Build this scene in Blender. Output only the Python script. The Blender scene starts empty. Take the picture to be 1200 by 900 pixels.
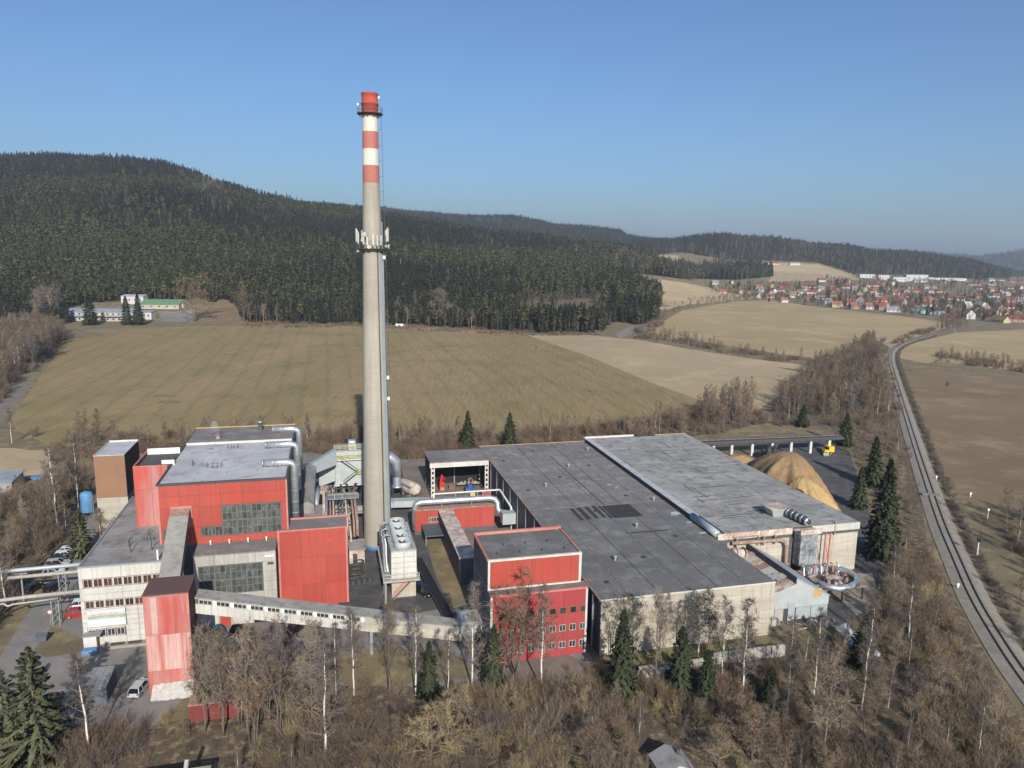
import bpy, bmesh, math, random
import numpy as np
from mathutils import Vector, Matrix
from mathutils.geometry import delaunay_2d_cdt
random.seed(7); rng = np.random.default_rng(7)
SC = bpy.context.scene; COL = SC.collection
R = math.radians
# ---------------------------------------------------------------- camera, world, sun
FPX, CAMH, PITCH, ROLL = 860.0, 64.0, R(10.07), R(0.89)
cr, sr = math.cos(ROLL), math.sin(ROLL)
cam = bpy.data.cameras.new('camera'); co = bpy.data.objects.new('camera', cam); COL.objects.link(co)
co.location = (0, 0, CAMH); co.rotation_euler = (Matrix.Rotation(math.pi / 2 - PITCH, 3, 'X') @ Matrix.Rotation(ROLL, 3, 'Z')).to_euler()
cam.sensor_width = 36; cam.lens = 36 * FPX / 1200; cam.clip_start = 1; cam.clip_end = 40000
SC.camera = co
SUN_EL, SUN_AZ = R(28.0), math.atan2(0.227, -0.974)        # azimuth from +Y towards +X
wd = bpy.data.worlds.new('World'); SC.world = wd; wd.use_nodes = True
nt = wd.node_tree; sky = nt.nodes.new('ShaderNodeTexSky'); sky.sky_type = 'NISHITA'; sky.sun_disc = False
sky.sun_elevation = SUN_EL; sky.sun_rotation = SUN_AZ
sky.altitude = 0; sky.air_density = 1.0; sky.dust_density = 1.9; sky.ozone_density = 4.0
hs = nt.nodes.new('ShaderNodeMix'); hs.data_type = 'RGBA'; hs.blend_type = 'MULTIPLY'; hs.inputs[0].default_value = 1; hs.inputs[7].default_value = (.715, .865, 1.01, 1); nt.links.new(sky.outputs[0], hs.inputs[6]); nt.links.new(hs.outputs[2], nt.nodes['Background'].inputs[0]); nt.nodes['Background'].inputs[1].default_value = 0.087
sl = bpy.data.lights.new('sun', 'SUN'); so = bpy.data.objects.new('sun', sl); COL.objects.link(so)
sl.energy = 4.2; sl.angle = R(0.55); sl.color = (1.0, 0.94, 0.85)
so.rotation_euler = Vector((-math.sin(SUN_AZ) * math.cos(SUN_EL), -math.cos(SUN_AZ) * math.cos(SUN_EL), -math.sin(SUN_EL))).to_track_quat('-Z', 'Y').to_euler()
SC.view_settings.view_transform = 'Standard'; SC.view_settings.look = 'None'; SC.view_settings.exposure = 0.50
SC.cycles.use_denoising = True; SC.cycles.max_bounces = 5; SC.cycles.diffuse_bounces = 2; SC.cycles.glossy_bounces = 2
SC.cycles.transparent_max_bounces = 8; SC.cycles.volume_bounces = 1

# ---------------------------------------------------------------- where things stand
cp, sp = math.cos(PITCH), math.sin(PITCH)
TH = R(14.3); CU, SU = math.cos(TH), math.sin(TH)          # the works stand on a grid turned 14 degrees
OX, OY = -29.102, 153.131                                   # chimney foot
def W(u, v, z=0.0): return Vector((OX + u * CU - v * SU, OY + u * SU + v * CU, z))
def sight(px, py):
    X = px - 600; Y = py - 450; X, Y = cr * X + sr * Y, -sr * X + cr * Y
    a = X / FPX; b = -Y / FPX; return a, cp + b * sp, -sp + b * cp
def P(px, py, z=0.0):                                       # survey point on level z seen in the photograph
    d = sight(px, py); t = (z - CAMH) / d[2]; return d[0] * t, d[1] * t
def PUV(px, py, z=0.0):
    x, y = P(px, py, z); dx, dy = x - OX, y - OY
    return dx * CU + dy * SU, -dx * SU + dy * CU
def proj(x, y, z):
    dz = z - CAMH; dep = y * cp - dz * sp; up = y * sp + dz * cp
    X = FPX * x / dep; Y = -FPX * up / dep; return 600 + cr * X - sr * Y, 450 + sr * X + cr * Y

# terrain: flat valley, wooded hills around it; ridge heights by bearing
def ridge(pts, dist, drop):
    ds = [sight(*p) for p in pts]
    return np.array([d[0] / d[1] for d in ds]), np.array([max(0.0, CAMH + dist * d[2] / d[1] - drop) for d in ds])
RA = ridge([(-400, 175), (-150, 180), (0, 183), (60, 181), (130, 185), (190, 190), (235, 203), (262, 213), (300, 226), (340, 234), (400, 243), (470, 252), (560, 268), (640, 277), (720, 286), (780, 297), (820, 312), (850, 330), (900, 345)], 1750, 18)
RB = ridge([(200, 236), (380, 239), (450, 245), (500, 250), (560, 254), (600, 253), (650, 263), (700, 267), (726, 269.5), (735, 276), (748, 279), (800, 283), (900, 288), (960, 300), (1000, 320)], 3300, 14)
RC = ridge([(640, 300), (700, 288), (760, 282), (800, 279), (850, 275), (900, 279), (960, 286), (1040, 294), (1100, 300), (1140, 307), (1165, 314), (1200, 335), (1300, 350)], 2500, 14)
RD = ridge([(1000, 300), (1080, 298), (1120, 302), (1150, 303), (1175, 300), (1200, 296), (1260, 285), (1350, 275), (1500, 280)], 5600, 8)
def sst(t): t = np.clip(t, 0, 1); return t * t * (3 - 2 * t)
def terrain(x, y):
    x = np.asarray(x, float); y = np.asarray(y, float); yy = np.maximum(y, 50.0); k = x / yy
    def hill(rd, y0, y1, back, lin):
        t = np.clip((yy - y0) / (y1 - y0), 0, 1); f = lin * t + (1 - lin) * sst(t)
        b = np.clip((yy - y1) / back, 0, 1)
        return np.interp(k, rd[0], rd[1]) * f * (1 - 0.75 * sst(b))
    bump = 9 * np.sin(x / 97 + 1.3) * np.sin(y / 131 + x / 300) + 6 * np.sin(x / 47 - y / 71) + 4 * np.sin(y / 39 + 2)
    a = hill(RA, 690, 1750, 1300, 0.45); c0 = hill(RC, 1500, 2500, 1500, 0.15)
    slope = np.interp(k, [0.1, 0.22, 0.42, 0.6], [0, 26, 26, 4]) * sst((yy - 1230) / 480)
    b = hill(RB, 1900, 3300, 2500, 0.2); d = hill(RD, 3800, 5600, 4000, 0.3)
    z = np.maximum(np.maximum(a, b), np.maximum(np.maximum(c0, slope), d))
    z = z + bump * np.clip(a / 60, 0, 1) * np.clip((1750 - yy) / 400, 0, 1)
    return np.where(y < 300, 0.0, z)

# ---------------------------------------------------------------- mesh and object helpers
class MB:
    def __init__(s, o=(0, 0, 0)): s.v = []; s.f = []; s.m = []; s.o = o
    def add(s, vs, fs, m=0):
        b = len(s.v); ox, oy, oz = s.o
        s.v += [(p[0] - ox, p[1] - oy, p[2] - oz) for p in vs]; s.f += [tuple(i + b for i in f) for f in fs]; s.m += [m] * len(fs); return s
    def box(s, x0, x1, y0, y1, z0, z1, m=0):
        return s.add([(x0, y0, z0), (x1, y0, z0), (x1, y1, z0), (x0, y1, z0), (x0, y0, z1), (x1, y0, z1), (x1, y1, z1), (x0, y1, z1)],
                     [(0, 3, 2, 1), (4, 5, 6, 7), (0, 1, 5, 4), (1, 2, 6, 5), (2, 3, 7, 6), (3, 0, 4, 7)], m)
    def ext(s, A, B, m=0):                                  # two matching loops joined to a solid
        n = len(A); return s.add(list(A) + list(B), [tuple(range(n))[::-1], tuple(range(n, 2 * n))] + [(i, (i + 1) % n, n + (i + 1) % n, n + i) for i in range(n)], m)
    def py(s, prof, y0, y1, m=0): return s.ext([(x, y0, z) for x, z in prof], [(x, y1, z) for x, z in prof], m)
    def px(s, prof, x0, x1, m=0): return s.ext([(x0, y, z) for y, z in prof][::-1], [(x1, y, z) for y, z in prof][::-1], m)
    def pz(s, prof, z0, z1, m=0): return s.ext([(x, y, z0) for x, y in prof], [(x, y, z1) for x, y in prof], m)
    def bar(s, a, b, w, h=None, m=0):                       # rectangular bar from a to b
        a = Vector(a); b = Vector(b); d = (b - a).normalized(); up = Vector((0, 0, 1)) if abs(d.z) < .95 else Vector((0, 1, 0))
        r = d.cross(up).normalized() * w / 2; q = r.cross(d).normalized() * (h or w) / 2
        return s.ext([tuple(a + r + q), tuple(a - r + q), tuple(a - r - q), tuple(a + r - q)], [tuple(b + r + q), tuple(b - r + q), tuple(b - r - q), tuple(b + r - q)], m)
    def tube(s, pts, r, n=8, m=0, cap=True):
        pts = [Vector(p) for p in pts]; rs = r if isinstance(r, (list, tuple)) else [r] * len(pts)
        ref = None; vs = []; fs = []
        for i, p in enumerate(pts):
            if i == 0: d = pts[1] - p
            elif i == len(pts) - 1: d = p - pts[i - 1]
            else: d = (pts[i + 1] - p).normalized() + (p - pts[i - 1]).normalized()
            d = d.normalized() if d.length > 1e-9 else Vector((0, 0, 1))
            if ref is None: ref = d.orthogonal().normalized()
            ref = (ref - d * ref.dot(d)); ref = ref.normalized() if ref.length > 1e-6 else d.orthogonal().normalized()
            q = d.cross(ref)
            vs += [tuple(p + (ref * math.cos(2 * math.pi * j / n) + q * math.sin(2 * math.pi * j / n)) * rs[i]) for j in range(n)]
        for i in range(len(pts) - 1):
            for j in range(n): k = (j + 1) % n; fs.append((i * n + j, i * n + k, (i + 1) * n + k, (i + 1) * n + j))
        if cap: fs += [tuple(range(n))[::-1], tuple(range(len(vs) - n, len(vs)))]
        return s.add(vs, fs, m)
    def lathe(s, prof, n=16, m=0, c=(0, 0)):
        vs = []; fs = []
        for r, z in prof: vs += [(c[0] + r * math.cos(2 * math.pi * j / n), c[1] + r * math.sin(2 * math.pi * j / n), z) for j in range(n)]
        for i in range(len(prof) - 1):
            for j in range(n): k = (j + 1) % n; fs.append((i * n + j, i * n + k, (i + 1) * n + k, (i + 1) * n + j))
        if prof[0][0] > .01: fs.append(tuple(range(n))[::-1])
        if prof[-1][0] > .01: fs.append(tuple(range((len(prof) - 1) * n, len(prof) * n)))
        return s.add(vs, fs, m)
    def mesh(s, name, mats, smooth=False):
        me = bpy.data.meshes.new(name); me.from_pydata(s.v, [], s.f)
        for m in (mats if isinstance(mats, (list, tuple)) else [mats]): me.materials.append(m)
        me.polygons.foreach_set('material_index', s.m)
        if smooth: me.polygons.foreach_set('use_smooth', [True] * len(me.polygons))
        me.update(); return me
    def obj(s, name, mats, parent=None, smooth=False, loc=None, rot=None, **kw):
        return link(name, s.mesh(name, mats, smooth), parent, loc, rot, **kw)
def link(name, data, parent=None, loc=None, rot=None, label=None, cat=None, group=None, kind=None, scale=None):
    o = bpy.data.objects.new(name, data); COL.objects.link(o)
    if parent is not None: o.parent = parent
    if loc is not None: o.location = loc
    if rot is not None: o.rotation_euler = (0, 0, rot) if isinstance(rot, (int, float)) else rot
    if scale is not None: o.scale = (scale, scale, scale) if isinstance(scale, (int, float)) else scale
    if label: o['label'] = label
    if cat: o['category'] = cat
    if group: o['group'] = group
    if kind: o['kind'] = kind
    return o
def thing(name, label, cat, u, v, z=0.0, rot=0.0, group=None):      # Empty on the works' grid; children in grid metres from (u, v, z)
    o = link(name, None, None, W(u, v, z), TH + rot, label, cat, group); o.empty_display_size = .5; return o
def thingw(name, label, cat, x, y, z=0.0, rot=0.0, group=None):
    o = link(name, None, None, (x, y, z), rot, label, cat, group); o.empty_display_size = .5; return o
def copy_tree(o, parent=None):
    c = o.copy(); COL.objects.link(c)
    if parent is not None: c.parent = parent
    for ch in list(o.children): copy_tree(ch, c)
    return c
_pm = {}
def piece(name, key, build, mats, parent, loc, rot=None, smooth=False):  # alike pieces share one mesh
    k = (name, key)
    if k not in _pm: _pm[k] = build().mesh(name, mats, smooth)
    return link(name, _pm[k], parent, loc, rot)

# ---------------------------------------------------------------- materials
M = {}; TH_ = R(14.3)
def mk(name, c, c2=None, scale=.25, rough=.85, metal=0., bump=0., bscale=3., streak=0., sc=(1, 1, 1), rand=0., corr=0., corrd=.03, fine=.12, stain=None, stainamt=.5, spec=.3, coord='w', lo=.35, hi=.65, rows=None, lines=None):
    m = bpy.data.materials.new(name); m.use_nodes = True; n = m.node_tree.nodes; L = m.node_tree.links
    b = n['Principled BSDF']; b.inputs['Roughness'].default_value = rough; b.inputs['Metallic'].default_value = metal; b.inputs['Specular IOR Level'].default_value = spec
    tc = n.new('ShaderNodeTexCoord'); geo = n.new('ShaderNodeNewGeometry'); src = tc.outputs['Object'] if coord == 'o' else geo.outputs['Position']
    def mapn(v, rz=0):
        q = n.new('ShaderNodeMapping'); q.inputs['Scale'].default_value = v; q.inputs['Rotation'].default_value = (0, 0, rows if rows is not None else rz); L.new(src, q.inputs[0]); return q.outputs[0]
    def noise(vec, s, det=5, ro=.6):
        q = n.new('ShaderNodeTexNoise'); q.inputs['Scale'].default_value = s; q.inputs['Detail'].default_value = det; q.inputs['Roughness'].default_value = ro; L.new(vec, q.inputs['Vector']); return q.outputs['Fac']
    def ramp(f, a, b_):
        q = n.new('ShaderNodeMapRange'); q.inputs[1].default_value = a; q.inputs[2].default_value = b_; L.new(f, q.inputs[0]); return q.outputs[0]
    def mix(f, a, b_, mode='MIX'):
        q = n.new('ShaderNodeMix'); q.data_type = 'RGBA'; q.blend_type = mode
        for i, x in ((0, f), (6, a), (7, b_)):
            if hasattr(x, 'links') or not isinstance(x, (float, tuple)): L.new(x, q.inputs[i])
            else: q.inputs[i].default_value = x if i == 0 else (*x, 1)
        return q.outputs[2]
    c2 = c2 or tuple(x * .75 for x in c)
    col = mix(ramp(noise(mapn(sc), scale), lo, hi), tuple(c), tuple(c2))
    if stain: col = mix(ramp(noise(mapn((1, 1, 1)), scale * 2.7, 6, .7), .5, .72 - .15 * stainamt), col, tuple(stain))
    if streak: col = mix(ramp(noise(mapn((1.6, 1.6, .07)), 1.3, 3), .45, .8), col, tuple(x * (1 - streak) for x in c2))
    val = None
    if fine:
        q = n.new('ShaderNodeMapRange'); q.inputs[1].default_value = .25; q.inputs[2].default_value = .75; q.inputs[3].default_value = 1 - fine; q.inputs[4].default_value = 1 + fine
        L.new(noise(mapn(sc), bscale * 1.7, 4), q.inputs[0]); val = q.outputs[0]
    if rand:
        oi = n.new('ShaderNodeObjectInfo'); q = n.new('ShaderNodeMapRange'); q.inputs[3].default_value = 1 - rand; q.inputs[4].default_value = 1 + rand; L.new(oi.outputs['Random'], q.inputs[0])
        if val is None: val = q.outputs[0]
        else:
            mm = n.new('ShaderNodeMath'); mm.operation = 'MULTIPLY'; L.new(val, mm.inputs[0]); L.new(q.outputs[0], mm.inputs[1]); val = mm.outputs[0]
    if val is not None:
        vm = n.new('ShaderNodeVectorMath'); vm.operation = 'SCALE'; L.new(col, vm.inputs[0]); L.new(val, vm.inputs['Scale']); col = vm.outputs[0]
    if lines:                                               # drill rows and tractor tracks: darker strips at even distance along a heading
        ang, gap, amt = lines; dp = n.new('ShaderNodeVectorMath'); dp.operation = 'DOT_PRODUCT'; L.new(src, dp.inputs[0]); dp.inputs[1].default_value = (math.cos(ang) * 6.2832 / gap, math.sin(ang) * 6.2832 / gap, 0)
        nz_ = n.new('ShaderNodeMath'); nz_.operation = 'MULTIPLY_ADD'; L.new(noise(mapn((1, 1, 1)), .012, 2), nz_.inputs[0]); nz_.inputs[1].default_value = 3.0; L.new(dp.outputs['Value'], nz_.inputs[2])
        sn = n.new('ShaderNodeMath'); sn.operation = 'SINE'; L.new(nz_.outputs[0], sn.inputs[0])
        mr_ = n.new('ShaderNodeMapRange'); mr_.inputs[1].default_value = .55; mr_.inputs[2].default_value = 1; mr_.inputs[3].default_value = 1.0; mr_.inputs[4].default_value = 1 - amt; L.new(sn.outputs[0], mr_.inputs[0])
        fd = n.new('ShaderNodeMath'); fd.operation = 'MULTIPLY_ADD'; L.new(ramp(noise(mapn((1, 1, 1)), .02, 3), .4, .65), fd.inputs[0]); fd.inputs[1].default_value = 0.0; L.new(mr_.outputs[0], fd.inputs[2])
        vm2 = n.new('ShaderNodeVectorMath'); vm2.operation = 'SCALE'; L.new(col, vm2.inputs[0]); L.new(fd.outputs[0], vm2.inputs['Scale']); col = vm2.outputs[0]
    L.new(col, b.inputs['Base Color'])
    h = None
    if bump: h = noise(mapn(sc), bscale, 6, .65); dist = bump
    if corr:                                                # ribbed sheeting: ribs run up the wall or along the roof
        sx = n.new('ShaderNodeSeparateXYZ'); L.new(tc.outputs['Object'], sx.inputs[0])
        a = n.new('ShaderNodeMath'); a.operation = 'ADD'; L.new(sx.outputs[0], a.inputs[0]); L.new(sx.outputs[1], a.inputs[1])
        k = n.new('ShaderNodeMath'); k.operation = 'MULTIPLY'; k.inputs[1].default_value = 2 * math.pi / corr; L.new(a.outputs[0], k.inputs[0])
        w = n.new('ShaderNodeMath'); w.operation = 'SINE'; L.new(k.outputs[0], w.inputs[0]); h = w.outputs[0]; dist = corrd
    if h is not None:
        bp = n.new('ShaderNodeBump'); bp.inputs['Distance'].default_value = dist; bp.inputs['Strength'].default_value = 1.0; L.new(h, bp.inputs['Height']); L.new(bp.outputs[0], b.inputs['Normal'])
    M[name] = m; return m
mk('red', (.355, .055, .038), (.36, .07, .052), .13, .55, corr=.5, corrd=.012, rand=.07, fine=.08, streak=.2)
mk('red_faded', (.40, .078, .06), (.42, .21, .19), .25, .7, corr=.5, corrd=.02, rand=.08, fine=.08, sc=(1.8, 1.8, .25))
mk('red_white', (.52, .35, .32), (.40, .115, .092), .5, .7, corr=.5, corrd=.02, sc=(2.6, 2.6, .14), lo=.34, hi=.62)
mk('red_dull', (.17, .035, .032), (.14, .036, .032), .4, .8)
mk('faded_stripe', (.50, .34, .31), (.46, .26, .23), .5, .7, corr=.5, corrd=.02)
mk('red_crimson', (.33, .05, .052), (.30, .05, .052), .2, .6, rand=.05, streak=.12)
mk('red_trim', (.44, .20, .17), (.40, .14, .12), .5, .6)
mk('white_trim', (.55, .53, .49), (.46, .42, .38), .6, .6)
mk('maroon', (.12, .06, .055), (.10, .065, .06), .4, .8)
mk('white_panel', (.50, .48, .44), (.42, .40, .36), .3, .8, rand=.05, streak=.18, bump=.004)
mk('cream_conc', (.44, .40, .325), (.33, .298, .24), .5, .9, rand=.05, streak=.1, bump=.006, sc=(.12, .12, 1.6), fine=.14, bscale=1.2)
mk('pale_conc', (.39, .37, .33), (.32, .30, .265), .3, .9, rand=.05, streak=.2, bump=.006)
mk('dark_joint', (.10, .095, .09), None, 1, .95)
mk('slate_clad', (.10, .115, .14), (.075, .085, .10), .3, .6, rand=.08, streak=.15)
mk('bitumen', (.188, .172, .160), (.155, .142, .132), .12, .92, bump=.01, bscale=1.2, rand=.09, stain=(.235, .222, .212), stainamt=.7, fine=.14)
mk('bitumen_new', (.148, .142, .135), (.122, .117, .112), .10, .9, bump=.01, bscale=1.2, rand=.10, stain=(.185, .183, .182), stainamt=.7, fine=.14)
mk('bitumen_grey', (.34, .33, .308), (.24, .232, .216), .14, .9, bump=.02, bscale=.9, rand=.08, stain=(.15, .152, .152), fine=.16)
mk('bitumen_black', (.045, .043, .043), None, .6, .95)
mk('membrane', (.46, .46, .465), (.37, .37, .375), .16, .85, bump=.01, rand=.04, stain=(.24, .235, .23), stainamt=.1)
mk('bridge_roof', (.33, .315, .28), (.26, .25, .22), .3, .9, rand=.05, stain=(.2, .19, .17))
mk('dusty', (.27, .30, .32), (.08, .085, .09), .5, .7, streak=.3, stain=(.4, .4, .38), stainamt=.1)
mk('roof_old', (.285, .272, .26), (.22, .21, .20), .13, .92, bump=.015, rand=.05, stain=(.16, .15, .145), stainamt=.5)
mk('chimney_conc', (.35, .318, .268), (.28, .252, .21), .05, .9, streak=.06, bump=.012, bscale=1.1, sc=(.35, .35, 2.2), fine=.09)
mk('chimney_red', (.40, .15, .12), (.35, .13, .105), .4, .8, streak=.1)
mk('chimney_top', (.38, .075, .05), (.32, .06, .045), .5, .8)
mk('chimney_white', (.58, .56, .50), (.50, .48, .42), .4, .8, streak=.12)
mk('paint_blue', (.10, .22, .42), (.09, .19, .36), .7, .6)
mk('steel', (.30, .31, .31), (.28, .29, .29), .8, .5, .3)
mk('steel_dark', (.075, .078, .08), (.06, .058, .055), .8, .6, .2)
mk('silver', (.62, .64, .66), (.50, .52, .54), .7, .36, .75, bump=.004, bscale=5)
mk('zinc', (.42, .455, .46), (.35, .385, .39), .4, .55, .15, corr=.4, corrd=.012, stain=(.42, .38, .31), stainamt=.05)
mk('zinc_flat', (.38, .415, .425), (.32, .355, .36), .5, .5, .2)
mk('rust', (.22, .12, .08), (.30, .20, .15), 1.1, .9, stain=(.4, .36, .33))
mk('rusty_white', (.58, .53, .48), (.34, .23, .17), .6, .85, stain=(.25, .17, .12), stainamt=.2)
mk('brown_clad', (.235, .13, .078), (.215, .12, .072), .3, .6, rand=.04)
mk('black_and_shade', (.02, .018, .018), None, .3, .6)  # black surfaces, and others whose shade is put into the colour
mk('glass_dark', (.045, .05, .05), (.03, .034, .035), .8, .12, 0, rand=.45, spec=.6)
mk('litter', (.115, .086, .057), (.078, .06, .04), .25, 1, bump=.15, bscale=1.6, stain=(.25, .195, .11), stainamt=.55, fine=.3)
mk('frame_dark', (.15, .15, .14), None, 1, .7)
mk('glass_wired', (.07, .076, .072), (.05, .055, .052), .7, .25, rand=.35, spec=.5, stain=(.13, .138, .128))
mk('glass_curtain', (.085, .035, .028), (.06, .03, .027), .8, .2, rand=.4, spec=.6)
mk('frame_red', (.30, .115, .085), None, 1, .7)
mk('frame_pale', (.45, .44, .41), None, 1, .7)
mk('blue_tank', (.10, .235, .43), (.085, .20, .37), .6, .5)
mk('green_band', (.30, .36, .32), None, 1, .6)
mk('orange_paint', (.75, .38, .20), None, 1, .6)
mk('white_paint', (.68, .68, .67), (.6, .6, .58), 1, .6)
mk('yellow', (.75, .46, .025), (.66, .40, .03), 1, .5)
mk('yellow_rail', (.50, .46, .15), None, 1, .6)
mk('tyre', (.02, .02, .02), None, 3, .9)
mk('brick', (.33, .13, .09), (.27, .12, .09), 1.2, .95, fine=.25, bscale=5)
mk('machine_red', (.5, .03, .03), None, 1, .5); mk('machine_blue', (.05, .10, .28), None, 1, .5); mk('machine_yellow', (.55, .48, .2), None, 1, .6)
mk('chips', (.34, .225, .115), (.25, .162, .085), .16, 1, bump=.12, bscale=1.6, stain=(.25, .165, .09), stainamt=.6, fine=.2, sc=(1, 1, .35))
mk('chips_pale', (.46, .315, .145), (.38, .25, .115), .2, 1, bump=.12, bscale=1.6, fine=.2)
mk('wood_grey', (.22, .20, .18), (.16, .14, .12), .8, .9)
mk('rail_steel', (.10, .085, .075), None, 1, .5, .4)
mk('ballast', (.30, .262, .215), (.225, .195, .158), .5, 1, bump=.08, bscale=5, fine=.25)
mk('sleeper', (.22, .205, .185), None, 1, .95)
for nme, c in dict(car_white=(.75, .76, .77), car_silver=(.42, .44, .46), car_red=(.42, .015, .02), car_black=(.015, .016, .018), car_teal=(.03, .14, .15), car_blue=(.05, .10, .2), car_maroon=(.16, .02, .03), car_grey=(.12, .13, .14)).items(): mk(nme, c, tuple(x * .95 for x in c), 1, .22, .1, spec=.6, fine=0)
mk('car_glass', (.012, .014, .016), None, 1, .06, spec=.8, fine=0); mk('lamp_clear', (.7, .7, .68), None, 1, .15, fine=0)
# setting
mk('grass_dry', (.20, .158, .088), (.13, .105, .065), .06, 1, bump=.12, bscale=1.3, stain=(.27, .215, .115), stainamt=.4, fine=.22)
mk('grass_green', (.15, .14, .06), (.20, .165, .085), .12, 1, bump=.06, bscale=2, stain=(.115, .115, .048), fine=.18)
mk('forest_floor', (.085, .074, .05), (.062, .058, .036), .05, 1)
mk('asphalt', (.215, .198, .18), (.168, .154, .14), .12, .95, bump=.008, bscale=4, stain=(.24, .222, .205), stainamt=.35, fine=.1)
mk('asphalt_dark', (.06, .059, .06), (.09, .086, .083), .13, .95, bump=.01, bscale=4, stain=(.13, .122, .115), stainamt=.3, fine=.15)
mk('dirt', (.21, .175, .14), (.15, .125, .10), .2, 1, bump=.05, bscale=2, fine=.2)
mk('concrete_slab', (.33, .285, .23), (.25, .215, .17), .2, .95, stain=(.2, .18, .16), stainamt=.3)
mk('field_green', (.222, .168, .075), (.285, .203, .105), .010, 1, stain=(.188, .156, .062), stainamt=.3, fine=.24, bscale=.33, sc=(1.6, .10, 1), rows=R(10), lines=(TH_, 11.0, .11))
mk('field_tan', (.40, .305, .18), (.335, .255, .15), .012, 1, stain=(.45, .35, .215), stainamt=.3, fine=.08, bscale=.3, sc=(.6, 1.2, 1), lines=(R(60), 14.0, .05))
mk('meadow', (.37, .275, .145), (.30, .225, .118), .008, 1, stain=(.42, .33, .195), stainamt=.3, fine=.10, bscale=.2, sc=(.5, 1.2, 1))
mk('meadow_brown', (.215, .155, .087), (.155, .111, .063), .014, 1, stain=(.265, .197, .112), stainamt=.3, fine=.13, bscale=.5, sc=(.6, 1.1, 1), bump=.1)
mk('road_pale', (.25, .225, .19), (.2, .18, .155), .1, .95)
# plants
mk('spruce', (.034, .042, .022), (.045, .052, .028), .35, .9, rand=.28, fine=.12, bscale=1)
mk('spruce_near', (.050, .062, .030), (.034, .042, .023), .5, .9, rand=.25, fine=.3, bscale=1.5)
mk('pine', (.090, .093, .036), (.070, .075, .031), .3, .9, rand=.28, fine=.12, bscale=1)
mk('pine_near', (.118, .126, .066), (.08, .088, .046), .5, .9, rand=.2, fine=.3, bscale=1.5)
mk('bark', (.15, .12, .095), (.10, .082, .066), .8, .95)
mk('bark_red', (.26, .15, .09), (.16, .11, .08), .5, .95)
mk('birch_bark', (.66, .63, .57), (.56, .52, .46), .8, .85, stain=(.10, .09, .08), stainamt=-.4, sc=(1, 1, 2.5))
mk('twig', (.17, .128, .086), (.128, .097, .066), .15, .95, rand=.22)
mk('twig_purple', (.138, .113, .096), (.108, .089, .077), .15, .95, rand=.22)
mk('twig_red', (.195, .135, .09), (.152, .106, .072), .15, .95, rand=.25)
mk('twig_yellow', (.27, .215, .115), (.21, .165, .095), .15, .95, rand=.2)
mk('twig_pale', (.26, .205, .145), (.19, .15, .106), .15, .95, rand=.2)
mk('larch', (.215, .172, .12), (.17, .135, .095), .4, .95, rand=.15)
mk('ivy', (.05, .068, .028), (.10, .105, .05), .7, .85, rand=.2)
# ---------------------------------------------------------------- the ground, split along the borders of fields, yards and roads
def PT(px, py):                                             # where a sight line meets the terrain
    d = sight(px, py); ts = np.concatenate([np.arange(40, 700, 2.0), np.arange(700, 2500, 5.0), np.arange(2500, 9000, 20.0)])
    x = d[0] * ts; y = d[1] * ts; z = CAMH + d[2] * ts; h = terrain(x, y); i = np.nonzero(z < h)[0]
    if len(i) == 0: return None
    i = i[0]; return float(x[i]), float(y[i]), float(h[i])
def inpoly(px, py, poly):
    px = np.asarray(px); py = np.asarray(py); r = np.zeros(px.shape, bool); n = len(poly)
    for i in range(n):
        (x0, y0), (x1, y1) = poly[i], poly[i - 1]
        if y0 == y1: continue
        c = ((y0 > py) != (y1 > py)) & (px < (x1 - x0) * (py - y0) / (y1 - y0) + x0); r ^= c
    return r
FOREST = [(-500, 470), (-60, 400), (60, 384), (76, 367), (96, 356), (150, 353), (200, 352), (216, 353), (232, 349), (246, 356), (262, 351), (276, 358), (282, 370), (292, 378), (400, 380), (480, 381), (560, 386), (640, 391), (704, 390), (712, 381), (722, 377), (748, 381), (770, 377), (773, 352), (752, 338), (716, 322), (730, 319), (762, 322), (800, 327), (868, 328), (906, 324), (903, 316), (862, 309), (800, 313), (770, 312), (766, 299), (800, 296), (850, 304), (905, 306), (960, 308), (1000, 321), (1062, 323), (1150, 328), (1230, 322), (1400, 300), (1500, 60), (-500, 60)]
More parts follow.
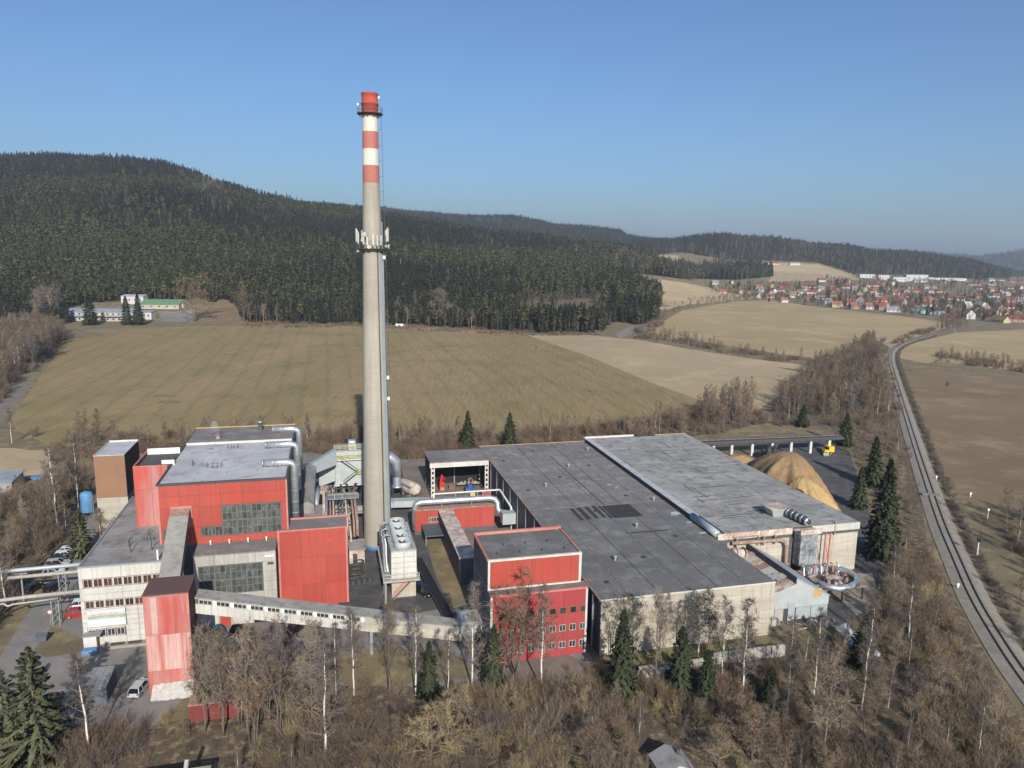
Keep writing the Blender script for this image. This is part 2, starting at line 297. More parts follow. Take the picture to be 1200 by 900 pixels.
REG = [  # name, material, outline
    ('hill', 'forest_floor', FOREST),
    ('hill', 'litter', [(606, 374), (640, 354), (692, 350), (716, 370), (706, 381), (650, 380)]),
    ('field', 'field_green', [(8, 500), (22, 478), (78, 398), (100, 387), (200, 383), (300, 381), (400, 382), (480, 383), (560, 387), (618, 393), (680, 414), (760, 447), (822, 470), (805, 492), (700, 505), (600, 517), (430, 522), (300, 520), (150, 528), (60, 524)]),
    ('field', 'field_tan', [(618, 393), (690, 393), (745, 398), (830, 413), (900, 423), (1003, 435), (975, 447), (905, 470), (880, 486), (850, 480), (822, 470), (760, 447), (680, 414)]),
    ('field', 'meadow', [(748, 392), (775, 378), (800, 364), (862, 353), (905, 352), (960, 360), (1040, 369), (1098, 376), (1118, 382), (1062, 398), (1043, 408), (1020, 420), (1000, 426), (910, 414), (830, 402)]),
    ('field', 'field_tan', [(716, 323), (760, 326), (800, 331), (850, 341), (884, 350), (800, 358), (776, 364), (774, 350), (752, 337)]),
    ('field', 'field_tan', [(852, 306), (905, 307), (960, 310), (1000, 322), (1008, 328), (960, 329), (900, 330), (906, 323), (902, 316), (866, 309)]),
    ('field', 'field_tan', [(772, 299), (792, 299), (800, 304), (796, 312), (774, 310)]),
    ('field', 'meadow_brown', [(1064, 438), (1100, 432), (1200, 445), (1420, 470), (1500, 760), (1250, 650), (1180, 622), (1128, 585), (1092, 520), (1070, 470)]),
    ('field', 'meadow', [(1064, 404), (1120, 390), (1200, 386), (1450, 392), (1450, 450), (1200, 436), (1100, 424), (1068, 428)]),
    ('field', 'meadow_brown', [(243, 352), (268, 352), (285, 378), (230, 379)]),
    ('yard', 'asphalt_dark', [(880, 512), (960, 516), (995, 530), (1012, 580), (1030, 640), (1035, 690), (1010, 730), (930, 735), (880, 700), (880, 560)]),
    ('yard', 'asphalt', [(-60, 850), (0, 770), (38, 718), (70, 668), (90, 610), (115, 570), (330, 530), (520, 520), (640, 560), (700, 800), (600, 806), (560, 800), (420, 806), (330, 790), (240, 800), (180, 850), (100, 850), (60, 862)]),
    ('lawn', 'grass_dry', [(40, 766), (62, 736), (98, 752), (102, 763), (172, 752), (172, 756), (54, 773)]),
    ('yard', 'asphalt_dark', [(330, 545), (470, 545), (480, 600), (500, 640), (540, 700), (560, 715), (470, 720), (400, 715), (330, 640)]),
    ('yard', 'dirt', [(470, 545), (520, 520), (640, 540), (640, 700), (540, 700), (500, 640), (480, 600)]),
    ('lawn', 'grass_dry', [(500, 640), (536, 640), (552, 700), (548, 712), (524, 708), (512, 680)]),
    ('lawn', 'grass_dry', [(372, 790), (400, 768), (470, 764), (540, 770), (560, 790), (500, 800), (420, 806)]),
    ('yard', 'dirt', [(560, 765), (690, 772), (705, 800), (600, 806), (560, 798)]),
    ('thicket', 'litter', [(130, 862), (230, 840), (330, 808), (420, 812), (560, 808), (700, 808), (760, 798), (880, 792), (960, 768), (1010, 745), (1035, 700), (1048, 645), (1086, 640), (1112, 690), (1142, 750), (1172, 805), (1205, 870), (1230, 960), (60, 960), (100, 890)]),
    ('thicket', 'litter', [(905, 500), (905, 470), (945, 446), (965, 428), (990, 420), (1012, 405), (1034, 402), (1042, 425), (1051, 462), (1058, 500), (1068, 545), (1080, 590), (1086, 640), (1048, 645), (1036, 600), (1008, 560), (996, 520), (960, 500)]),
    ('thicket', 'litter', [(60, 524), (150, 520), (440, 514), (600, 514), (720, 504), (815, 488), (880, 482), (900, 495), (830, 510), (690, 516), (560, 530), (480, 540), (340, 530), (210, 528), (60, 540)]),
    ('thicket', 'litter', [(-80, 580), (0, 592), (60, 566), (100, 556), (112, 585), (95, 632), (62, 655), (30, 695), (0, 730), (-80, 810)]),
    ('meadow', 'field_tan', [(-80, 525), (60, 528), (62, 556), (0, 566), (-80, 566)]),
    ('driveway', 'concrete_slab', [(948, 668), (1022, 676), (1030, 708), (1004, 722), (978, 700)]),
    ('lawn', 'grass_green', [(720, 770), (905, 742), (990, 738), (990, 762), (860, 775), (760, 792)]),
    ('track', 'dirt', [(1090, 391), (1118, 383), (1150, 378), (1300, 377), (1300, 379), (1150, 380), (1120, 385), (1092, 393)]),
    ('track', 'road_pale', [(722, 392), (735, 384), (752, 380), (776, 368), (778, 371), (758, 384), (742, 390), (726, 396)]),
    ('track', 'road_pale', [(186, 365), (228, 364), (230, 378), (190, 377)]),
    ('track', 'dirt', [(0, 470), (30, 442), (40, 446), (8, 490), (-20, 500)]),
]
def densify(poly, step):
    o = []
    for i in range(len(poly)):
        a, b = poly[i], poly[(i + 1) % len(poly)]; n = max(1, int(math.hypot(b[0] - a[0], b[1] - a[1]) / step))
        o += [(a[0] + (b[0] - a[0]) * k / n, a[1] + (b[1] - a[1]) * k / n) for k in range(n)]
    return o
def build_ground():
    pts = []; edges = []
    for nm, mt, poly in REG:
        prev = first = None
        q = densify(poly, 14)
        ids = []
        for p in q:
            w = PT(*p) if -300 < p[0] < 1500 else None
            if w is None or w[1] > 6000: ids.append(None); continue
            pts.append(Vector((w[0], w[1]))); ids.append(len(pts) - 1)
        for i in range(len(ids)):
            a, b = ids[i], ids[(i + 1) % len(ids)]
            if a is None or b is None: continue
            if (pts[a] - pts[b]).length > max(60, .12 * pts[a].y): continue
            edges.append((a, b))
    y = -260.0; r = random.Random(3)
    while y < 9200:
        st = 60 if y < 300 else 50 if y < 640 else 24 if y < 1850 else 60 if y < 3600 else 170
        hw = .92 * max(y, 0) + 420; n = int(2 * hw / st)
        for i in range(n + 1):
            pts.append(Vector((-hw + 2 * hw * i / n + (r.random() - .5) * st * .35, y + (r.random() - .5) * st * .35)))
        y += st
    V, E, F, *_ = delaunay_2d_cdt(pts, edges, [], 0, 1e-3)
    xy = np.array([(v.x, v.y) for v in V]); z = terrain(xy[:, 0], xy[:, 1]); co3 = np.column_stack([xy, z])
    tri = np.array([f for f in F if len(f) == 3]); cen = co3[tri].mean(axis=1)
    ok = cen[:, 1] > 45; px, py = proj(cen[:, 0], np.where(ok, cen[:, 1], 100), cen[:, 2])
    reg = np.full(len(tri), -1)
    for i, (nm, mt, poly) in enumerate(REG):
        reg[ok & inpoly(px, py, poly)] = i
    for i in range(-1, len(REG)):
        t = tri[reg == i]
        if len(t) == 0: continue
        u, inv = np.unique(t.ravel(), return_inverse=True)
        nm, mt = ('ground', 'grass_dry') if i < 0 else REG[i][:2]
        me = bpy.data.meshes.new(nm); me.from_pydata(co3[u].tolist(), [], inv.reshape(-1, 3).tolist()); me.materials.append(M[mt])
        me.polygons.foreach_set('use_smooth', [True] * len(me.polygons)); link(nm, me, kind='structure')
build_ground()

# ---------------------------------------------------------------- trees
def rdir(r, zmin=-1, zmax=1):
    z = r.uniform(zmin, zmax); a = r.uniform(0, 6.2832); s = math.sqrt(max(0, 1 - z * z)); return Vector((s * math.cos(a), s * math.sin(a), z))
def leaf(mb, p, r, s, m=0, flat=0.0, asp=.5):
    a = rdir(r); a.z *= (1 - flat); a = a.normalized() * s; b = a.cross(rdir(r)).normalized() * s * asp
    mb.add([tuple(p + a), tuple(p - a * .6 + b), tuple(p - a * .6 - b)], [(0, 1, 2)], m)
def spruce(seed, h=1.0, rad=.17, whorls=13, per=8, seg=3, ls=.055, tips=2, base=.06, card=.22):
    r = random.Random(seed); t = MB(); c = MB(); t.tube([(0, 0, -.02), (0, 0, h * .5), (0, 0, h)], [.016, .009, .002], 5)
    for w in range(whorls):
        f = w / (whorls - 1); z = h * (base + (1 - base) * (f ** .93)) ; R_ = rad * (1 - f) ** .8 * r.uniform(.82, 1.12) + .012; a0 = r.uniform(0, 6.28)
        n = max(3, int(per * (1 - .55 * f)))
        for k in range(n):
            a = a0 + 6.2832 * k / n + r.uniform(-.25, .25); L = R_ * r.uniform(.7, 1.15); dr = r.uniform(-.35, -.05) + .5 * f
            tip = Vector((L * math.cos(a), L * math.sin(a), z + L * dr)); o = Vector((0, 0, z)); side = Vector((-math.sin(a), math.cos(a), 0)) * L * card
            mid = o.lerp(tip, .55); mid.z += L * .08
            c.add([tuple(o), tuple(mid + side), tuple(tip), tuple(mid - side)], [(0, 1, 2), (0, 2, 3)])
            for s in range(seg):
                q = o.lerp(tip, r.uniform(.3, 1.0)) + side * r.uniform(-1, 1)
                for _ in range(tips): leaf(c, q + Vector((0, 0, -ls * r.uniform(0, .7))), r, ls * r.uniform(.6, 1.3))
    return t, c
def pine(seed, h=1.0, n=26, cr=.17, per=7, ls=.06, lo=.42):
    r = random.Random(seed); t = MB(); c = MB(); bend = r.uniform(-.03, .03)
    t.tube([(0, 0, -.02), (bend, 0, h * .5), (bend * .5, bend, h * .93)], [.016, .011, .003], 5)
    for k in range(n):
        f = r.random() ** .8; z = h * (lo + (1 - lo) * f); R_ = cr * math.sin(math.pi * min(1, .18 + .82 * f)) ** .7 + .01; a = r.uniform(0, 6.28); d = R_ * r.uniform(.35, 1.05)
        p = Vector((d * math.cos(a), d * math.sin(a), z)); t.tube([(bend * .7, 0, z - .06), tuple(p)], [.006, .002], 3, cap=False)
        for _ in range(per): leaf(c, p + Vector((r.gauss(0, .035), r.gauss(0, .035), r.gauss(0, .02))), r, ls * r.uniform(.6, 1.25), flat=.3)
    return t, c
def spike(mb, p, d, L, w, r, m=0):
    q = d.orthogonal().normalized(); q = (Matrix.Rotation(r.uniform(0, 6.28), 3, d) @ q) * w
    e = p + d * L; mb.add([tuple(p + q), tuple(p - q), tuple(e)], [(0, 1, 2)], m)
def bare(seed, h=1.0, spread=.25, lo=.3, nb=22, sub=4, tw=7, tww=.0035, up=.6, fork=1, tr=.017, twl=.07, wob=.02, btrunk=True):
    "leafless tree of height about 1: returns trunk and crown (limbs m=0, twigs m=1)"
    r = random.Random(seed); t = MB(); c = MB()
    stems = []
    for k in range(fork):
        a = 6.28 * k / max(1, fork) + r.uniform(-.5, .5); ln = (spread * .55 if fork > 1 else r.uniform(0, .05))
        top = Vector((math.cos(a) * ln, math.sin(a) * ln, h * (1 if k == 0 else r.uniform(.82, .98)))); b0 = Vector((0, 0, -.02)) if fork == 1 else Vector((math.cos(a) * .012, math.sin(a) * .012, -.02))
        pts = [b0.lerp(top, i / 7) + Vector((r.uniform(-wob, wob), r.uniform(-wob, wob), 0)) * (1 if 0 < i < 7 else 0) - (Vector((math.cos(a), math.sin(a), 0)) * ln * .8 * math.sin(math.pi * i / 7) * .35 if fork > 1 else Vector((0, 0, 0))) for i in range(8)]
        f0 = tr if fork == 1 else tr * .75
        t.tube([tuple(p) for p in pts], [f0 * (1 - i / 7.4) + .0015 for i in range(8)], 6); stems.append(pts)
    for k in range(nb):
        pts = stems[k % fork]; f = lo + (1 - lo) * ((k + r.random()) / nb); i = min(6, int(f * 7)); p = pts[i].lerp(pts[i + 1], f * 7 - i)
        L = spread * (1.15 - .85 * f) * r.uniform(.7, 1.2); a = r.uniform(0, 6.28); d = Vector((math.cos(a), math.sin(a), up * r.uniform(.6, 1.5))).normalized()
        q = [p]; dd = d
        for s in range(3):
            dd = (dd + rdir(r) * .22 + Vector((0, 0, .12 * up))).normalized(); q.append(q[-1] + dd * L / 2.6)
        br = tr * .38 * (1.1 - f) + .0012
        c.tube([tuple(x) for x in q], [br, br * .7, br * .45, .0008], 3, cap=False)
        for s in range(sub):
            g = r.uniform(.25, 1) * 3; j = min(2, int(g)); sp_ = q[j].lerp(q[j + 1], g - j); sd = (dd * .5 + rdir(r) * .8 + Vector((0, 0, .25 * up))).normalized(); sl_ = L * r.uniform(.25, .5)
            spike(c, sp_, sd, sl_, br * .35 + .0006, r, 1)
            for w in range(tw):
                tp = sp_ + sd * sl_ * r.uniform(.2, 1); spike(c, tp, (sd * .5 + rdir(r) * .8 + Vector((0, 0, .15))).normalized(), twl * r.uniform(.5, 1.4), tww * r.uniform(.6, 1.2), r, 1)
    return t, c
def shrub_mb(seed, n=45, tw=5, w=.012, twl=.3, lean=.6):
    r = random.Random(seed); c = MB()
    for k in range(n):
        d = Vector((r.gauss(0, lean * .55), r.gauss(0, lean * .55), 1)).normalized(); L = r.uniform(.5, 1.05); p = Vector((r.gauss(0, .13), r.gauss(0, .13), -.02))
        spike(c, p, d, L, w, r)
        for s in range(tw):
            q = p + d * L * r.uniform(.35, .95); spike(c, q, (d + rdir(r) * .7).normalized(), twl * r.uniform(.5, 1.2), w * .55, r)
    return c
def soft(me, b=0):                                           # crown shaded as one rounded mass: leaf normals lean outwards from the stem
    bm = bmesh.new(); bm.from_mesh(me); bm.normal_update(); bm.faces.ensure_lookup_table(); fl = []
    for f in bm.faces:
        if f.index >= 0:
            q = f.calc_center_median(); o = Vector((q.x, q.y, (q.z - .35) * .22 + .05))
            if f.normal.dot(o) < 0: fl.append(f)
    bmesh.ops.reverse_faces(bm, faces=fl); bm.to_mesh(me); bm.free()
    n = np.empty(len(me.vertices) * 3, np.float32); me.vertices.foreach_get('co', n); n = n.reshape(-1, 3)
    d = np.column_stack([n[:, 0], n[:, 1], (n[:, 2] - .35) * .22 + .05]); d /= np.linalg.norm(d, axis=1)[:, None] + 1e-6
    me.polygons.foreach_set('use_smooth', [True] * len(me.polygons)); j = np.random.default_rng(len(me.vertices)).normal(0, .08, d.shape); d = d + j; d /= np.linalg.norm(d, axis=1)[:, None]
    me.normals_split_custom_set_from_vertices([tuple(x) for x in d]); return me
def joined(tc, name, mats):                                 # trunk and crown in one mesh, for trees only a few pixels tall
    t, c = tc; b = len(t.v); nc = len(c.v); t.m = [0] * len(t.f); t.v += c.v; t.f += [tuple(i + b for i in f) for f in c.f]; t.m += [1 + x for x in c.m]
    me = t.mesh(name, mats); return soft(me, b) if name != 'bare_tree' else me
FAR = {'spruce': [joined(spruce(10 + i, whorls=13, per=8, seg=3, ls=.045, tips=1, rad=.15 + .02 * (i % 3)), 'spruce_tree', [M['bark'], M['spruce']]) for i in range(4)],
       'pine': [joined(pine(20 + i, n=44, per=9, ls=.052, cr=.2, lo=.30 + .05 * i), 'pine_tree', [M['bark_red'], M['pine']]) for i in range(4)],
       'bare': [joined(bare(30 + i, nb=20, sub=4, tw=3, tww=.006, twl=.1, spread=.2 + .03 * i, lo=.3), 'bare_tree', [M['bark'] if i % 2 else M['twig_pale'], M['twig_pale'], M[('twig', 'twig_purple')[i % 2]]]) for i in range(4)]}
def gnstuff(name, protos, pts, scl, rot, pick, label, kind='stuff'):
    me = bpy.data.meshes.new(name); me.vertices.add(len(pts)); me.vertices.foreach_set('co', np.asarray(pts, np.float32).ravel())
    for an, tp, d in (('scl', 'FLOAT', scl), ('rotz', 'FLOAT', rot), ('pick', 'INT', pick)):
        at = me.attributes.new(an, tp, 'POINT'); at.data.foreach_set('value', np.asarray(d, np.float32 if tp == 'FLOAT' else np.int32))
    o = link(name, me, kind=kind, label=label); g = bpy.data.node_groups.new(name, 'GeometryNodeTree')
    g.interface.new_socket('Geometry', in_out='INPUT', socket_type='NodeSocketGeometry'); g.interface.new_socket('Geometry', in_out='OUTPUT', socket_type='NodeSocketGeometry')
    N = g.nodes; L = g.links; gi = N.new('NodeGroupInput'); go = N.new('NodeGroupOutput'); jn = N.new('GeometryNodeJoinGeometry')
    def attr(an, tp):
        q = N.new('GeometryNodeInputNamedAttribute'); q.data_type = tp; q.inputs['Name'].default_value = an; return q.outputs['Attribute']
    cx = N.new('ShaderNodeCombineXYZ'); L.new(attr('rotz', 'FLOAT'), cx.inputs[2]); sc_ = attr('scl', 'FLOAT'); pk = attr('pick', 'INT')
    for k, po in enumerate(protos):
        oi = N.new('GeometryNodeObjectInfo'); oi.inputs['Object'].default_value = po; oi.inputs['As Instance'].default_value = True; oi.transform_space = 'ORIGINAL'
        cm = N.new('FunctionNodeCompare'); cm.data_type = 'INT'; cm.operation = 'EQUAL'; L.new(pk, cm.inputs[2]); cm.inputs[3].default_value = k
        io = N.new('GeometryNodeInstanceOnPoints'); L.new(gi.outputs[0], io.inputs['Points']); L.new(cm.outputs[0], io.inputs['Selection']); L.new(oi.outputs['Geometry'], io.inputs['Instance']); L.new(cx.outputs[0], io.inputs['Rotation']); L.new(sc_, io.inputs['Scale'])
        L.new(io.outputs[0], jn.inputs[0])
    L.new(jn.outputs[0], go.inputs[0]); md = o.modifiers.new('scatter', 'NODES'); md.node_group = g; return o
def jitter(y0, y1, st, kx0, kx1):
    out = []
    for y in np.arange(y0, y1, st):
        xs = np.arange(kx0 * y, kx1 * y, st); out.append(np.column_stack([xs + rng.uniform(-.48, .48, len(xs)) * st, y + rng.uniform(-.48, .48, len(xs)) * st]))
    return np.vstack(out)
def build_forest():
    q = np.vstack([jitter(560, 1000, 5.0, -.86, .5), jitter(1000, 1850, 6.4, -.86, .6), jitter(1850, 3500, 10.5, -.75, .82), jitter(4300, 6000, 26, .45, .95)])
    z = terrain(q[:, 0], q[:, 1]); px, py = proj(q[:, 0], q[:, 1], z); ok = inpoly(px, py, FOREST) & (px > -160) & (px < 1360)
    ok &= ~((q[:, 1] > 1850) & (px < 330))
    CLR = [(606, 374), (640, 354), (692, 350), (716, 370), (706, 381), (650, 380)]; ok &= ~(inpoly(px, py, CLR) & (rng.random(len(q)) < .85))
    gap = np.sin(q[:, 0] / 71 + 2.2 * np.sin(q[:, 1] / 137)) * np.sin(q[:, 1] / 53 + q[:, 0] / 190); ok &= ~((gap > .93) & (py < 372))
    q = q[ok]; z = z[ok]; px = px[ok]; py = py[ok]; n = len(q); x, y = q.T
    nz = np.sin(x / 83 + 1.1 * np.sin(y / 120)) + np.sin(y / 64 - x / 150) + .9 * np.sin(x / 31 + y / 47)
    big = np.sin(x / 260 + .7) + np.sin(y / 310 + x / 500)
    u = rng.random(n); pr = np.clip(.48 + .42 * (np.sin(x / 118 + 1.3 * np.sin(y / 150)) + .8 * np.sin(y / 85 - x / 210)) + .1 * nz, .04, .95); pr = np.where((py > 362) & (y < 720), .12, pr)
    pr = np.where((py > 300) & (py < 372) & (px > 150) & (px < 420), np.clip(pr + .3, 0, .95), pr); pr = np.where((px > 500) & (px < 700) & (y < 1100), np.clip(pr + .2, 0, .95), pr)
    pr = np.where((px > 640) & (px < 775) & (y < 760), .12, pr); pr = np.where((px < 260) & (py < 215), .15, pr); pr = np.where(y > 1900, pr * .3, pr)
    kind = np.where(u < pr, 1, 0)
    ub = rng.random(n); pb = np.where(nz + .8 * np.sin(x / 140 - y / 90) < -1.5, .4, .03)
    pb = np.where((px > 606) & (px < 720) & (py > 345) & (py < 380), .85, pb); pb = np.where((px > 690) & (px < 770) & (py > 352) & (py < 376) & (nz < 0), .45, pb)
    pb = np.where((px > 40) & (px < 160) & (y < 720), .6, pb); pb = np.where((px > 720) & (px < 860) & (py > 300) & (py < 322), .55, pb); pb = np.where((py > 375) & (y < 690), .2, pb)
    pb = np.where((px > 235) & (px < 262) & (py > 205) & (py < 232), .75, pb); pb = np.where((y > 1500) & (px > 860) & (rng.random(n) < .5), .5, pb)
    kind = np.where(ub < pb, 2, kind)
    h = np.where(kind == 0, rng.uniform(15, 25, n), np.where(kind == 1, rng.uniform(14, 21, n), rng.uniform(11, 19, n)))
    h *= (1 + .2 * np.sin(x / 57 + y / 83) * np.sin(y / 41 - x / 95)) * rng.uniform(.85, 1.12, n); h = np.where((kind == 2) & (px > 600) & (px < 720) & (py > 345), h * .55, h); h = np.where(y > 4000, h * 1.7, h); h = np.where(y < 760, h * .84, h)
    h = np.where((kind == 2) & (px > 40) & (px < 160) & (y < 720), rng.uniform(18, 27, n), h)
    var = rng.integers(0, 4, n); rot = rng.uniform(0, 6.28, n)
    order = np.argsort(y); con = [i for i in order if kind[i] < 2 and -20 < px[i] < 1220][:300]; br = [i for i in order if kind[i] == 2 and -20 < px[i] < 1220][:60]
    con = set(con); br = set(br); firsts = {}
    ymin = {}
    for i in con | br: ymin[int(px[i] // 25)] = min(ymin.get(int(px[i] // 25), 1e9), y[i])
    for i in sorted(con | br):
        kn = ('spruce', 'pine', 'bare')[kind[i]]
        t_ = y[i] - ymin[int(px[i] // 25)]
        zn = 'above the bare wood at left' if px[i] < 62 else 'behind the long workshop\'s left end' if px[i] < 112 else 'behind the long workshop\'s right half' if px[i] < 165 else 'behind the green roof' if px[i] < 235 else 'at the clearing right of the workshops' if px[i] < 300 else 'between clearing and chimney' if px[i] < 420 else 'just right of the chimney' if px[i] < 500 else 'around the big round bare tree' if px[i] < 560 else 'above the end of the green field' if px[i] < 640 else 'in the corner above the tan field'
        sz = 'tall' if h[i] > 20.5 else 'short' if h[i] < 16.5 else 'middling'
        kw = {'bare': ('grey-trunked', 'pale-trunked')[int(var[i]) % 2 == 0] + ' bare tree', 'pine': 'green pine', 'spruce': ('slim', 'broad')[int(var[i]) % 3 == 2] + ' dark spruce'}[kn]
        lb = f'{sz} {kw}, {("front" if t_ < 12 else "second" if t_ < 24 else "back")} row of the forest {zn}'; gr = lb + ', alike'; ct = {'bare': 'bare tree', 'pine': 'pine', 'spruce': 'spruce'}[kn]
        o = link(kn + '_tree', FAR[kn][var[i]], None, (x[i], y[i], z[i]), float(rot[i]), lb, ct, gr, scale=float(h[i])); firsts.setdefault((kind[i], var[i]), o)
    for k in range(3):
        for v in range(4):
            if (k, v) not in firsts:
                i = next(j for j in order if kind[j] == k and var[j] == v); kn = ('spruce', 'pine', 'bare')[k]
                firsts[(k, v)] = link(kn + '_tree', FAR[kn][v], None, (x[i], y[i], z[i]), 0., 'tree standing on the wooded hillside', 'tree', 'trees on the hillside', scale=float(h[i]))
    rest = np.array([i for i in range(n) if i not in con and i not in br])
    gnstuff('forest', [firsts[(k, v)] for k in range(3) for v in range(4)], np.column_stack([x, y, z - .2])[rest], h[rest], rot[rest], (kind * 4 + var)[rest], 'mixed pine and spruce forest covering the hills')
    print('forest', n)
build_forest()

# ---------------------------------------------------------------- haze over the valley
mb = MB(); mb.box(-6500, 9000, -300, 9300, -1.5, 420)
hz = mb.mesh('haze', []); hm = bpy.data.materials.new('haze_air'); hm.use_nodes = True; hn = hm.node_tree.nodes
hn.remove(hn['Principled BSDF']); pv = hn.new('ShaderNodeVolumePrincipled'); pv.inputs['Color'].default_value = (.72, .83, 1, 1); pv.inputs['Density'].default_value = 8.5e-5; pv.inputs['Anisotropy'].default_value = .2
hm.node_tree.links.new(pv.outputs[0], hn['Material Output'].inputs['Volume']); hz.materials.append(hm); link('haze', hz, kind='stuff', label='thin blue haze over the valley')
# ---------------------------------------------------------------- the works
ORG = {}
def T(name, label, cat, u, v, z=0.0, group=None, rot=0.0):
    o = thing(name, label, cat, u, v, z, rot, group); ORG[o] = (u, v, z); return o
def mbT(o): return MB(ORG[o])
def panels(o, xs, zs, at, mat, face='front', name='wall_panel', proud=.06, gap=.05, skip=None, org=None):
    ou, ov, oz = org or ORG[o]
    for i in range(len(xs) - 1):
        for j in range(len(zs) - 1):
            if skip and skip(xs[i], xs[i + 1], zs[j], zs[j + 1]): continue
            w = xs[i + 1] - xs[i] - gap; h = zs[j + 1] - zs[j] - gap; key = (face in ('left', 'right'), round(w, 2), round(h, 2), mat.name)
            if face in ('front', 'back'):
                piece(name, key, lambda: MB().box(0, w, -proud, .02, 0, h), mat, o, (xs[i] + gap / 2 - ou, at - ov + (proud - .02 if face == 'back' else 0), zs[j] + gap / 2 - oz))
            else:
                piece(name, key, lambda: MB().box(-proud, .02, 0, w, 0, h), mat, o, (at - ou + (proud - .02 if face == 'right' else 0), xs[i] + gap / 2 - ov, zs[j] + gap / 2 - oz))
def lin(a, b, n): return [a + (b - a) * i / n for i in range(n + 1)]
def window(o, u0, u1, z0, z1, v, nx=2, ny=1, fm='frame_pale', gm='glass_dark', t=.07, d=.16, back=.05, face='front'):
    w, h = u1 - u0, z1 - z0; ou, ov, oz = ORG[o]
    def fr():
        m = MB(); y0, y1 = -d, back
        m.box(0, w, y0, y1, 0, t).box(0, w, y0, y1, h - t, h).box(0, t, y0, y1, t, h - t).box(w - t, w, y0, y1, t, h - t)
        for i in range(1, nx): m.box(w * i / nx - t / 2, w * i / nx + t / 2, y0 + .02, y1, t, h - t)
        for j in range(1, ny):
            for i in range(nx): m.box(w * i / nx + t / 2 + (t / 2 if i == 0 else 0), w * (i + 1) / nx - t / 2 - (t / 2 if i == nx - 1 else 0), y0 + .03, y1, h * j / ny - t / 2, h * j / ny + t / 2)
        return m
    rot = 0.0; loc = (u0 - ou, v - ov, z0 - oz)
    if face == 'left': rot = -math.pi / 2; loc = (v - ou, u1 - ov, z0 - oz)
    f = piece('window', (round(w, 2), round(h, 2), nx, ny, fm, t, d), fr, M[fm], o, loc, rot)
    for i in range(nx):
        for j in range(ny):
            x0, x1 = w * i / nx + (t if i == 0 else t / 2), w * (i + 1) / nx - (t if i == nx - 1 else t / 2); a, b = h * j / ny + (t if j == 0 else t / 2), h * (j + 1) / ny - (t if j == ny - 1 else t / 2)
            piece('pane', (round(x1 - x0, 2), round(b - a, 2), gm), lambda: MB().box(0, x1 - x0, 0, .02, 0, b - a), M[gm], f, (x0, -d * .35, a))
    return f

# --- chimney
ch = T('factory_chimney', 'tall tapering concrete chimney with red and white bands at its top', 'chimney', 0, 0)
CHP = [(0, 2.95), (20, 2.68), (40, 2.36), (64, 1.95), (77.6, 1.66), (91, 1.52)]
def chr_(z): return float(np.interp(z, [p[0] for p in CHP], [p[1] for p in CHP]))
def ringp(z0, z1, n=6): return [(chr_(z0 + (z1 - z0) * i / n), z0 + (z1 - z0) * i / n) for i in range(n + 1)]
MB().lathe(ringp(0, 77.6, 14), 48).obj('shaft', M['chimney_conc'], ch)
MB().lathe([(2.99, 0), (2.97, .9), (2.90, 1.1)], 32).obj('painted_foot', M['paint_blue'], ch, True)
for a, b, mt in ((77.6, 81, 'red'), (81, 84.2, 'white'), (84.2, 87.5, 'red'), (87.5, 90.6, 'white')):
    MB().lathe([(chr_(a) + .012, a), (chr_(b) + .012, b)], 48).obj('painted_band', M['chimney_' + mt], ch, label=('faded red' if mt == 'red' else 'white') + ' painted band')
MB().lathe([(1.55, 90.6), (1.62, 90.8), (1.62, 92.6), (1.78, 92.7), (1.78, 92.95), (1.6, 93), (1.6, 94.5), (1.68, 94.6), (1.68, 94.85), (1.3, 94.85), (1.3, 93.8), (0.02, 93.7)], 28).obj('chimney_cap', M['chimney_top'], ch, True)
def gallery(z, r0, r1, h, posts, nm='gallery', mt='steel'):
    g = MB(); g.lathe([(r0, z - .12), (r1, z - .12), (r1, z), (r0, z)], 28)
    for k in range(10): a = 6.2832 * k / 10; g.bar((r0 * math.cos(a), r0 * math.sin(a), z - .9), (r1 * math.cos(a), r1 * math.sin(a), z - .12), .08)
    G_ = g.obj(nm, M[mt], ch)
    for k in range(posts): a = 6.2832 * k / posts; p = (r1 * .98 * math.cos(a), r1 * .98 * math.sin(a)); piece('railing_post', (nm, h), lambda: MB().box(-.03, .03, -.03, .03, 0, h), M[mt], G_, (p[0], p[1], z))
    for hh in (h, h * .5): MB().tube([(r1 * .98 * math.cos(6.2832 * k / 24), r1 * .98 * math.sin(6.2832 * k / 24), z + hh) for k in range(25)], .03, 4, cap=False).obj('handrail', M[mt], G_)
    return G_
gallery(91, 1.5, 2.55, 1.1, 12, mt='steel_dark'); gallery(64.6, chr_(64.6) - .05, 3.1, 1.3, 14, mt='steel_dark')
piece('warning_light', 1, lambda: MB().lathe([(.05, -1), (.06, 0), (.2, .05), (.22, .5), (.1, .6)], 10), M['white_paint'], ch, (-2.4, -.8, 92.1), smooth=True); piece('warning_light', 1, None, None, ch, (1.7, -1.0, 93.6))
def antenna(a, r, z, L, w=.3):
    o = piece('panel_antenna', (L, w), lambda: MB().box(-w / 2, w / 2, -.09, .09, 0, L).box(-.05, .05, .09, .3, -.2, L * .9), M['white_panel'], ch, (r * math.cos(a), r * math.sin(a), z), a + math.pi / 2)
for a, z, L in ((3.25, 66, 2.6), (3.55, 65.6, 2.4), (4.1, 65.4, 2), (4.35, 65.2, 1.7), (4.7, 65.2, 2.2), (4.95, 65.2, 2.1), (5.2, 65.3, 1.9), (5.95, 66.2, 2.6), (6.25, 66.1, 2.6), (.5, 66, 2.4), (1.4, 66, 2.3), (2.2, 66, 2.3)): antenna(a, 3.25, z, L)
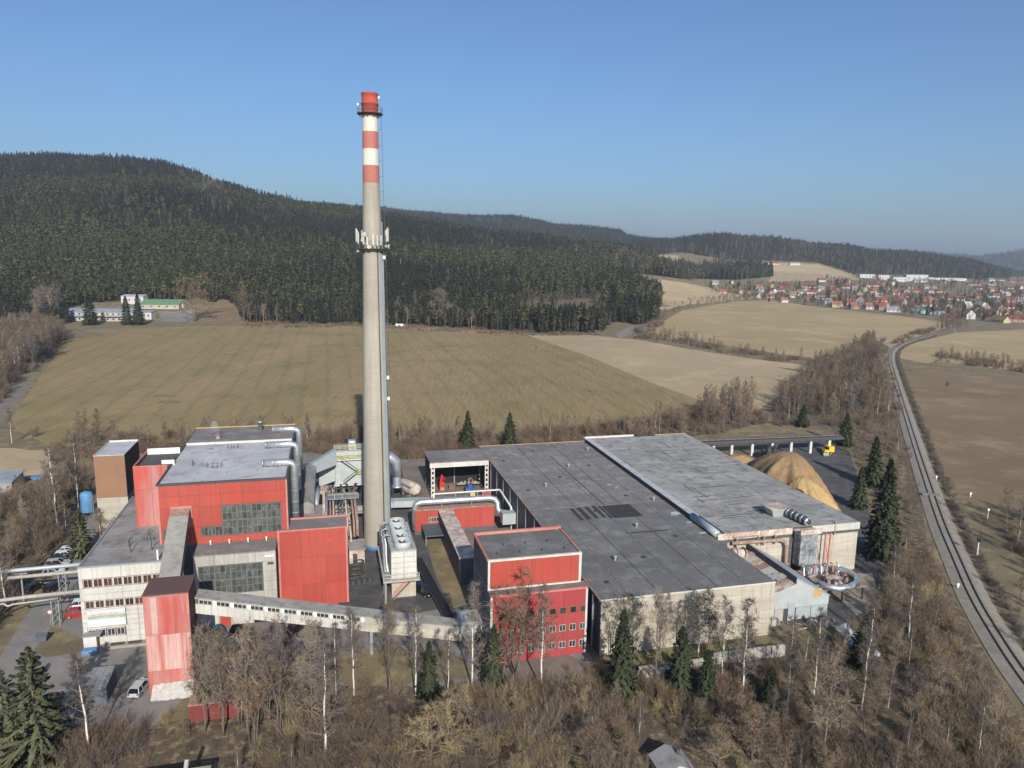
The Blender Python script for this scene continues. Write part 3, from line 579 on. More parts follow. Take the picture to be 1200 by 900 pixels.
for a, z, r in ((6.1, 65.0, .55), (4.2, 67.4, .42), (4.05, 66.2, .35), (4.45, 64.9, .38), (5.6, 65.1, .3), (3.6, 64.0, .28)):
    piece('dish_antenna', r, lambda: MB().tube([(0, -.18, 0), (0, 0, 0), (0, .1, 0), (0, .3, 0)], [r, r * .95, r * .3, .06], 14), M['white_panel'], ch, (3.3 * math.cos(a), 3.3 * math.sin(a), z), a + math.pi / 2)
# cable ladder, duct and cables down the right side
tr_ = MB()
for z0, z1 in ((1.0, 20), (20, 40), (40, 63.4)):
    A_, B_ = [], []
    for z, o in ((z0, A_), (z1, B_)):
        r0 = chr_(z) - .05; a0 = 5.56
        for rr, da in ((r0, -.22), (r0 + .42, -.22), (r0 + .42, .22), (r0, .22)): o.append((rr * math.cos(a0 + da * 2.4 / (r0 + 1)), rr * math.sin(a0 + da * 2.4 / (r0 + 1)), z))
    tr_.ext(A_, B_)
tr_.obj('cable_tray', M['zinc_flat'], ch)
for a, rr, mt in ((5.16, .13, 'steel_dark'), (5.98, .13, 'steel_dark'), (6.1, .09, 'zinc_flat')):
    MB().tube([((chr_(z) + .16) * math.cos(a), (chr_(z) + .16) * math.sin(a), z) for z in (1, 20, 40, 64, 70 if rr < .1 else 63)], rr, 6).obj('riser_pipe' if rr > .1 else 'cable', M[mt], ch)
lad = MB()
for s in (-.28, .28): lad.tube([((chr_(z) + .75) * math.cos(6.2 + s / chr_(z)), (chr_(z) + .75) * math.sin(6.2 + s / chr_(z)), z) for z in (2, 20, 40, 64, 77, 91)], .05, 4)
for k in range(90):
    z = 2.5 + k; r_ = chr_(z) + .75; d = .28 / chr_(z); lad.bar((r_ * math.cos(6.2 - d), r_ * math.sin(6.2 - d), z), (r_ * math.cos(6.2 + d), r_ * math.sin(6.2 + d), z), .05)
for k in range(30):
    z = 4 + 3 * k; r_ = chr_(z); lad.bar((r_ * math.cos(6.2), r_ * math.sin(6.2), z), ((r_ + .8) * math.cos(6.2), (r_ + .8) * math.sin(6.2), z), .06)
lad.obj('ladder', M['steel_dark'], ch)
for z in (33, 37.5, 62.5): piece('junction_box', 1, lambda: MB().box(-.25, .25, -.2, .2, 0, .7), M['white_paint'], ch, ((chr_(z) + .5) * math.cos(5.9), (chr_(z) + .5) * math.sin(5.9), z))

# --- white office building at the left
wb = T('office_building', 'white panelled three-storey factory office with two rows of brown ribbon windows', 'building', -49.2, -31.9)
U0, U1, V0, V1, ZT = -49.2, -36.8, -31.9, 3.5, 13.4
m = mbT(wb); m.box(U0, U1, V0, V1, 0, ZT); m.obj('wall', M['dark_joint'], wb)
m = mbT(wb); m.box(U0 + .25, U1 - .25, V0 + .25, V1 - .25, ZT - .05, ZT + .08); m.obj('roof', M['roof_old'], wb)
for k in range(5):
    for j in range(3): piece('roof_sheet', 'wb', lambda: MB().box(0, 3.9, 0, 6.9, 0, .03), M['roof_old'], wb, (.3 + j * 3.95, .3 + k * 6.98, ZT + .08))
m = mbT(wb)
for a in ((U0 - .06, U1, V0 - .08, V0 + .3), (U0 - .06, U0 + .28, V0 + .3, V1)): m.box(*a, ZT, ZT + .28)
m.obj('parapet', M['steel'], wb)
colsw = lin(U0, U1, 2); 
panels(wb, colsw, [9.95 + 1.55, ZT], V0, M['white_panel']); panels(wb, colsw, [7.75, 8.85, 9.95], V0, M['white_panel'])
panels(wb, [U0, -42.9, -40.9, -38.8, U1], [3.1, 4.0, 4.8, 5.6, 6.35], V0, M['white_panel']); panels(wb, [U0, -48.6], [0, 3.1], V0, M['white_panel']); panels(wb, [-42.9, -40.9, -38.8, U1], [0, 1.05, 2.1, 3.1], V0, M['white_panel'])
panels(wb, [-48.6, -42.9], [0, 1.35], V0, M['white_panel']); panels(wb, [-48.6, -42.9], [2.75, 3.1], V0, M['white_panel'])
panels(wb, [U0, U0 + .55], [6.35, 7.75, 9.95, 11.5], V0, M['white_panel'])
for k in range(5): panels(wb, lin(V0, V1, 6), lin(0, ZT, 5)[k:k + 2], U0, M['white_panel'], 'left')
for z0, n in ((10.0, 8), (6.4, 8)):
    for k in range(n):
        a = U0 + .62 + k * 1.46
        window(wb, a, a + 1.3, z0 + .05, z0 + (1.42 if z0 > 8 else 1.28), V0 + .02, 2, 1, 'frame_pale', 'glass_curtain', .07, .1)
        panels(wb, [a + 1.31, a + 1.45], [z0 + .02, z0 + 1.46], V0, M['white_panel'], name='window_pier', proud=.05, gap=.01)
for k in range(4): window(wb, -48.5 + k * 1.4, -48.5 + k * 1.4 + 1.15, 1.45, 2.68, V0 + .02, 2, 1, 'white_trim', 'glass_dark', .07, .1)
sg = mbT(wb); sg.box(-48.2, -42.7, V0 - .75, V0 - .06, 3.55, 4.7).box(-48.2, -42.7, V0 - .7, V0 - .06, 5.75, 6.2); sg = sg.obj('sign_board', M['white_paint'], wb, label='white signboard with a grey-green stripe')
m = mbT(wb); m.box(-48.2, -42.7, V0 - .5, V0 - .06, 4.7, 5.2); m.obj('stripe', M['green_band'], sg)
m = mbT(wb); m.box(-48.2, -42.7, V0 - .4, V0 - .06, 5.2, 5.75); m.obj('backing', M['white_panel'], sg)
for k in range(5): piece('letter_mark', k % 2, lambda: MB().box(0, .5, -.03, 0, 0, .34).box(.12, .38, -.04, -.03, .1, .2), M['orange_paint'], sg, (1.5 + k * .85, -.41, 5.3))
m = mbT(wb); m.box(-48.9, -47.0, V0 - 1.5, V0 - .07, 0, 2.3); e = m.obj('entrance_porch', M['white_trim'], wb)
m = mbT(wb); m.box(-46.99, -46.96, V0 - 1.2, V0 - .4, .1, 2.0); m.obj('door', M['frame_red'], e)
m = mbT(wb); m.box(-49.0, -46.4, V0 - 1.7, V0 - .07, 2.3, 2.42); m.obj('porch_roof', M['steel'], e)
piece('wall_vent', 1, lambda: MB().box(0, .3, -.16, 0, 0, .55), M['steel_dark'], wb, (9.4, -.06, 5.0))
for u, v, L in ((-43.4, -24.5, 1.4), (-42.6, -27.0, 2.6), (-39.4, -26.6, 2.0), (-41.4, -19.5, 1.1)):
    m = mbT(wb); m.tube([(u, v, ZT), (u, v, ZT + L), (u + .5, v + .2, ZT + L + .2)], .09, 6); m.obj('roof_pipe', M['steel_dark'], wb)
for k in range(4):
    u = -41.6 + .55 * k; m = mbT(wb); m.tube([(u, -22.2, ZT), (u + .1, -22.2, ZT + 1.1)], .06, 5); m.obj('roof_pipe', M['steel_dark'], wb)
m = mbT(wb); m.tube([(-37.5, V0 + .5, ZT - .1), (-37.5, V0 + .5, ZT + 2.0)], .16, 8); m.obj('white_vent_pipe', M['white_paint'], wb)

# --- tall red main hall behind it
rm = T('boiler_house', 'large red clad boiler house with flat grey roof and wired glass wall', 'building', -38.5, -24.3)
U0, U1, V0, V1, ZT = -38.5, -17.2, -24.3, 16.8, 24.0
m = mbT(rm); m.box(U0, U1, V0, V1, 0, ZT - .1); m.obj('wall', M['dark_joint'], rm)
ru = lin(U0, U1, 6); rz = [13.0, 16.2, 19.9, ZT]
gl = (-28.3, -18.4, 14.4, 19.7)
panels(rm, [U0, -35.0, -31.7, -28.3], [19.9, 22, ZT], V0, M['red']); panels(rm, [-28.3, -24.9, -21.6, -18.3, U1], [19.9, 22, ZT], V0, M['red'])
panels(rm, [U0, -36.9, -35.0, -31.9, -28.3], [16.2, 19.9], V0, M['red']); panels(rm, [-18.3, U1], [13, 16.2, 19.9], V0, M['red'])
panels(rm, [U0, -38.0], [13.0, 16.2], V0, M['red']); panels(rm, [-36.2, -33.6, -31.9], [13.0, 16.2], V0, M['red']); panels(rm, [-38.0, -36.2], [13, 14.2], V0, M['red'])
panels(rm, [-31.9, -28.3, -24.9, -21.6, -18.3], [13.0, 14.3], V0, M['red'])
panels(rm, [U0, -36.8, -34.7, -32.6], lin(0, 13, 4), V0, M['slate_clad'])
panels(rm, [-32.6, -28, -23, U1], [0, 13], V0, M['slate_clad'])
panels(rm, lin(V0, V1, 6), lin(0, ZT, 5), U1, M['slate_clad'], 'right'); panels(rm, lin(-4, V1, 3), lin(0, ZT, 4), U0, M['red'], 'left')
for j in range(2):
    for i in range(4): window(rm, -28.25 + i * 2.48, -28.25 + i * 2.48 + 2.44, 14.4 + j * 2.72, 14.4 + j * 2.72 + 2.68, V0 + .02, 3, 2, 'frame_dark', 'glass_wired', .09, .1)
for i in range(2): window(rm, -31.85 + i * 1.78, -31.85 + i * 1.78 + 1.74, 14.4, 16.1, V0 + .02, 3, 1, 'frame_dark', 'glass_wired', .09, .1)
window(rm, -37.9, -36.3, 14.3, 16.1, V0 + .02, 3, 1, 'frame_dark', 'glass_wired', .09, .1)
for u in (U0 - .02, U1 - .28): m = mbT(rm); m.box(u, u + .3, V0 - .14, V0 - .07, 13, ZT); m.obj('corner_trim', M['red_trim'], rm)
m = mbT(rm); m.box(U0 - .1, U1 + .1, V0 - .16, V0 + .25, ZT - .05, ZT + .32).box(U0 - .1, U0 + .25, V0 + .25, V1, ZT - .05, ZT + .3).box(U1 - .2, U1 + .1, V0 + .25, V1, ZT - .05, ZT + .26); m.obj('roof_edge', M['steel_dark'], rm)
m = mbT(rm); m.box(U0 + .2, U1 - .2, V0 + .25, 3.0, ZT - .1, ZT + .05); m.obj('roof', M['membrane'], rm)
for j in range(5):
    for i in range(4): piece('roof_sheet', 'rm', lambda: MB().box(0, 5.16, 0, 5.33, 0, .025), M['membrane'], rm, (.26 + i * 5.2, .3 + j * 5.37, ZT + .05))
m = mbT(rm); m.box(U0 + .2, U1 - .2, 3.3, V1 - .1, ZT - .1, ZT + .35); m.obj('rear_roof', M['bitumen'], rm)
m = mbT(rm); m.box(U0 + .2, U1 - .2, 2.95, 3.3, ZT - .08, ZT + .5); m.obj('roof_step', M['white_trim'], rm)
m = mbT(rm); m.box(U0, U1, V1 - .1, V1 + .2, ZT - .1, ZT + .55); m.obj('rear_parapet', M['chips_pale'], rm)
for v, u0, zb, zo in ((10.2, -21.8, 16.0, .95), (-2.6, -22.4, 15.0, .8), (-16.2, -22.0, 9.5, .8)):
    zc = ZT + zo; ue = U1 + .95
    d = mbT(rm); d.tube([(u0, v, zc), (ue - 1.3, v, zc), (ue - .45, v, zc - .25), (ue - .1, v, zc - .6), (ue, v, zc - 1.4), (ue, v, zb)], .68, 14); d = d.obj('exhaust_duct', M['silver'], rm, True)
    for q in (ue - 2.2, ue - 3.8, u0 + .2):
        m = mbT(rm); m.tube([(q - .06, v, zc), (q + .06, v, zc)], .76, 14); m.obj('duct_flange', M['steel'], d)
    for zz in np.arange(zb + 1, zc - 2, 2.2): m = mbT(rm); m.lathe([(.70, zz - .06), (.75, zz), (.70, zz + .06)], 14, c=(ue, v)); m.obj('duct_flange', M['steel'], d)
    for q in (u0 + 1, ue - 3): m = mbT(rm); m.box(q - .08, q + .08, v - .5, v + .5, ZT + .05, zc - .6); m.obj('duct_support', M['steel_dark'], d)
m = mbT(rm); m.lathe([(.5, ZT + .3), (.5, ZT + 2.2), (.58, ZT + 2.2), (.58, ZT + 2.4), (0.02, ZT + 2.5)], 14, c=(-24.5, 12.5)); m.obj('vent_pipe', M['silver'], rm, True)
m = mbT(rm); m.lathe([(.55, ZT + .3), (.4, ZT + .9), (.6, ZT + 1.1), (.55, ZT + 1.2), (.1, ZT + 1.25)], 12, c=(-32.6, 6.6)); m.obj('steam_vent', M['rust'], rm)
for u, v in ((-31.9, -14.5), (-30.9, -15), (-30.1, -14.8), (-29.4, -14.5), (-29.9, -1), (-29.2, -1.6), (-28.7, -1.2), (-28, -1), (-34.8, -12.2), (-34.5, -13)):
    m = mbT(rm); m.tube([(u, v, ZT), (u + .25, v, ZT + 1.0)], .07, 5); m.obj('roof_pipe', M['steel_dark'], rm)
# stair tower on its left corner
U0, U1, V0, V1, ZT = -44.3, -38.55, -14.6, -4.0, 24.9
nb = mbT(rm); nb.box(U0, U1, V0, V1, 0, ZT - .6); nb = nb.obj('stair_tower', M['dark_joint'], rm)
ORG[nb] = ORG[rm]
panels(nb, [U0, -41.4, U1], [13.4, 20.6, ZT], V0, M['red_faded']); panels(nb, [V0, -9.3, V1], [13.4, ZT], U0, M['red'], 'left')
m = mbT(rm); m.box(U0, U1, V0 - .02, V0 + .2, ZT - .2, ZT + .1).box(U0 - .06, U0 + .2, V0 + .2, V1, ZT - .2, ZT + .1); m.obj('parapet', M['red_trim'], nb)
m = mbT(rm); m.box(U0 + .2, U1 + .3, V1, V1 + .3, 13, ZT + .55); m.obj('white_parapet_wall', M['white_paint'], nb)
m = mbT(rm); m.box(U1 - 1.6, U1 + .6, V0 + 3.2, V0 + 3.5, 24, ZT + .1); m.obj('white_step_wall', M['white_paint'], nb)
# steam
m = MB(); r_ = random.Random(4)
sm = bpy.data.materials.new('steam'); sm.use_nodes = True; q = sm.node_tree.nodes; q.remove(q['Principled BSDF']); v_ = q.new('ShaderNodeVolumePrincipled'); v_.inputs['Density'].default_value = .16; v_.inputs['Color'].default_value = (1, 1, 1, 1); sm.node_tree.links.new(v_.outputs[0], q['Material Output'].inputs['Volume'])
def blob(mb, c, rad, sq, r):
    bm = bmesh.new(); bmesh.ops.create_icosphere(bm, subdivisions=3, radius=1)
    for vv in bm.verts:
        k = 1 + .22 * math.sin(vv.co.x * 3.1 + r) * math.sin(vv.co.y * 2.7 + 2 * r) + .15 * math.sin(vv.co.z * 5 + r * 3); vv.co *= k
    mb.add([(c[0] + vv.co.x * rad, c[1] + vv.co.y * rad, c[2] + vv.co.z * rad * sq) for vv in bm.verts], [tuple(vv.index for vv in f.verts) for f in bm.faces]); bm.free()
w0 = W(-32.6, 6.6, 25.6)
for k, (dx, dy, dz, rr) in enumerate(((0, 0, 0, .45), (-.2, .1, .8, .7), (-.7, .2, 1.5, 1.0))): blob(m, (dx, dy, dz), rr, .9, k + 1.3)
m.obj('steam_puff', sm, None, True, w0, kind='stuff', label='faint steam drifting from the roof vent')

# --- grey white annex in the middle with a glass wall
ma = T('glazed_annex', 'pale concrete annex with wide wired window below the red boiler house', 'building', -32.5, -29.7)
U0, U1, V0, V1, ZT = -32.5, -19.2, -29.7, -24.45, 13.0
m = mbT(ma); m.box(U0, U1, V0, V1, 0, ZT - .1); m.obj('wall', M['dark_joint'], ma)
panels(ma, lin(U0, U1, 4), [11.1, ZT], V0, M['pale_conc']); panels(ma, [U0, -31.8], [5.8, 11.1], V0, M['pale_conc']); panels(ma, [-21.4, U1], [0, 5.8, 7.5, 9.3, 11.1], V0, M['pale_conc']); panels(ma, lin(U0, -21.4, 3), [0, 2.9, 5.8], V0, M['pale_conc'])
panels(ma, [V0, V1], lin(0, ZT, 4), U0, M['slate_clad'], 'left')
for j in range(2):
    for i in range(4): window(ma, -31.75 + i * 2.58, -31.75 + i * 2.58 + 2.54, 5.85 + j * 2.6, 5.85 + j * 2.6 + 2.56, V0 + .02, 3, 2, 'frame_dark', 'glass_wired', .09, .1)
m = mbT(ma); m.box(U0 - .1, U1, V0 - .12, V1, ZT - .1, ZT + .12); m.obj('roof', M['bitumen'], ma)
for k in range(4): piece('roof_light', 'ma', lambda: MB().lathe([(.12, 0), (.12, .5), (.2, .5), (.2, .7), (.02, .75)], 8), M['white_paint'], ma, (2.2 + k * 3.1, 4.6, ZT + .12))
for a, w, mt in ((-31.6, 2.6, 'white_panel'), (-28.7, 1.7, 'red'), (-26.6, 3.0, 'white_panel'), (-23.2, 3.4, 'black_and_shade')):
    m = mbT(ma); m.box(a, a + w, V0 - .13, V0 - .065, .05, 2.8); m.obj('garage_door', M[mt], ma)
m = mbT(ma); m.box(-21.0, -19.4, V0 - .3, V0 - .08, 12.0, 12.3); m.obj('wall_lamp', M['white_paint'], ma)
m = mbT(ma); m.box(-20.6, -19.6, V0 - .3, V0 - .08, 10.6, 10.95); m.obj('vent_grille', M['steel_dark'], ma)

# --- plain red block in front of the chimney yard
rb = T('red_silo_block', 'plain windowless red clad block with narrow dark roof left of the chimney', 'building', -19.1, -25.3)
U0, U1, V0, V1, ZT = -19.1, -7.0, -25.3, -19.6, 14.6
m = mbT(rb); m.box(U0, U1, V0, V1, 0, ZT - .1); m.obj('wall', M['dark_joint'], rb)
panels(rb, lin(U0, U1, 3), [0, 4.2, 9.4, ZT], V0, M['red'], gap=.04); panels(rb, [V0, V1], lin(0, ZT, 3), U1, M['red_crimson'], 'right'); panels(rb, [V0, V1], lin(0, ZT, 3), U0, M['red'], 'left')
for u in (U0 - .02, U1 - .3): m = mbT(rb); m.box(u, u + .32, V0 - .12, V0 - .065, 0, ZT); m.obj('corner_trim', M['red_trim'], rb)
m = mbT(rb); m.box(U0 + .2, U1 - .2, V0 + .2, V1 - .2, ZT - .1, ZT + .04); m.obj('roof', M['bitumen'], rb)
m = mbT(rb); m.box(U0 - .1, U1 + .1, V0 - .13, V0 + .2, ZT - .08, ZT + .16).box(U0 - .1, U1 + .1, V1 - .2, V1 + .1, ZT - .08, ZT + .35).box(U0 - .1, U0 + .2, V0 + .2, V1 - .2, ZT - .08, ZT + .16).box(U1 - .2, U1 + .1, V0 + .2, V1 - .2, ZT - .08, ZT + .16); m.obj('parapet', M['red_trim'], rb)
piece('bolt_plate', 1, lambda: MB().lathe([(.14, -.02), (.14, .06), (.05, .1)], 8), M['rust'], rb, (9.0, -.1, 12.4), (math.pi / 2, 0, 0))

# --- low roofs and conveyor behind it
lb = T('low_machine_house', 'low grey-roofed machine house between boiler house and chimney', 'building', -17.0, -19.3)
m = mbT(lb); m.box(-16.0, -6.8, -19.2, -6.0, 0, 8.6); m.obj('wall', M['slate_clad'], lb)
m = mbT(lb); m.box(-16.1, -6.6, -19.25, -5.8, 8.6, 8.9); m.obj('roof', M['bitumen'], lb)
m = mbT(lb); m.box(-16.2, -11.7, -5.8, 3.2, 0, 9.0); m.obj('rear_wall', M['steel_dark'], lb)
m = mbT(lb); m.box(-16.3, -11.5, -5.75, 3.4, 9.0, 9.3); m.obj('rear_roof', M['roof_old'], lb)
m = mbT(lb); m.box(-11.2, -6.4, -5.7, 6.2, 0, 5.2); m.obj('side_wall', M['steel_dark'], lb)
m = mbT(lb); m.box(-11.3, -6.2, -5.65, 6.4, 5.2, 5.45); m.obj('side_roof', M['roof_old'], lb)
for k in range(3): piece('roof_hatch', 'lb', lambda: MB().box(0, .8, 0, .8, 0, .5), M['white_trim'], lb, (3.2 + 2.2 * k, 2.4 + .4 * k, 8.9))
cg = T('conveyor_gallery', 'sloping grey sheet-metal conveyor gallery beside the filter house', 'conveyor', -16, 2)
m = mbT(cg); m.ext([(-16.0, -2, 8.9), (-13.2, -2, 8.9), (-13.2, -2, 11.2), (-14.6, -2, 12.0), (-16.0, -2, 11.2)], [(-15.8, 22, 10.2), (-13.0, 22, 10.2), (-13.0, 22, 12.6), (-14.4, 22, 13.4), (-15.8, 22, 12.6)]); m.obj('gallery', M['roof_old'], cg)
m = mbT(cg); m.ext([(-14.4, 22, 10.4), (-8.2, 26, 11.5), (-8.2, 28.5, 11.5), (-14.4, 24.6, 10.4)], [(-14.4, 22, 12.9), (-8.2, 26, 15.5), (-8.2, 28.5, 15.5), (-14.4, 24.6, 12.9)]); m.obj('cross_gallery', M['zinc_flat'], cg)
for v in (6, 14, 21): m = mbT(cg); m.box(-15.4, -15.1, v, v + .3, 0, 10).box(-13.9, -13.6, v, v + .3, 0, 10).bar((-15.2, v + .15, 1), (-13.7, v + .15, 9.5), .15); m.obj('trestle', M['steel_dark'], cg)
m = mbT(cg); m.tube([(-12.8, 4, 6), (-12.8, 4, 9.6), (-12.6, 6.0, 10.8), (-12.4, 10, 11.2)], .55, 10); m.obj('feed_duct', M['steel'], cg, True)
m = mbT(cg); m.tube([(-10.8, -4, 5.4), (-10.8, -4, 9), (-10.7, 2, 9.9), (-10.7, 9, 10)], .3, 8); m.obj('duct', M['silver'], cg, True)

# --- filter house behind the chimney
fh = T('filter_house', 'light grey dust filter house on steel legs with yellow roof railings', 'filter plant', -8.4, 28)
U0, U1, V0, V1 = -8.4, .8, 28, 34
m = mbT(fh); m.box(U0, U1, V0, V1, 5.9, 12.2); m.obj('casing', M['zinc_flat'], fh)
panels(fh, [U0, -5.4, -2.3, U1], [5.9, 9.0, 12.2], V0, M['zinc'], proud=.05); panels(fh, [V0, 31, V1], [5.9, 9.0, 12.2], U0, M['zinc'], 'left', proud=.05)
m = mbT(fh); m.box(U0 - .4, U1 + .4, V0 - .9, V1 + .4, 12.2, 12.45).box(U0 - .3, U1 + .3, V0 - .9, V1, 5.6, 5.9); m.obj('deck', M['white_trim'], fh)
m = mbT(fh); m.box(U0 + .2, U1 - .2, V0 + .2, V1 - .2, 12.45, 14.6); m.obj('penthouse', M['zinc'], fh)
m = mbT(fh); m.box(U0 - .2, U1 + .2, V0 - .2, V1, 14.6, 14.8); m.obj('penthouse_roof', M['steel'], fh)
for zz, vv in ((12.45, V0 - .85), (14.8, V0 - .15)):
    m = mbT(fh)
    for k in range(8): u = U0 - .2 + k * (U1 - U0 + .4) / 7; m.box(u - .04, u + .04, vv, vv + .08, zz, zz + 1.15)
    for hh in (.4, .75, 1.1): m.box(U0 - .3, U1 + .3, vv - .03, vv + .1, zz + hh, zz + hh + .1)
    m.obj('railing', M['yellow_rail'], fh)
for a, b in (((-7.2, V0 - .3, 12.2), (-2.9, V0 - .3, 8.8)), ((-2.9, V0 - .3, 8.8), (-6.6, V0 - .3, 5.9))):
    m = mbT(fh); m.bar(a, b, .7, .14)
    m.bar((a[0], a[1] - .35, a[2] + .9), (b[0], b[1] - .35, b[2] + .9), .08); m.obj('stair_flight', M['steel_dark'], fh)
m = mbT(fh); m.box(-3.6, -1.4, V0 - 1.0, V0 - .06, 8.6, 8.75).box(-3.6, -1.4, V0 - 1.0, V0 - .94, 9.3, 9.4).box(-3.6, -1.4, V0 - 1.0, V0 - .94, 9.75, 9.85); m.obj('landing', M['yellow_rail'], fh)
m = mbT(fh); m.box(-5.0, -3.2, 30, 31.5, 14.8, 16.6).box(-4.6, -3.6, 29.6, 30, 15.2, 16.2); m.obj('fan_unit', M['silver'], fh)
for k in range(3):
    u = U0 + .4 + k * 3.0
    m = mbT(fh); m.ext([(u, V0 + .6, 5.6), (u + 2.6, V0 + .6, 5.6), (u + 2.6, V0 + 4, 5.6), (u, V0 + 4, 5.6)], [(u + 1.1, V0 + 2, 3.2), (u + 1.5, V0 + 2, 3.2), (u + 1.5, V0 + 2.4, 3.2), (u + 1.1, V0 + 2.4, 3.2)]); m.obj('hopper', M['zinc_flat'], fh)
for u in (U0, -5.3, -2.2, U1 - .3):
    for v in (V0 - .5, V1 - .3): piece('leg', 'fh', lambda: MB().box(0, .3, 0, .3, 0, 5.6), M['steel_dark'], fh, (u - U0, v - V0, 0))
m = mbT(fh); m.bar((U0, V0 - .3, 2.6), (U1, V0 - .3, 2.6), .2).bar((U0, V0 - .3, 1.2), (-5.2, V0 - .3, 4.8), .14).bar((-2.2, V0 - .3, 1.2), (.6, V0 - .3, 4.8), .14); m.obj('brace', M['steel_dark'], fh)
m = mbT(fh); m.ext([(-12.5, 29.5, 5.0), (-8.5, 29, 6.5), (-8.5, 33, 6.5), (-12.5, 33, 5.0)], [(-12.5, 29.5, 9.5), (-8.5, 29, 12), (-8.5, 33, 12), (-12.5, 33, 9.5)]); m.obj('inlet_duct', M['zinc'], fh)
m = mbT(fh); m.tube([(-12, 31, 7.3), (-14, 31, 8.6), (-15.2, 31, 9.2), (-16, 31, 9.0)], .95, 12); m.obj('bend', M['silver'], fh, True)
m = mbT(fh); m.box(-12.6, -9.0, 20.5, 24.5, 0, 6.6).box(-12.9, -8.7, 20.2, 24.7, 6.6, 6.8); m.obj('switch_house', M['rusty_white'], fh)
m = mbT(fh); m.box(-8.0, 2.2, 14.0, 15.6, 2.8, 3.2).box(-8, 2.2, 15.2, 15.6, 3.2, 4.2); m.obj('pipe_bridge', M['steel'], fh)

# --- ducts, cyclone and tank right of the chimney
cy = T('cyclone', 'silver elbow duct and cyclone standing right of the chimney', 'cyclone', 7.2, 30.5)
m = mbT(cy); m.tube([(.9, 30.6, 10.4), (3.5, 30.5, 11.6), (5.4, 30.5, 11.5), (6.8, 30.5, 10.2), (7.2, 30.5, 8.6), (7.2, 30.5, 6.2)], [1.5, 1.6, 1.55, 1.4, 1.2, 1.0], 14); m.obj('elbow', M['silver'], cy, True)
m = mbT(cy); m.lathe([(1.0, 6.2), (1.0, 3.9), (1.5, 3.8), (1.5, 3.4)], 14, c=(7.2, 30.5)); m.obj('cone', M['silver'], cy, True)
for k in range(4): piece('leg', 'cy', lambda: MB().box(-.1, .1, -.1, .1, 0, 3.5), M['steel_dark'], cy, (1.2 * (-1) ** k, 1.2 * (-1) ** (k // 2), 0))
tk = T('storage_tank', 'pale rounded metal tank lying beside the open shed', 'tank', 10.8, 34)
m = mbT(tk); m.tube([(8.5, 38.5, 1.9), (9.6, 36.4, 1.9), (12.0, 32.0, 1.9), (12.5, 31.0, 1.8), (12.8, 30.5, 1.6)], [1.5, 1.75, 1.75, 1.4, .3], 16); m.obj('shell', M['rusty_white'], tk, True)
m = mbT(tk); m.bar((9, 34, .3), (11.4, 38.4, .3), .4).bar((10.6, 32, .3), (13, 35, .3), .4).bar((7.8, 36, 3.2), (10.8, 30.4, 3.0), .35); m.obj('cradle', M['steel'], tk)
ld = T('oval_duct', 'long grey insulated duct between chimney and open shed', 'duct', 4, 20)
m = mbT(ld); m.pz([(2.9, 20.0), (12.5, 18.9), (14.2, 19.2), (14.8, 20.1), (14.2, 21.2), (12.6, 21.6), (2.9, 22.6)], 1.6, 3.2); m.obj('duct_body', M['zinc'], ld)
m = mbT(ld); m.box(4, 4.3, 20.5, 22, 0, 1.6).box(12.6, 12.9, 19.5, 21, 0, 1.6); m.obj('support', M['steel_dark'], ld)
pp = T('white_pipe', 'thin white pipe spanning in front of the open shed', 'pipe', 14.6, 15.2)
m = mbT(pp); m.tube([(14.6, 15.2, 0), (14.6, 15.2, 6), (31.0, 15.2, 6), (31.2, 14.8, 6), (31.25, 4, 5.4), (31.25, 3.5, 5.0), (31.25, 3.5, 0)], .26, 8); m.obj('run', M['white_paint'], pp, True)
for u in (20, 25.5): piece('support', 'pp', lambda: MB().box(-.1, .1, -.1, .1, 0, 5.7), M['steel'], pp, (u - 14.6, 0, 0))
dp = T('silver_duct', 'ribbed silver duct arching over the low red building', 'duct', 9.4, 6.4)
m = mbT(dp); m.tube([(8.9, 5.6, 1.0), (8.9, 5.6, 6.3), (9.3, 5.6, 7.2), (10.2, 5.6, 7.5), (26.4, 5.4, 7.5), (27.6, 5.2, 7.2), (28.2, 5.0, 6.4), (28.2, 4.6, 5.0), (28.6, 4.0, 4.4), (29.4, 3.6, 4.3), (33.0, 1.0, 4.3)], .72, 14); dd = m.obj('duct_run', M['silver'], dp, True)
for k in range(13): m = mbT(dp); m.tube([(10.9 + 1.25 * k, 5.6 - .012 * k, 7.5), (11.0 + 1.25 * k, 5.6 - .012 * k, 7.5)], .78, 14); m.obj('duct_flange', M['zinc_flat'], dd)
m = mbT(dp); m.box(28.4, 33.2, .2, 2.6, 2.6, 5.2); m.obj('duct_box', M['zinc'], dp)
for u in (15, 22): m = mbT(dp); m.box(u, u + .15, 5.4, 5.6, 6.05, 6.85); m.obj('support', M['steel'], dp)

# --- low red building and its corridor
rl = T('low_red_building', 'long low red building below the silver duct with one small window', 'building', 8.8, 4.6)
U0, U1, V0, V1, ZT = 8.8, 27.4, 4.6, 8.4, 5.9
m = mbT(rl); m.box(U0, U1, V0, V1, 0, ZT - .1); m.obj('wall', M['dark_joint'], rl)
panels(rl, [U0, 11.9, 14.4, 17.6, 20.8, 24.1, U1], [.9, ZT], V0, M['red']); panels(rl, [U0, 14.4, 20.8, U1], [0, .9], V0, M['slate_clad']); panels(rl, [V0, V1], [0, ZT], U0, M['slate_clad'], 'left')
window(rl, 12.0, 14.3, 2.9, 4.1, V0 - .09, 4, 1, 'frame_pale', 'glass_dark', .1, .06)
m = mbT(rl); m.box(U0 - .1, U1 + .1, V0 - .12, V1 + .1, ZT - .1, ZT + .1); m.obj('roof', M['rust'], rl)
m = mbT(rl); m.box(10.2, 14.8, -2.6, 4.5, 2.2, 2.5); m.obj('canopy', M['slate_clad'], rl)
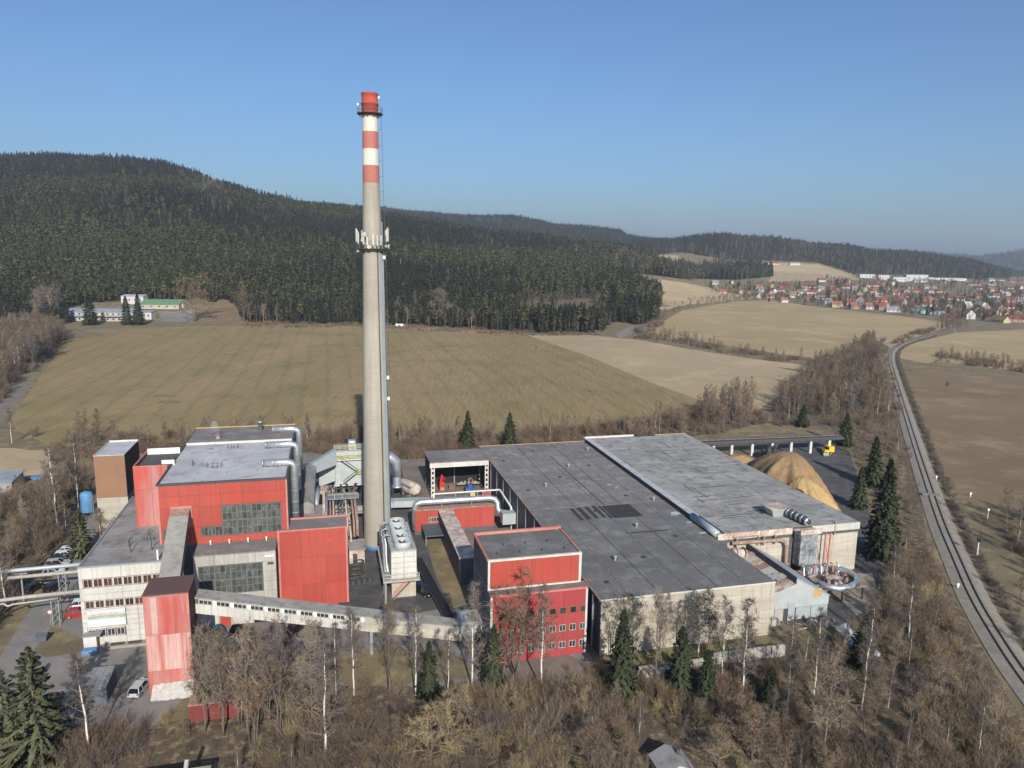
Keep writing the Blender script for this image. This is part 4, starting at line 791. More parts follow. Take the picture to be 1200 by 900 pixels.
m = mbT(rl); m.box(14.6, 16.6, .4, 4.5, 0, 2.3); m.obj('brick_lobby', M['brick'], rl)
for u in (10.4, 14.5): piece('canopy_post', 1, lambda: MB().box(-.07, .07, -.07, .07, 0, 2.2), M['steel'], rl, (u - U0, -7.0, 0))
cr_ = T('link_corridor', 'narrow corridor with rusty pink roof leading to the low red building', 'building', 14.2, -23)
m = mbT(cr_); m.box(14.3, 17.3, -23, 4.45, 0, 5.5); m.obj('wall', M['dark_joint'], cr_)
m = mbT(cr_); m.box(14.1, 17.5, -23.2, 4.4, 5.5, 5.75); m.obj('roof', M['rusty_white'], cr_)
panels(cr_, lin(-23, 4, 6), [0, 5.5], 14.3, M['slate_clad'], 'left'); panels(cr_, [14.3, 17.3], [0, 2.7, 5.5], -23, M['slate_clad']); panels(cr_, lin(-23, 4, 6), [0, 5.5], 17.3, M['red'], 'right')

# --- red block at the right, windows in three rows
rr = T('red_office_block', 'stepped red building with three rows of small square windows', 'building', 14.0, -51.6)
U0, U1, V0, V1, ZT = 14.0, 29.9, -51.6, -38.0, 11.3
m = mbT(rr); m.box(U0, U1, V0, V1, 0, ZT - .1); m.obj('wall', M['dark_joint'], rr)
rows = [(7.2, 8.4), (4.2, 5.4), (1.3, 2.5)]
wu = [U0 + 1.0 + 1.72 * k for k in range(9)]
ue = [U0] + [x for a in wu for x in (a, a + 1.15)] + [U1]
zs = [0, 1.3, 2.5, 4.2, 5.4, 7.2, 8.4, ZT]
for k in (0, 2, 4, 6): panels(rr, [U0, 17.97, 21.94, 25.91, U1], zs[k:k + 2], V0, M['red_crimson'])
for k in (1, 3, 5):
    for i in range(0, len(ue) - 1, 2): panels(rr, ue[i:i + 2], zs[k:k + 2], V0, M['red_crimson'], name='window_pier')
    for a in wu: window(rr, a + .02, a + 1.13, zs[k] + .02, zs[k + 1] - .02, V0 + .02, 1 if k == 5 else 2, 1, 'frame_red' if k == 5 else 'frame_pale', 'glass_dark', .08, .08)
panels(rr, [V0, -48, -44, V1], lin(0, ZT, 3), U0, M['slate_clad'], 'left'); panels(rr, [V0, -48, -44, V1], lin(0, ZT, 3), U1, M['red_crimson'], 'right')  # left wall dark blue-grey: its shade is put into the panel colour
m = mbT(rr); m.box(U1 - .25, U1 + .1, V0 - .12, V0 - .062, 0, ZT).box(U0 - .05, U0 + .3, V0 - .12, V0 - .062, 0, ZT); m.obj('corner_trim', M['white_trim'], rr)
m = mbT(rr); m.box(U0, U1, V0 + .2, -49, ZT - .1, ZT + .03); m.obj('terrace_roof', M['bitumen'], rr)
m = mbT(rr); m.box(U0 - .08, U1 + .12, V0 - .14, V0 + .2, ZT - .08, ZT + .22).box(U1 - .2, U1 + .12, V0 + .2, -49.3, ZT - .08, ZT + .2); m.obj('parapet', M['red_trim'], rr)
U1, V0, ZT = 29.5, -49.3, 16.2
m = mbT(rr); m.box(U0 + .05, U1, V0, V1 - .05, 11.25, ZT - .1); up = m.obj('upper_storey', M['dark_joint'], rr); ORG[up] = ORG[rr]
panels(up, lin(U0 + .05, U1, 4), [11.35, ZT], V0, M['red']); panels(up, [V0, -43.6, V1], [11.3, ZT], U0 + .05, M['slate_clad'], 'left'); panels(up, [V0, -43.6, V1], [11.3, ZT], U1, M['red_crimson'], 'right')
m = mbT(rr); m.box(U0, U0 + .35, V0 - .13, V0 - .065, 11.35, ZT).box(U1 - .35, U1 + .08, V0 - .13, V0 - .065, 11.35, ZT).box(U0 + .35, U1 - .35, V0 - .13, V0 - .065, 11.3, 11.6); m.obj('corner_trim', M['white_trim'], up)
m = mbT(rr); m.box(U0 + .3, U1 - .2, V0 + .25, V1 - .3, ZT - .1, ZT + .03); m.obj('roof', M['bitumen_new'], up)
for k in range(3): piece('roof_sheet', 'rr', lambda: MB().box(0, 4.9, 0, 10.6, 0, .03), M['bitumen_new'], up, (.4 + k * 4.96, 2.65, ZT + .03))
m = mbT(rr); m.box(U0, U1 + .1, V0 - .15, V0 + .25, ZT - .08, ZT + .25); m.obj('front_parapet', M['white_trim'], up)
m = mbT(rr); m.box(U0, U1 + .1, V1 - .35, V1 + .1, ZT - .08, ZT + .5).box(U1 - .25, U1 + .1, V0 + .25, V1 - .35, ZT - .08, ZT + .3).box(U0 - .1, U0 + .25, V0 + .25, V1 - .35, ZT - .08, ZT + .3); m.obj('red_parapet', M['red_trim'], up)
for k in range(7): piece('roof_vent', 'rr', lambda: MB().lathe([(.1, 0), (.1, .35), (.18, .4), (.02, .5)], 8), M['steel_dark'], up, (2 + 1.9 * k, 4.5 + (3.5 if k % 2 else 0), ZT + .06))

# --- red tower at the front left, with the two conveyor bridges
tw = T('red_conveyor_tower', 'tall narrow weathered red tower with maroon roof at the front', 'tower', -36, -48.5)
U0, U1, V0, V1, ZT = -36.0, -30.0, -48.5, -42.9, 15.3
m = mbT(tw); m.box(U0, U1, V0, V1, 0, ZT - .1); m.obj('wall', M['dark_joint'], tw)
panels(tw, [U0, U0 + .9, U0 + 1.75, -32, U1], [9.1, ZT], V0, M['red_faded'], skip=lambda a, b, c, d: abs(a - U0 - .9) < .01, gap=.015); panels(tw, [U0 + .9, U0 + 1.75], [9.1, 9.4], V0, M['red_faded'], gap=.015); panels(tw, [U0 + .9, U0 + 1.75], [9.4, ZT - .3], V0, M['faded_stripe'], proud=.1, gap=.015)
panels(tw, lin(U0, U1, 3), [3.6, 9.1], V0, M['red_white'], gap=.015); panels(tw, lin(U0, U1, 3), [0, 3.6], V0, M['red_faded'], gap=.015)
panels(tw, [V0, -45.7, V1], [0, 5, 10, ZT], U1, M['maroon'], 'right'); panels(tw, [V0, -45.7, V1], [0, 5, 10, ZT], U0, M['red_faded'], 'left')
m = mbT(tw); m.box(U0 - .12, U1 + .12, V0 - .15, V1 + .12, ZT - .1, ZT + .12); m.obj('roof', M['maroon'], tw)
m = mbT(tw); m.box(U1 - .9, U1 - .7, V0 - .13, V0 - .065, 12.2, ZT - .4).box(U1 - .28, U1 + .02, V0 - .13, V0 - .065, 12, ZT - .2).box(U0, U1, V0 - .12, V0 - .065, ZT - .25, ZT - .12); m.obj('corner_trim', M['red_trim'], tw)
fo = T('foil_lean_to', 'low lean-to covered with crumpled silver foil at the tower foot', 'lean-to', -35.6, -51.8)
m = mbT(fo); r_ = random.Random(5); n_ = 14
for i in range(n_):
    for j in range(4): pass
gx = [(-35.5 + 5.6 * i / n_) for i in range(n_ + 1)]; gy = [-50.9, -50.1, -49.3, -48.62]
vs = [(x + r_.uniform(-.05, .05), y, (.25 + 1.3 * (y + 50.9) / 2.3) + r_.uniform(-.12, .12)) for y in gy for x in gx]
fs = [(j * (n_ + 1) + i, j * (n_ + 1) + i + 1, (j + 1) * (n_ + 1) + i + 1, (j + 1) * (n_ + 1) + i) for j in range(3) for i in range(n_)]
m.add(vs, fs); m.obj('foil_roof', M['white_panel'], fo)
m = mbT(fo); m.px([(-50.7, 0), (-48.6, 0), (-48.6, 1.2), (-50.7, .1)], -35.3, -30.1); m.obj('shed_body', M['wood_grey'], fo)

br = T('conveyor_bridge', 'long pale enclosed conveyor bridge sloping down from the red tower', 'conveyor bridge', -29.9, -44.7)
A0, A1 = -29.85, 10.8
def zt(u): return 12.55 + (2.95 - 12.55) * (u - A0) / (A1 - A0)
VF, VB = -44.7, -41.9; HB = 2.45
def sl(u0, u1, v0, v1, a, b):  # slanted box: between heights a and b below the bridge roof
    return [(u0, v0, zt(u0) - b), (u0, v1, zt(u0) - b), (u0, v1, zt(u0) - a), (u0, v0, zt(u0) - a)], [(u1, v0, zt(u1) - b), (u1, v1, zt(u1) - b), (u1, v1, zt(u1) - a), (u1, v0, zt(u1) - a)]
m = mbT(br); m.ext(*sl(A0, A1, VF + .06, VB, .1, HB)); m.obj('core', M['dark_joint'], br)
m = mbT(br); m.ext(*sl(A0, A1, VF - .12, VB + .12, -.1, .1)); m.obj('roof', M['bridge_roof'], br)
NP = 18
for k in range(NP):
    a, b = A0 + (A1 - A0) * k / NP + .02, A0 + (A1 - A0) * (k + 1) / NP - .02
    m = mbT(br); m.ext(*sl(a, b, VF, VF + .09, .95, HB + .05)); m.obj('side_panel', M['cream_conc'] if k > 9 else M['white_panel'], br)
for k in range(10):
    a = A0 + .6 + k * 2.42; b = a + 1.75
    m = mbT(br); m.ext(*sl(a - .12, b + .12, VF + .02, VF + .1, .2, .9)); wn = m.obj('window', M['frame_pale'], br)
    for q in range(3): m = mbT(br); c0 = a + q * .6; m.ext(*sl(c0, c0 + .5, VF - .005, VF + .05, .3, .82)); m.obj('pane', M['glass_dark'], wn)
    m = mbT(br); m.ext(*sl(b + .14, b + .66, VF, VF + .1, .12, .93)); m.obj('window_pier', M['white_paint'], br)
m = mbT(br); m.ext(*sl(A0 + .6 + 24.2, A1, VF, VF + .09, .12, .93)); m.obj('upper_panel', M['pale_conc'], br)
for u in (-17.5, -4.0, 3.6):
    t = mbT(br); z1 = zt(u) - HB - .05
    t.box(u - .2, u + .2, VF + .1, VF + .4, 0, z1 - .35).box(u - .2, u + .2, VB - .4, VB - .1, 0, z1 - .35).box(u - .25, u + .25, VF, VB, z1 - .35, z1)
    if u < -10: t.bar((u, VF + .3, 1.0), (u, VB - .3, z1 - 1), .15).bar((u, VF + .25, z1 - .2), (u + 4.2, VF + .25, .2), .16)
    t.obj('support', M['steel'] if u > -10 else M['steel_dark'], br)
hp = T('loading_hopper', 'grey tapering metal hopper at the low end of the conveyor bridge', 'hopper', 12.2, -44)
m = mbT(hp); m.ext([(11.6, -44.6, .2), (12.9, -44.6, .2), (12.9, -43, .2), (11.6, -43, .2)], [(10.5, -45.8, 2.6), (13.8, -45.8, 2.6), (13.8, -41.8, 2.6), (10.5, -41.8, 2.6)]); m.obj('bin', M['zinc_flat'], hp)
m = mbT(hp); m.box(10.4, 13.9, -45.9, -41.7, 2.6, 4.4); m.obj('bin_top', M['zinc'], hp)
for k in range(4): piece('leg', 'hp', lambda: MB().box(-.1, .1, -.1, .1, 0, 2.6), M['steel_dark'], hp, (1.5 * (-1) ** k, .2 + 1.8 * (-1) ** (k // 2), 0))
ic = T('inclined_conveyor', 'grey enclosed conveyor climbing from the red tower into the boiler house', 'conveyor', -33.5, -42.9)
m = mbT(ic); m.ext([(-34.9, -42.7, 12.9), (-32.2, -42.7, 12.9), (-32.2, -42.7, 15.3), (-34.9, -42.7, 15.3)], [(-36.1, -27.3, 16.8), (-33.3, -27.3, 16.8), (-33.3, -27.3, 19.3), (-36.1, -27.3, 19.3)]); bd = m.obj('casing', M['steel_dark'], ic)
m = mbT(ic); m.ext([(-35.05, -42.7, 15.31), (-32.05, -42.7, 15.31), (-32.05, -42.7, 15.45), (-35.05, -42.7, 15.45)], [(-36.25, -27.3, 19.31), (-33.15, -27.3, 19.31), (-33.15, -27.3, 19.45), (-36.25, -27.3, 19.45)]); m.obj('roof', M['bridge_roof'], ic)
m = mbT(ic); m.ext([(-36.15, -27.28, 16.9), (-33.25, -27.28, 16.9), (-33.25, -27.28, 19.38), (-36.15, -27.28, 19.38)], [(-36.3, -24.5, 17.0), (-33.3, -24.5, 17.0), (-33.3, -24.5, 19.8), (-36.3, -24.5, 19.8)]); m.obj('head_casing', M['rust'], ic)
m = mbT(ic); m.box(-36.5, -33.1, -24.5, -24.37, 16.3, 20.2); m.obj('opening_frame', M['red_trim'], ic)

# --- brown tower, blue tank at the back left
bt = T('brown_silo', 'windowless brown clad silo tower on a pale concrete base', 'silo', -58.5, 12.7)
U0, U1, V0, V1 = -58.5, -52.5, 12.7, 25.0
m = mbT(bt); m.box(U0 - .05, U1 + .05, V0 - .05, V1, 0, 10.8); m.obj('base', M['cream_conc'], bt)
m = mbT(bt); m.box(U0, U1, V0, V1, 10.8, 20.0); m.obj('core', M['black_and_shade'], bt)
panels(bt, [U0, U1], [10.85, 15.4, 20.1], V0, M['brown_clad'], gap=.015); panels(bt, [V0, 18.8, V1], [10.85, 20.1], U1, M['black_and_shade'], 'right'); panels(bt, [V0, 18.8, V1], [10.85, 20.1], U0, M['brown_clad'], 'left')  # right wall black: the shade on it is put into the colour
m = mbT(bt); m.box(U0 + .1, U1 - .1, V0 + .1, V1 - .1, 20.0, 20.12); m.obj('roof', M['membrane'], bt)
m = mbT(bt); m.box(U0, U1, V1 - .3, V1, 20.12, 20.5).box(U0 - .06, U0 + .15, V0, V1 - .3, 20.02, 20.3).box(U0 + .15, U1, V0 - .06, V0 + .12, 20.11, 20.22); m.obj('parapet', M['white_trim'], bt)
tb = T('blue_tank', 'upright bright blue storage tank beside the brown silo', 'tank', -66.7, 33)
m = mbT(tb); m.lathe([(1.35, 1.2), (1.4, 1.3), (1.4, 5.6), (1.2, 6.0), (.3, 6.3), (.02, 6.3)], 18, c=(-66.7, 33)); m.obj('shell', M['blue_tank'], tb, True)
for k in range(4): piece('leg', 'tb', lambda: MB().box(-.1, .1, -.1, .1, 0, 1.3), M['steel_dark'], tb, (.85 * (-1) ** k, .85 * (-1) ** (k // 2), 0))
m = mbT(tb); m.bar((-65.35, 31.6, 0), (-65.35, 31.6, 6), .08).bar((-64.9, 31.6, 0), (-64.9, 31.6, 6), .08)
for k in range(12): m.bar((-65.35, 31.6, .5 * k + .3), (-64.9, 31.6, .5 * k + .3), .05)
m.obj('ladder', M['steel'], tb)

# --- cooling plant at the chimney foot
ct = T('cooling_tower', 'pale cooling tower row with round fan openings on a raised platform', 'cooling tower', -.6, -27.8)
m = mbT(ct); m.box(-.8, 5.9, -27.9, -11.0, 4.1, 4.5); m.obj('platform', M['pale_conc'], ct)
m = mbT(ct); m.box(.9, 5.4, -25.6, -20.5, 0, 4.1).box(1.2, 5, -19, -12.5, 0, 4.1); m.obj('plinth', M['cream_conc'], ct)
for v in (-27.6, -23.5, -16, -11.6): piece('leg', 'ct', lambda: MB().box(-.2, .2, -.2, .2, 0, 4.1), M['steel'], ct, (.2, v + 27.8, 0))
for k in range(4):
    v = -27.0 + 3.95 * k; zt_ = 9.9 if k == 0 else 9.5
    c_ = mbT(ct); c_.box(.7, 5.4, v, v + 3.75, 4.5, zt_); c_ = c_.obj('cell', M['zinc_flat'] if k else M['pale_conc'], ct)
    if k == 0:
        for q in range(2):
            for j in range(5): piece('louver', 'ct', lambda: MB().px([(-.3, 0), (0, .02), (0, .86), (-.04, .86)], 0, 2.2), M['white_panel'], c_, (1.38 + q * 2.36, .8, 4.55 + j * 1.05))
    m = mbT(ct); m.lathe([(1.75, zt_), (1.55, zt_ + .5), (1.6, zt_ + 1.25), (1.5, zt_ + 1.25), (1.42, zt_ + .3), (.02, zt_ + .28)], 20, c=(3.05, v + 1.9)); f_ = m.obj('fan_ring', M['zinc'], c_, True)
    m = mbT(ct)
    for q in range(6): a = q * 1.047; m.bar((3.05, v + 1.9, zt_ + .7), (3.05 + 1.35 * math.cos(a), v + 1.9 + 1.35 * math.sin(a), zt_ + .78), .3, .05)
    m.obj('fan_blades', M['steel_dark'], f_)
for a in (.0, .45): m = mbT(ct); m.tube([(a - .2, -25.5, 5.3), (a - .2, -22, 5.6), (a - .2, -21.5, 9), (a - .2, -12.5, 9.4)], .24 - a * .2, 8); m.obj('pipe', M['white_paint'] if a else M['silver'], ct, True)
for k in range(3): m = mbT(ct); m.tube([(-.3, -20.5 + 3.2 * k, 4.5), (-.3, -20.5 + 3.2 * k, 10.2), (.5, -20.5 + 3.2 * k, 10.6), (1.2, -20.5 + 3.2 * k, 10.4)], .2, 8); m.obj('riser', M['steel'], ct, True)
s_ = mbT(ct); s_.bar((1.2, -26.3, .2), (5.0, -26.3, 4.0), .8, .12); st_ = s_.obj('stair', M['steel'], ct)
for y in (-26.75, -25.85): m = mbT(ct); m.bar((1.2, y, 1.2), (5.0, y, 5.0), .08).bar((1.2, y, .7), (5.0, y, 4.5), .06); m.obj('red_railing', M['machine_red'], st_)
m = mbT(ct)
for k in range(6): m.box(-.75 + k * 1.3, -.69 + k * 1.3, -27.85, -27.79, 4.5, 5.6)
m.box(-.8, 5.9, -27.86, -27.8, 5.0, 5.06).box(-.8, 5.9, -27.86, -27.8, 5.55, 5.62); m.obj('railing', M['white_trim'], ct)
# --- large production hall with dark felt roof
hl = T('production_hall', 'huge flat production hall with dark felt roof and blank cream front wall', 'hall', 31.8, -53.1)
U0, U1, V0, V1, ZT = 31.8, 63.3, -53.1, 43.5, 9.65
m = mbT(hl); m.box(U0, U1, V0, V1, 0, ZT - .1); m.obj('wall', M['dark_joint'], hl)
panels(hl, lin(U0, U1, 5), [0, 1.6, 3.2, 4.8, 6.4, 8.0, ZT - .05], V0, M['cream_conc'], gap=.018); panels(hl, lin(V0, V1, 8), [0, 4.8, ZT - .05], U1, M['pale_conc'], 'right')
panels(hl, lin(V0, 29, 10), [0, 4.6, 9.0], U0, M['slate_clad'], 'left')  # left wall far darker than the front: shade painted into its panels
for k in range(12): v = V0 + 3 + k * 7.0; piece('pilaster', 'hl', lambda: MB().box(-.35, -.07, 0, .35, 0, 9.3), M['steel'], hl, (0, v - V0, 0))
m = mbT(hl); m.box(U0 - .25, U1, V0 - .1, V1, ZT - .12, ZT); m.obj('roof', M['bitumen_black'], hl)
# roofing: brownish felt on the far part, newer blue-grey felt on the near part
for i in range(3):
    for j in range(6): piece('roof_sheet', ('old', i), lambda: MB().box(0, 10.40, 0, 8.94, 0, .03), M['bitumen'], hl, (-.2 + i * 10.57, V1 - V0 - (j + 1) * 9.06, ZT))
    for j in range(5): piece('roof_sheet', ('new', i), lambda: MB().box(0, 10.40, 0, 8.32, 0, .03), M['bitumen_new'], hl, (-.2 + i * 10.57, -.05 + j * 8.44, ZT))
m = mbT(hl); m.box(U0 - .3, U1, -10.95, -10.65, ZT + .031, ZT + .05); m.obj('seam_strip', M['rust'], hl)
piece('roof_patch', 'a', lambda: MB().box(0, 7.6, 0, 7.9, 0, .03), M['bitumen_black'], hl, (47.0 - U0, -19.0 - V0, ZT + .034), label=None) if False else None
m = mbT(hl); m.box(47.0, 54.4, -18.8, -11.1, ZT + .034, ZT + .06); m.obj('roof_patch', M['bitumen_black'], hl, label='black square roof patch')
for k in range(4): piece('roof_patch', 'strip', lambda: MB().box(0, .85, 0, 7.2, 0, .024), M['bitumen_black'], hl, (40.4 + 1.75 * k - U0, -18.6 + .25 * k - V0, ZT + .034))
m = mbT(hl); m.box(47.0, 56.0, -27.5, -27.0, ZT + .034, ZT + .055); m.obj('roof_patch', M['bitumen_black'], hl)
m = mbT(hl); m.box(48.6, 48.85, -10.4, 30, ZT + .034, ZT + .05); m.obj('ridge_strip', M['bitumen_black'], hl)
for u, v, w, d in ((60.4, -19.5, 2.6, 1.9), (61.4, -24.5, 1.6, .8), (61.0, -30.5, 2.2, .8), (54.5, 2.5, 1.6, .9), (55.6, 0.2, .8, .5), (34.5, 18.5, 5, .35), (35.5, 14.5, 4, .3)):
    m = mbT(hl); m.pz([(u, v), (u + w * .5, v - d * .2), (u + w, v + d * .3), (u + w * .8, v + d), (u + w * .3, v + d * .8)], ZT + .033, ZT + .042); m.obj('pale_stain', M['membrane'], hl)
for k in range(3):
    u = U0 + 5.2 + 10.5 * k; m = mbT(hl); m.box(u, u + .09, V0 + 1, V1 - 1, ZT + .10, ZT + .16)
    for q in range(24): m.box(u - .12, u + .2, V0 + 2 + 4 * q, V0 + 2.3 + 4 * q, ZT + .03, ZT + .1)
    m.obj('lightning_wire', M['steel'], hl)
for k in range(11): piece('roof_drain', 'hl', lambda: MB().lathe([(.55, 0), (.45, .07), (.18, .08), (.16, .22), (.02, .25)], 10), M['bitumen_black'], hl, (3.2 + 10.5 * (k % 3), 6 + 8.3 * k, ZT + .03))
for k in range(6): piece('roof_vent', 'hl', lambda: MB().lathe([(.22, 0), (.22, .7), (.36, .72), (.3, .95), (.02, 1.0)], 10), M['steel'], hl, (8.0 + 10.5 * (k % 3), 14 + 14.5 * k, ZT + .03))
m = mbT(hl); m.box(U0 - .32, U0 - .1, V0 - .12, 29.2, ZT - .2, ZT + .14); m.obj('left_roof_edge', M['rust'], hl)
m = mbT(hl); m.box(U0 - .1, U1, V0 - .16, V0 - .04, ZT - .12, ZT + .1); m.obj('front_roof_edge', M['white_trim'], hl)
m = mbT(hl); m.box(U0, U1, V1, V1 + .25, ZT - .4, ZT + .12); m.obj('rear_roof_edge', M['chips_pale'], hl)
# open shed at the far left corner
os_ = T('open_shed', 'open fronted shed bay with white beam, lattice posts and machines inside', 'shed', 16.0, 30.0)
U0, U1, V0, V1, ZT = 16.0, 31.5, 30.0, 41.5, 9.4
m = mbT(os_); m.box(U0 - .3, U1 + .15, V0 - .3, V1, ZT, ZT + .25); m.obj('roof', M['bitumen'], os_)
for i in range(3): piece('roof_sheet', 'os', lambda: MB().box(0, 5.0, 0, 11.4, 0, .03), M['bitumen'], os_, (-.1 + i * 5.1, -.15, ZT + .25))
m = mbT(os_); m.px([(V0 - .32, 8.2), (V0 - .05, 8.2), (V0 - .05, ZT + .05), (V0 - .32, ZT + .05)], U0 - .3, U1 + .15); m.obj('front_beam', M['white_trim'], os_)
m = mbT(os_); m.box(U0, U1, V1 - .25, V1 - .02, 0, ZT); m.obj('rear_wall', M['black_and_shade'], os_)
m = mbT(os_); m.box(U0, U0 + .2, V0 + 1.5, V1 - .25, 2.2, ZT); m.obj('side_wall', M['black_and_shade'], os_)
for u in (U0, U1 - 1.0):
    m = MB().box(0, .25, 0, .3, 0, 8.2).box(.75, 1.0, 0, .3, 0, 8.2)
    for k in range(6): m.box(.25, .75, .02, .28, .4 + 1.35 * k, 1.0 + 1.35 * k)
    m.obj('lattice_post', M['white_trim'], os_, loc=(u - U0, -.3, 0))
for u, v in ((U0, V1 - .6), (24, V1 - .6), (U1 - .3, V1 - .6)): piece('post', 'os', lambda: MB().box(0, .3, 0, .3, 0, 9.3), M['steel'], os_, (u - U0, v - V0, 0))
m = mbT(os_); m.box(U0, U1, V0, V1 - .3, 0, .12); m.obj('floor', M['dirt'], os_)
mr = T('red_machine', 'bright red upright machine standing in the open shed', 'machine', 19.6, 35.0)
m = mbT(mr); m.box(19.0, 20.4, 34.4, 35.6, .12, 2.6).bar((19.4, 35, 2.6), (19.7, 35, 4.6), .5).bar((19.7, 35, 4.4), (20.5, 35, 3.2), .3); m.obj('body', M['machine_red'], mr)
m = mbT(mr); m.box(19.2, 20.2, 34.2, 34.39, .4, 1.2); m.obj('control_box', M['steel'], mr)
mbu = T('blue_machine', 'dark blue machine with hoses in the open shed', 'machine', 26.8, 32.0)
m = mbT(mbu); m.box(25.6, 28.2, 31.3, 33, .12, 1.6).box(26.2, 27.4, 31.6, 32.8, 1.6, 2.5); m.obj('body', M['machine_blue'], mbu)
m = mbT(mbu); m.tube([(26.6, 32, 2.4), (26.6, 32.2, 3.8), (27.3, 33, 3.9), (28.4, 34, 2.2)], .16, 7); m.obj('hose', M['steel'], mbu)
mw = T('work_bench', 'long cluttered work bench of timber and parts in the open shed', 'bench', 28.5, 37)
m = mbT(mw); m.box(24.2, 30.5, 36.4, 37.4, 1.0, 1.15); m.obj('bench_top', M['cream_conc'], mw)
for k in range(4): piece('leg', 'mw', lambda: MB().box(0, .12, 0, .9, .12, 1.0), M['steel_dark'], mw, (-4.2 + 1.9 * k, -.5, 0))
r_ = random.Random(8)
for k in range(14): a = r_.uniform(24.3, 30); b = r_.uniform(36.4, 37.2); m = mbT(mw); m.box(a, a + r_.uniform(.2, .9), b, b + r_.uniform(.1, .3), 1.15, 1.15 + r_.uniform(.15, .7)); m.obj('workpiece', M[r_.choice(['cream_conc', 'steel', 'rust', 'machine_yellow'])], mw)
mp = T('timber_pallets', 'brown stacked pallets on the open shed floor', 'pallets', 22.5, 36)
for k in range(4):
    m = mbT(mp)
    for q in range(5): m.box(21.8 + .3 * q, 22.02 + .3 * q, 35.5, 36.8, .12 + .3 * k + .12, .12 + .3 * k + .16)
    for q in range(3): m.box(21.8, 23.2, 35.5 + .58 * q, 35.62 + .58 * q, .12 + .3 * k, .12 + .3 * k + .12)
    m.obj('pallet', M['rust'], mp)
my = T('yellow_pump', 'small yellow pump set beside the shed entrance', 'machine', 27, 29)
m = mbT(my); m.box(26.2, 27.6, 28.2, 28.9, 0, .7).tube([(26.3, 28.5, .9), (27.5, 28.5, .9)], .3, 8); m.obj('motor', M['machine_yellow'], my)
m = mbT(my); m.box(28.1, 29.6, 27.6, 28.6, 0, 1.1); m.obj('housing', M['steel_dark'], my)
mc = T('red_container', 'faded red steel container at the shed corner', 'container', 31, 27)
m = mbT(mc); m.box(28.9, 31.2, 25.4, 27.6, 0, 2.2); m.obj('body', M['red_faded'], mc)
m = mbT(mc); m.box(29.2, 30.9, 25.32, 25.39, .2, 2.0); m.obj('door', M['red'], mc)

# --- second hall with light grey roof at the right
gh = T('grey_hall', 'large hall with patched light grey roof right of the dark roof', 'hall', 63.5, -33)
U0, U1, V0, V1, ZT = 63.5, 96.2, -33.0, 43.5, 10.5
m = mbT(gh); m.box(U0 + .1, U1, V0, V1, 0, ZT - .1); m.obj('wall', M['dark_joint'], gh)
m = mbT(gh); m.box(U0 - .05, U1 + .25, V0 - .25, V1, ZT - .12, ZT); m.obj('roof', M['bitumen_black'], gh)
r_ = random.Random(21)
for i in range(3):
    v = V0 - .2; ui = U0 + 1.75 + i * 10.35
    while v < V1 - 1:
        d = min(r_.choice([2.4, 3.2, 4.2, 5.2]), V1 - v); m = mbT(gh); a = r_.uniform(.01, .08); m.box(ui, ui + 10.3 - a, v, v + d - r_.choice([.05, .10, .28]), ZT, ZT + .03 + r_.uniform(0, .035)); m.obj('roof_sheet', M['bitumen_grey'], gh); v += d
m = mbT(gh); m.box(U0 - .05, U0 + 1.65, -23, V1, ZT, ZT + .1); m.obj('edge_strip', M['membrane'], gh)
m = mbT(gh); m.box(U0, 79, V1 - .3, V1 + .1, ZT, ZT + .55); m.obj('rear_parapet', M['white_trim'], gh)
m = mbT(gh); m.box(86, U1, V1 - .2, V1 + .1, ZT, ZT + .2); m.obj('rear_kerb', M['chips_pale'], gh)
for k in range(30):
    u = U0 + 2.2 + r_.random() * 22; v = V0 + 1.5 + r_.random() ** 1.4 * 62; L = r_.uniform(3.5, 8.5); m = mbT(gh)
    if r_.random() < .35: m.box(u, u + .26, v, v + L, ZT + .066, ZT + .075)
    else: m.ext([(u, v, ZT + .066), (u, v + .24, ZT + .066), (u, v + .24, ZT + .075), (u, v, ZT + .075)], [(u + L, v + .5, ZT + .066), (u + L, v + .70, ZT + .066), (u + L, v + .70, ZT + .075), (u + L, v + .5, ZT + .075)])
    m.obj('tar_joint', M['bitumen_black'], gh)
m = mbT(gh); m.tube([(U0 + .15, -33.1, ZT - .1), (U0 + .1, -30, ZT), (U0 + .1, -23, ZT)], .75, 12); m.obj('rounded_eave', M['zinc_flat'], gh, True)
for a, b in ((63.7, 67.2), (67.3, 73.1), (73.2, 80.4)): m = mbT(gh); m.box(a, b, V0 - .34, V0 - .02, ZT - 1.35, ZT - .02); m.obj('fascia_panel', M['rusty_white'], gh)
for a, b in ((84.9, 90.3), (90.4, 96.3)): m = mbT(gh); m.box(a, b, V0 - .34, V0 - .02, ZT - 1.5, ZT - .02); m.obj('fascia_panel', M['white_panel'], gh)
panels(gh, [66, 70.5, 75.0, 80], [0, 4, 8.4], V0, M['cream_conc']); panels(gh, [84.8, 90.3, U1], [0, 8.3], V0, M['cream_conc'])
panels(gh, [V0 + k * 7.65 for k in range(11)], [0, 4.2, 8.4], U1, M['cream_conc'], 'right')
m = mbT(gh); m.box(90.2, 90.42, V0 - .4, V0 - .1, 8.2, ZT + .6); m.obj('downpipe', M['rust'], gh)
m = mbT(gh); m.tube([(66.5, V0 - .9, 8.6), (70, V0 - .9, 8.5), (77.2, V0 - .9, 8.4), (78.3, V0 - .95, 8.0), (78.8, V0 - 1.0, 7.0), (78.8, V0 - 1.0, 3.5), (79.6, V0 - 1.0, 3.0)], .36, 8); m.obj('rusty_pipe', M['rust'], gh, True)
m = mbT(gh); m.tube([(67, V0 - .6, 9.6), (72.5, V0 - .6, 9.6), (72.6, V0 - .6, 7.6)], .16, 6); m.obj('rusty_pipe', M['rust'], gh)
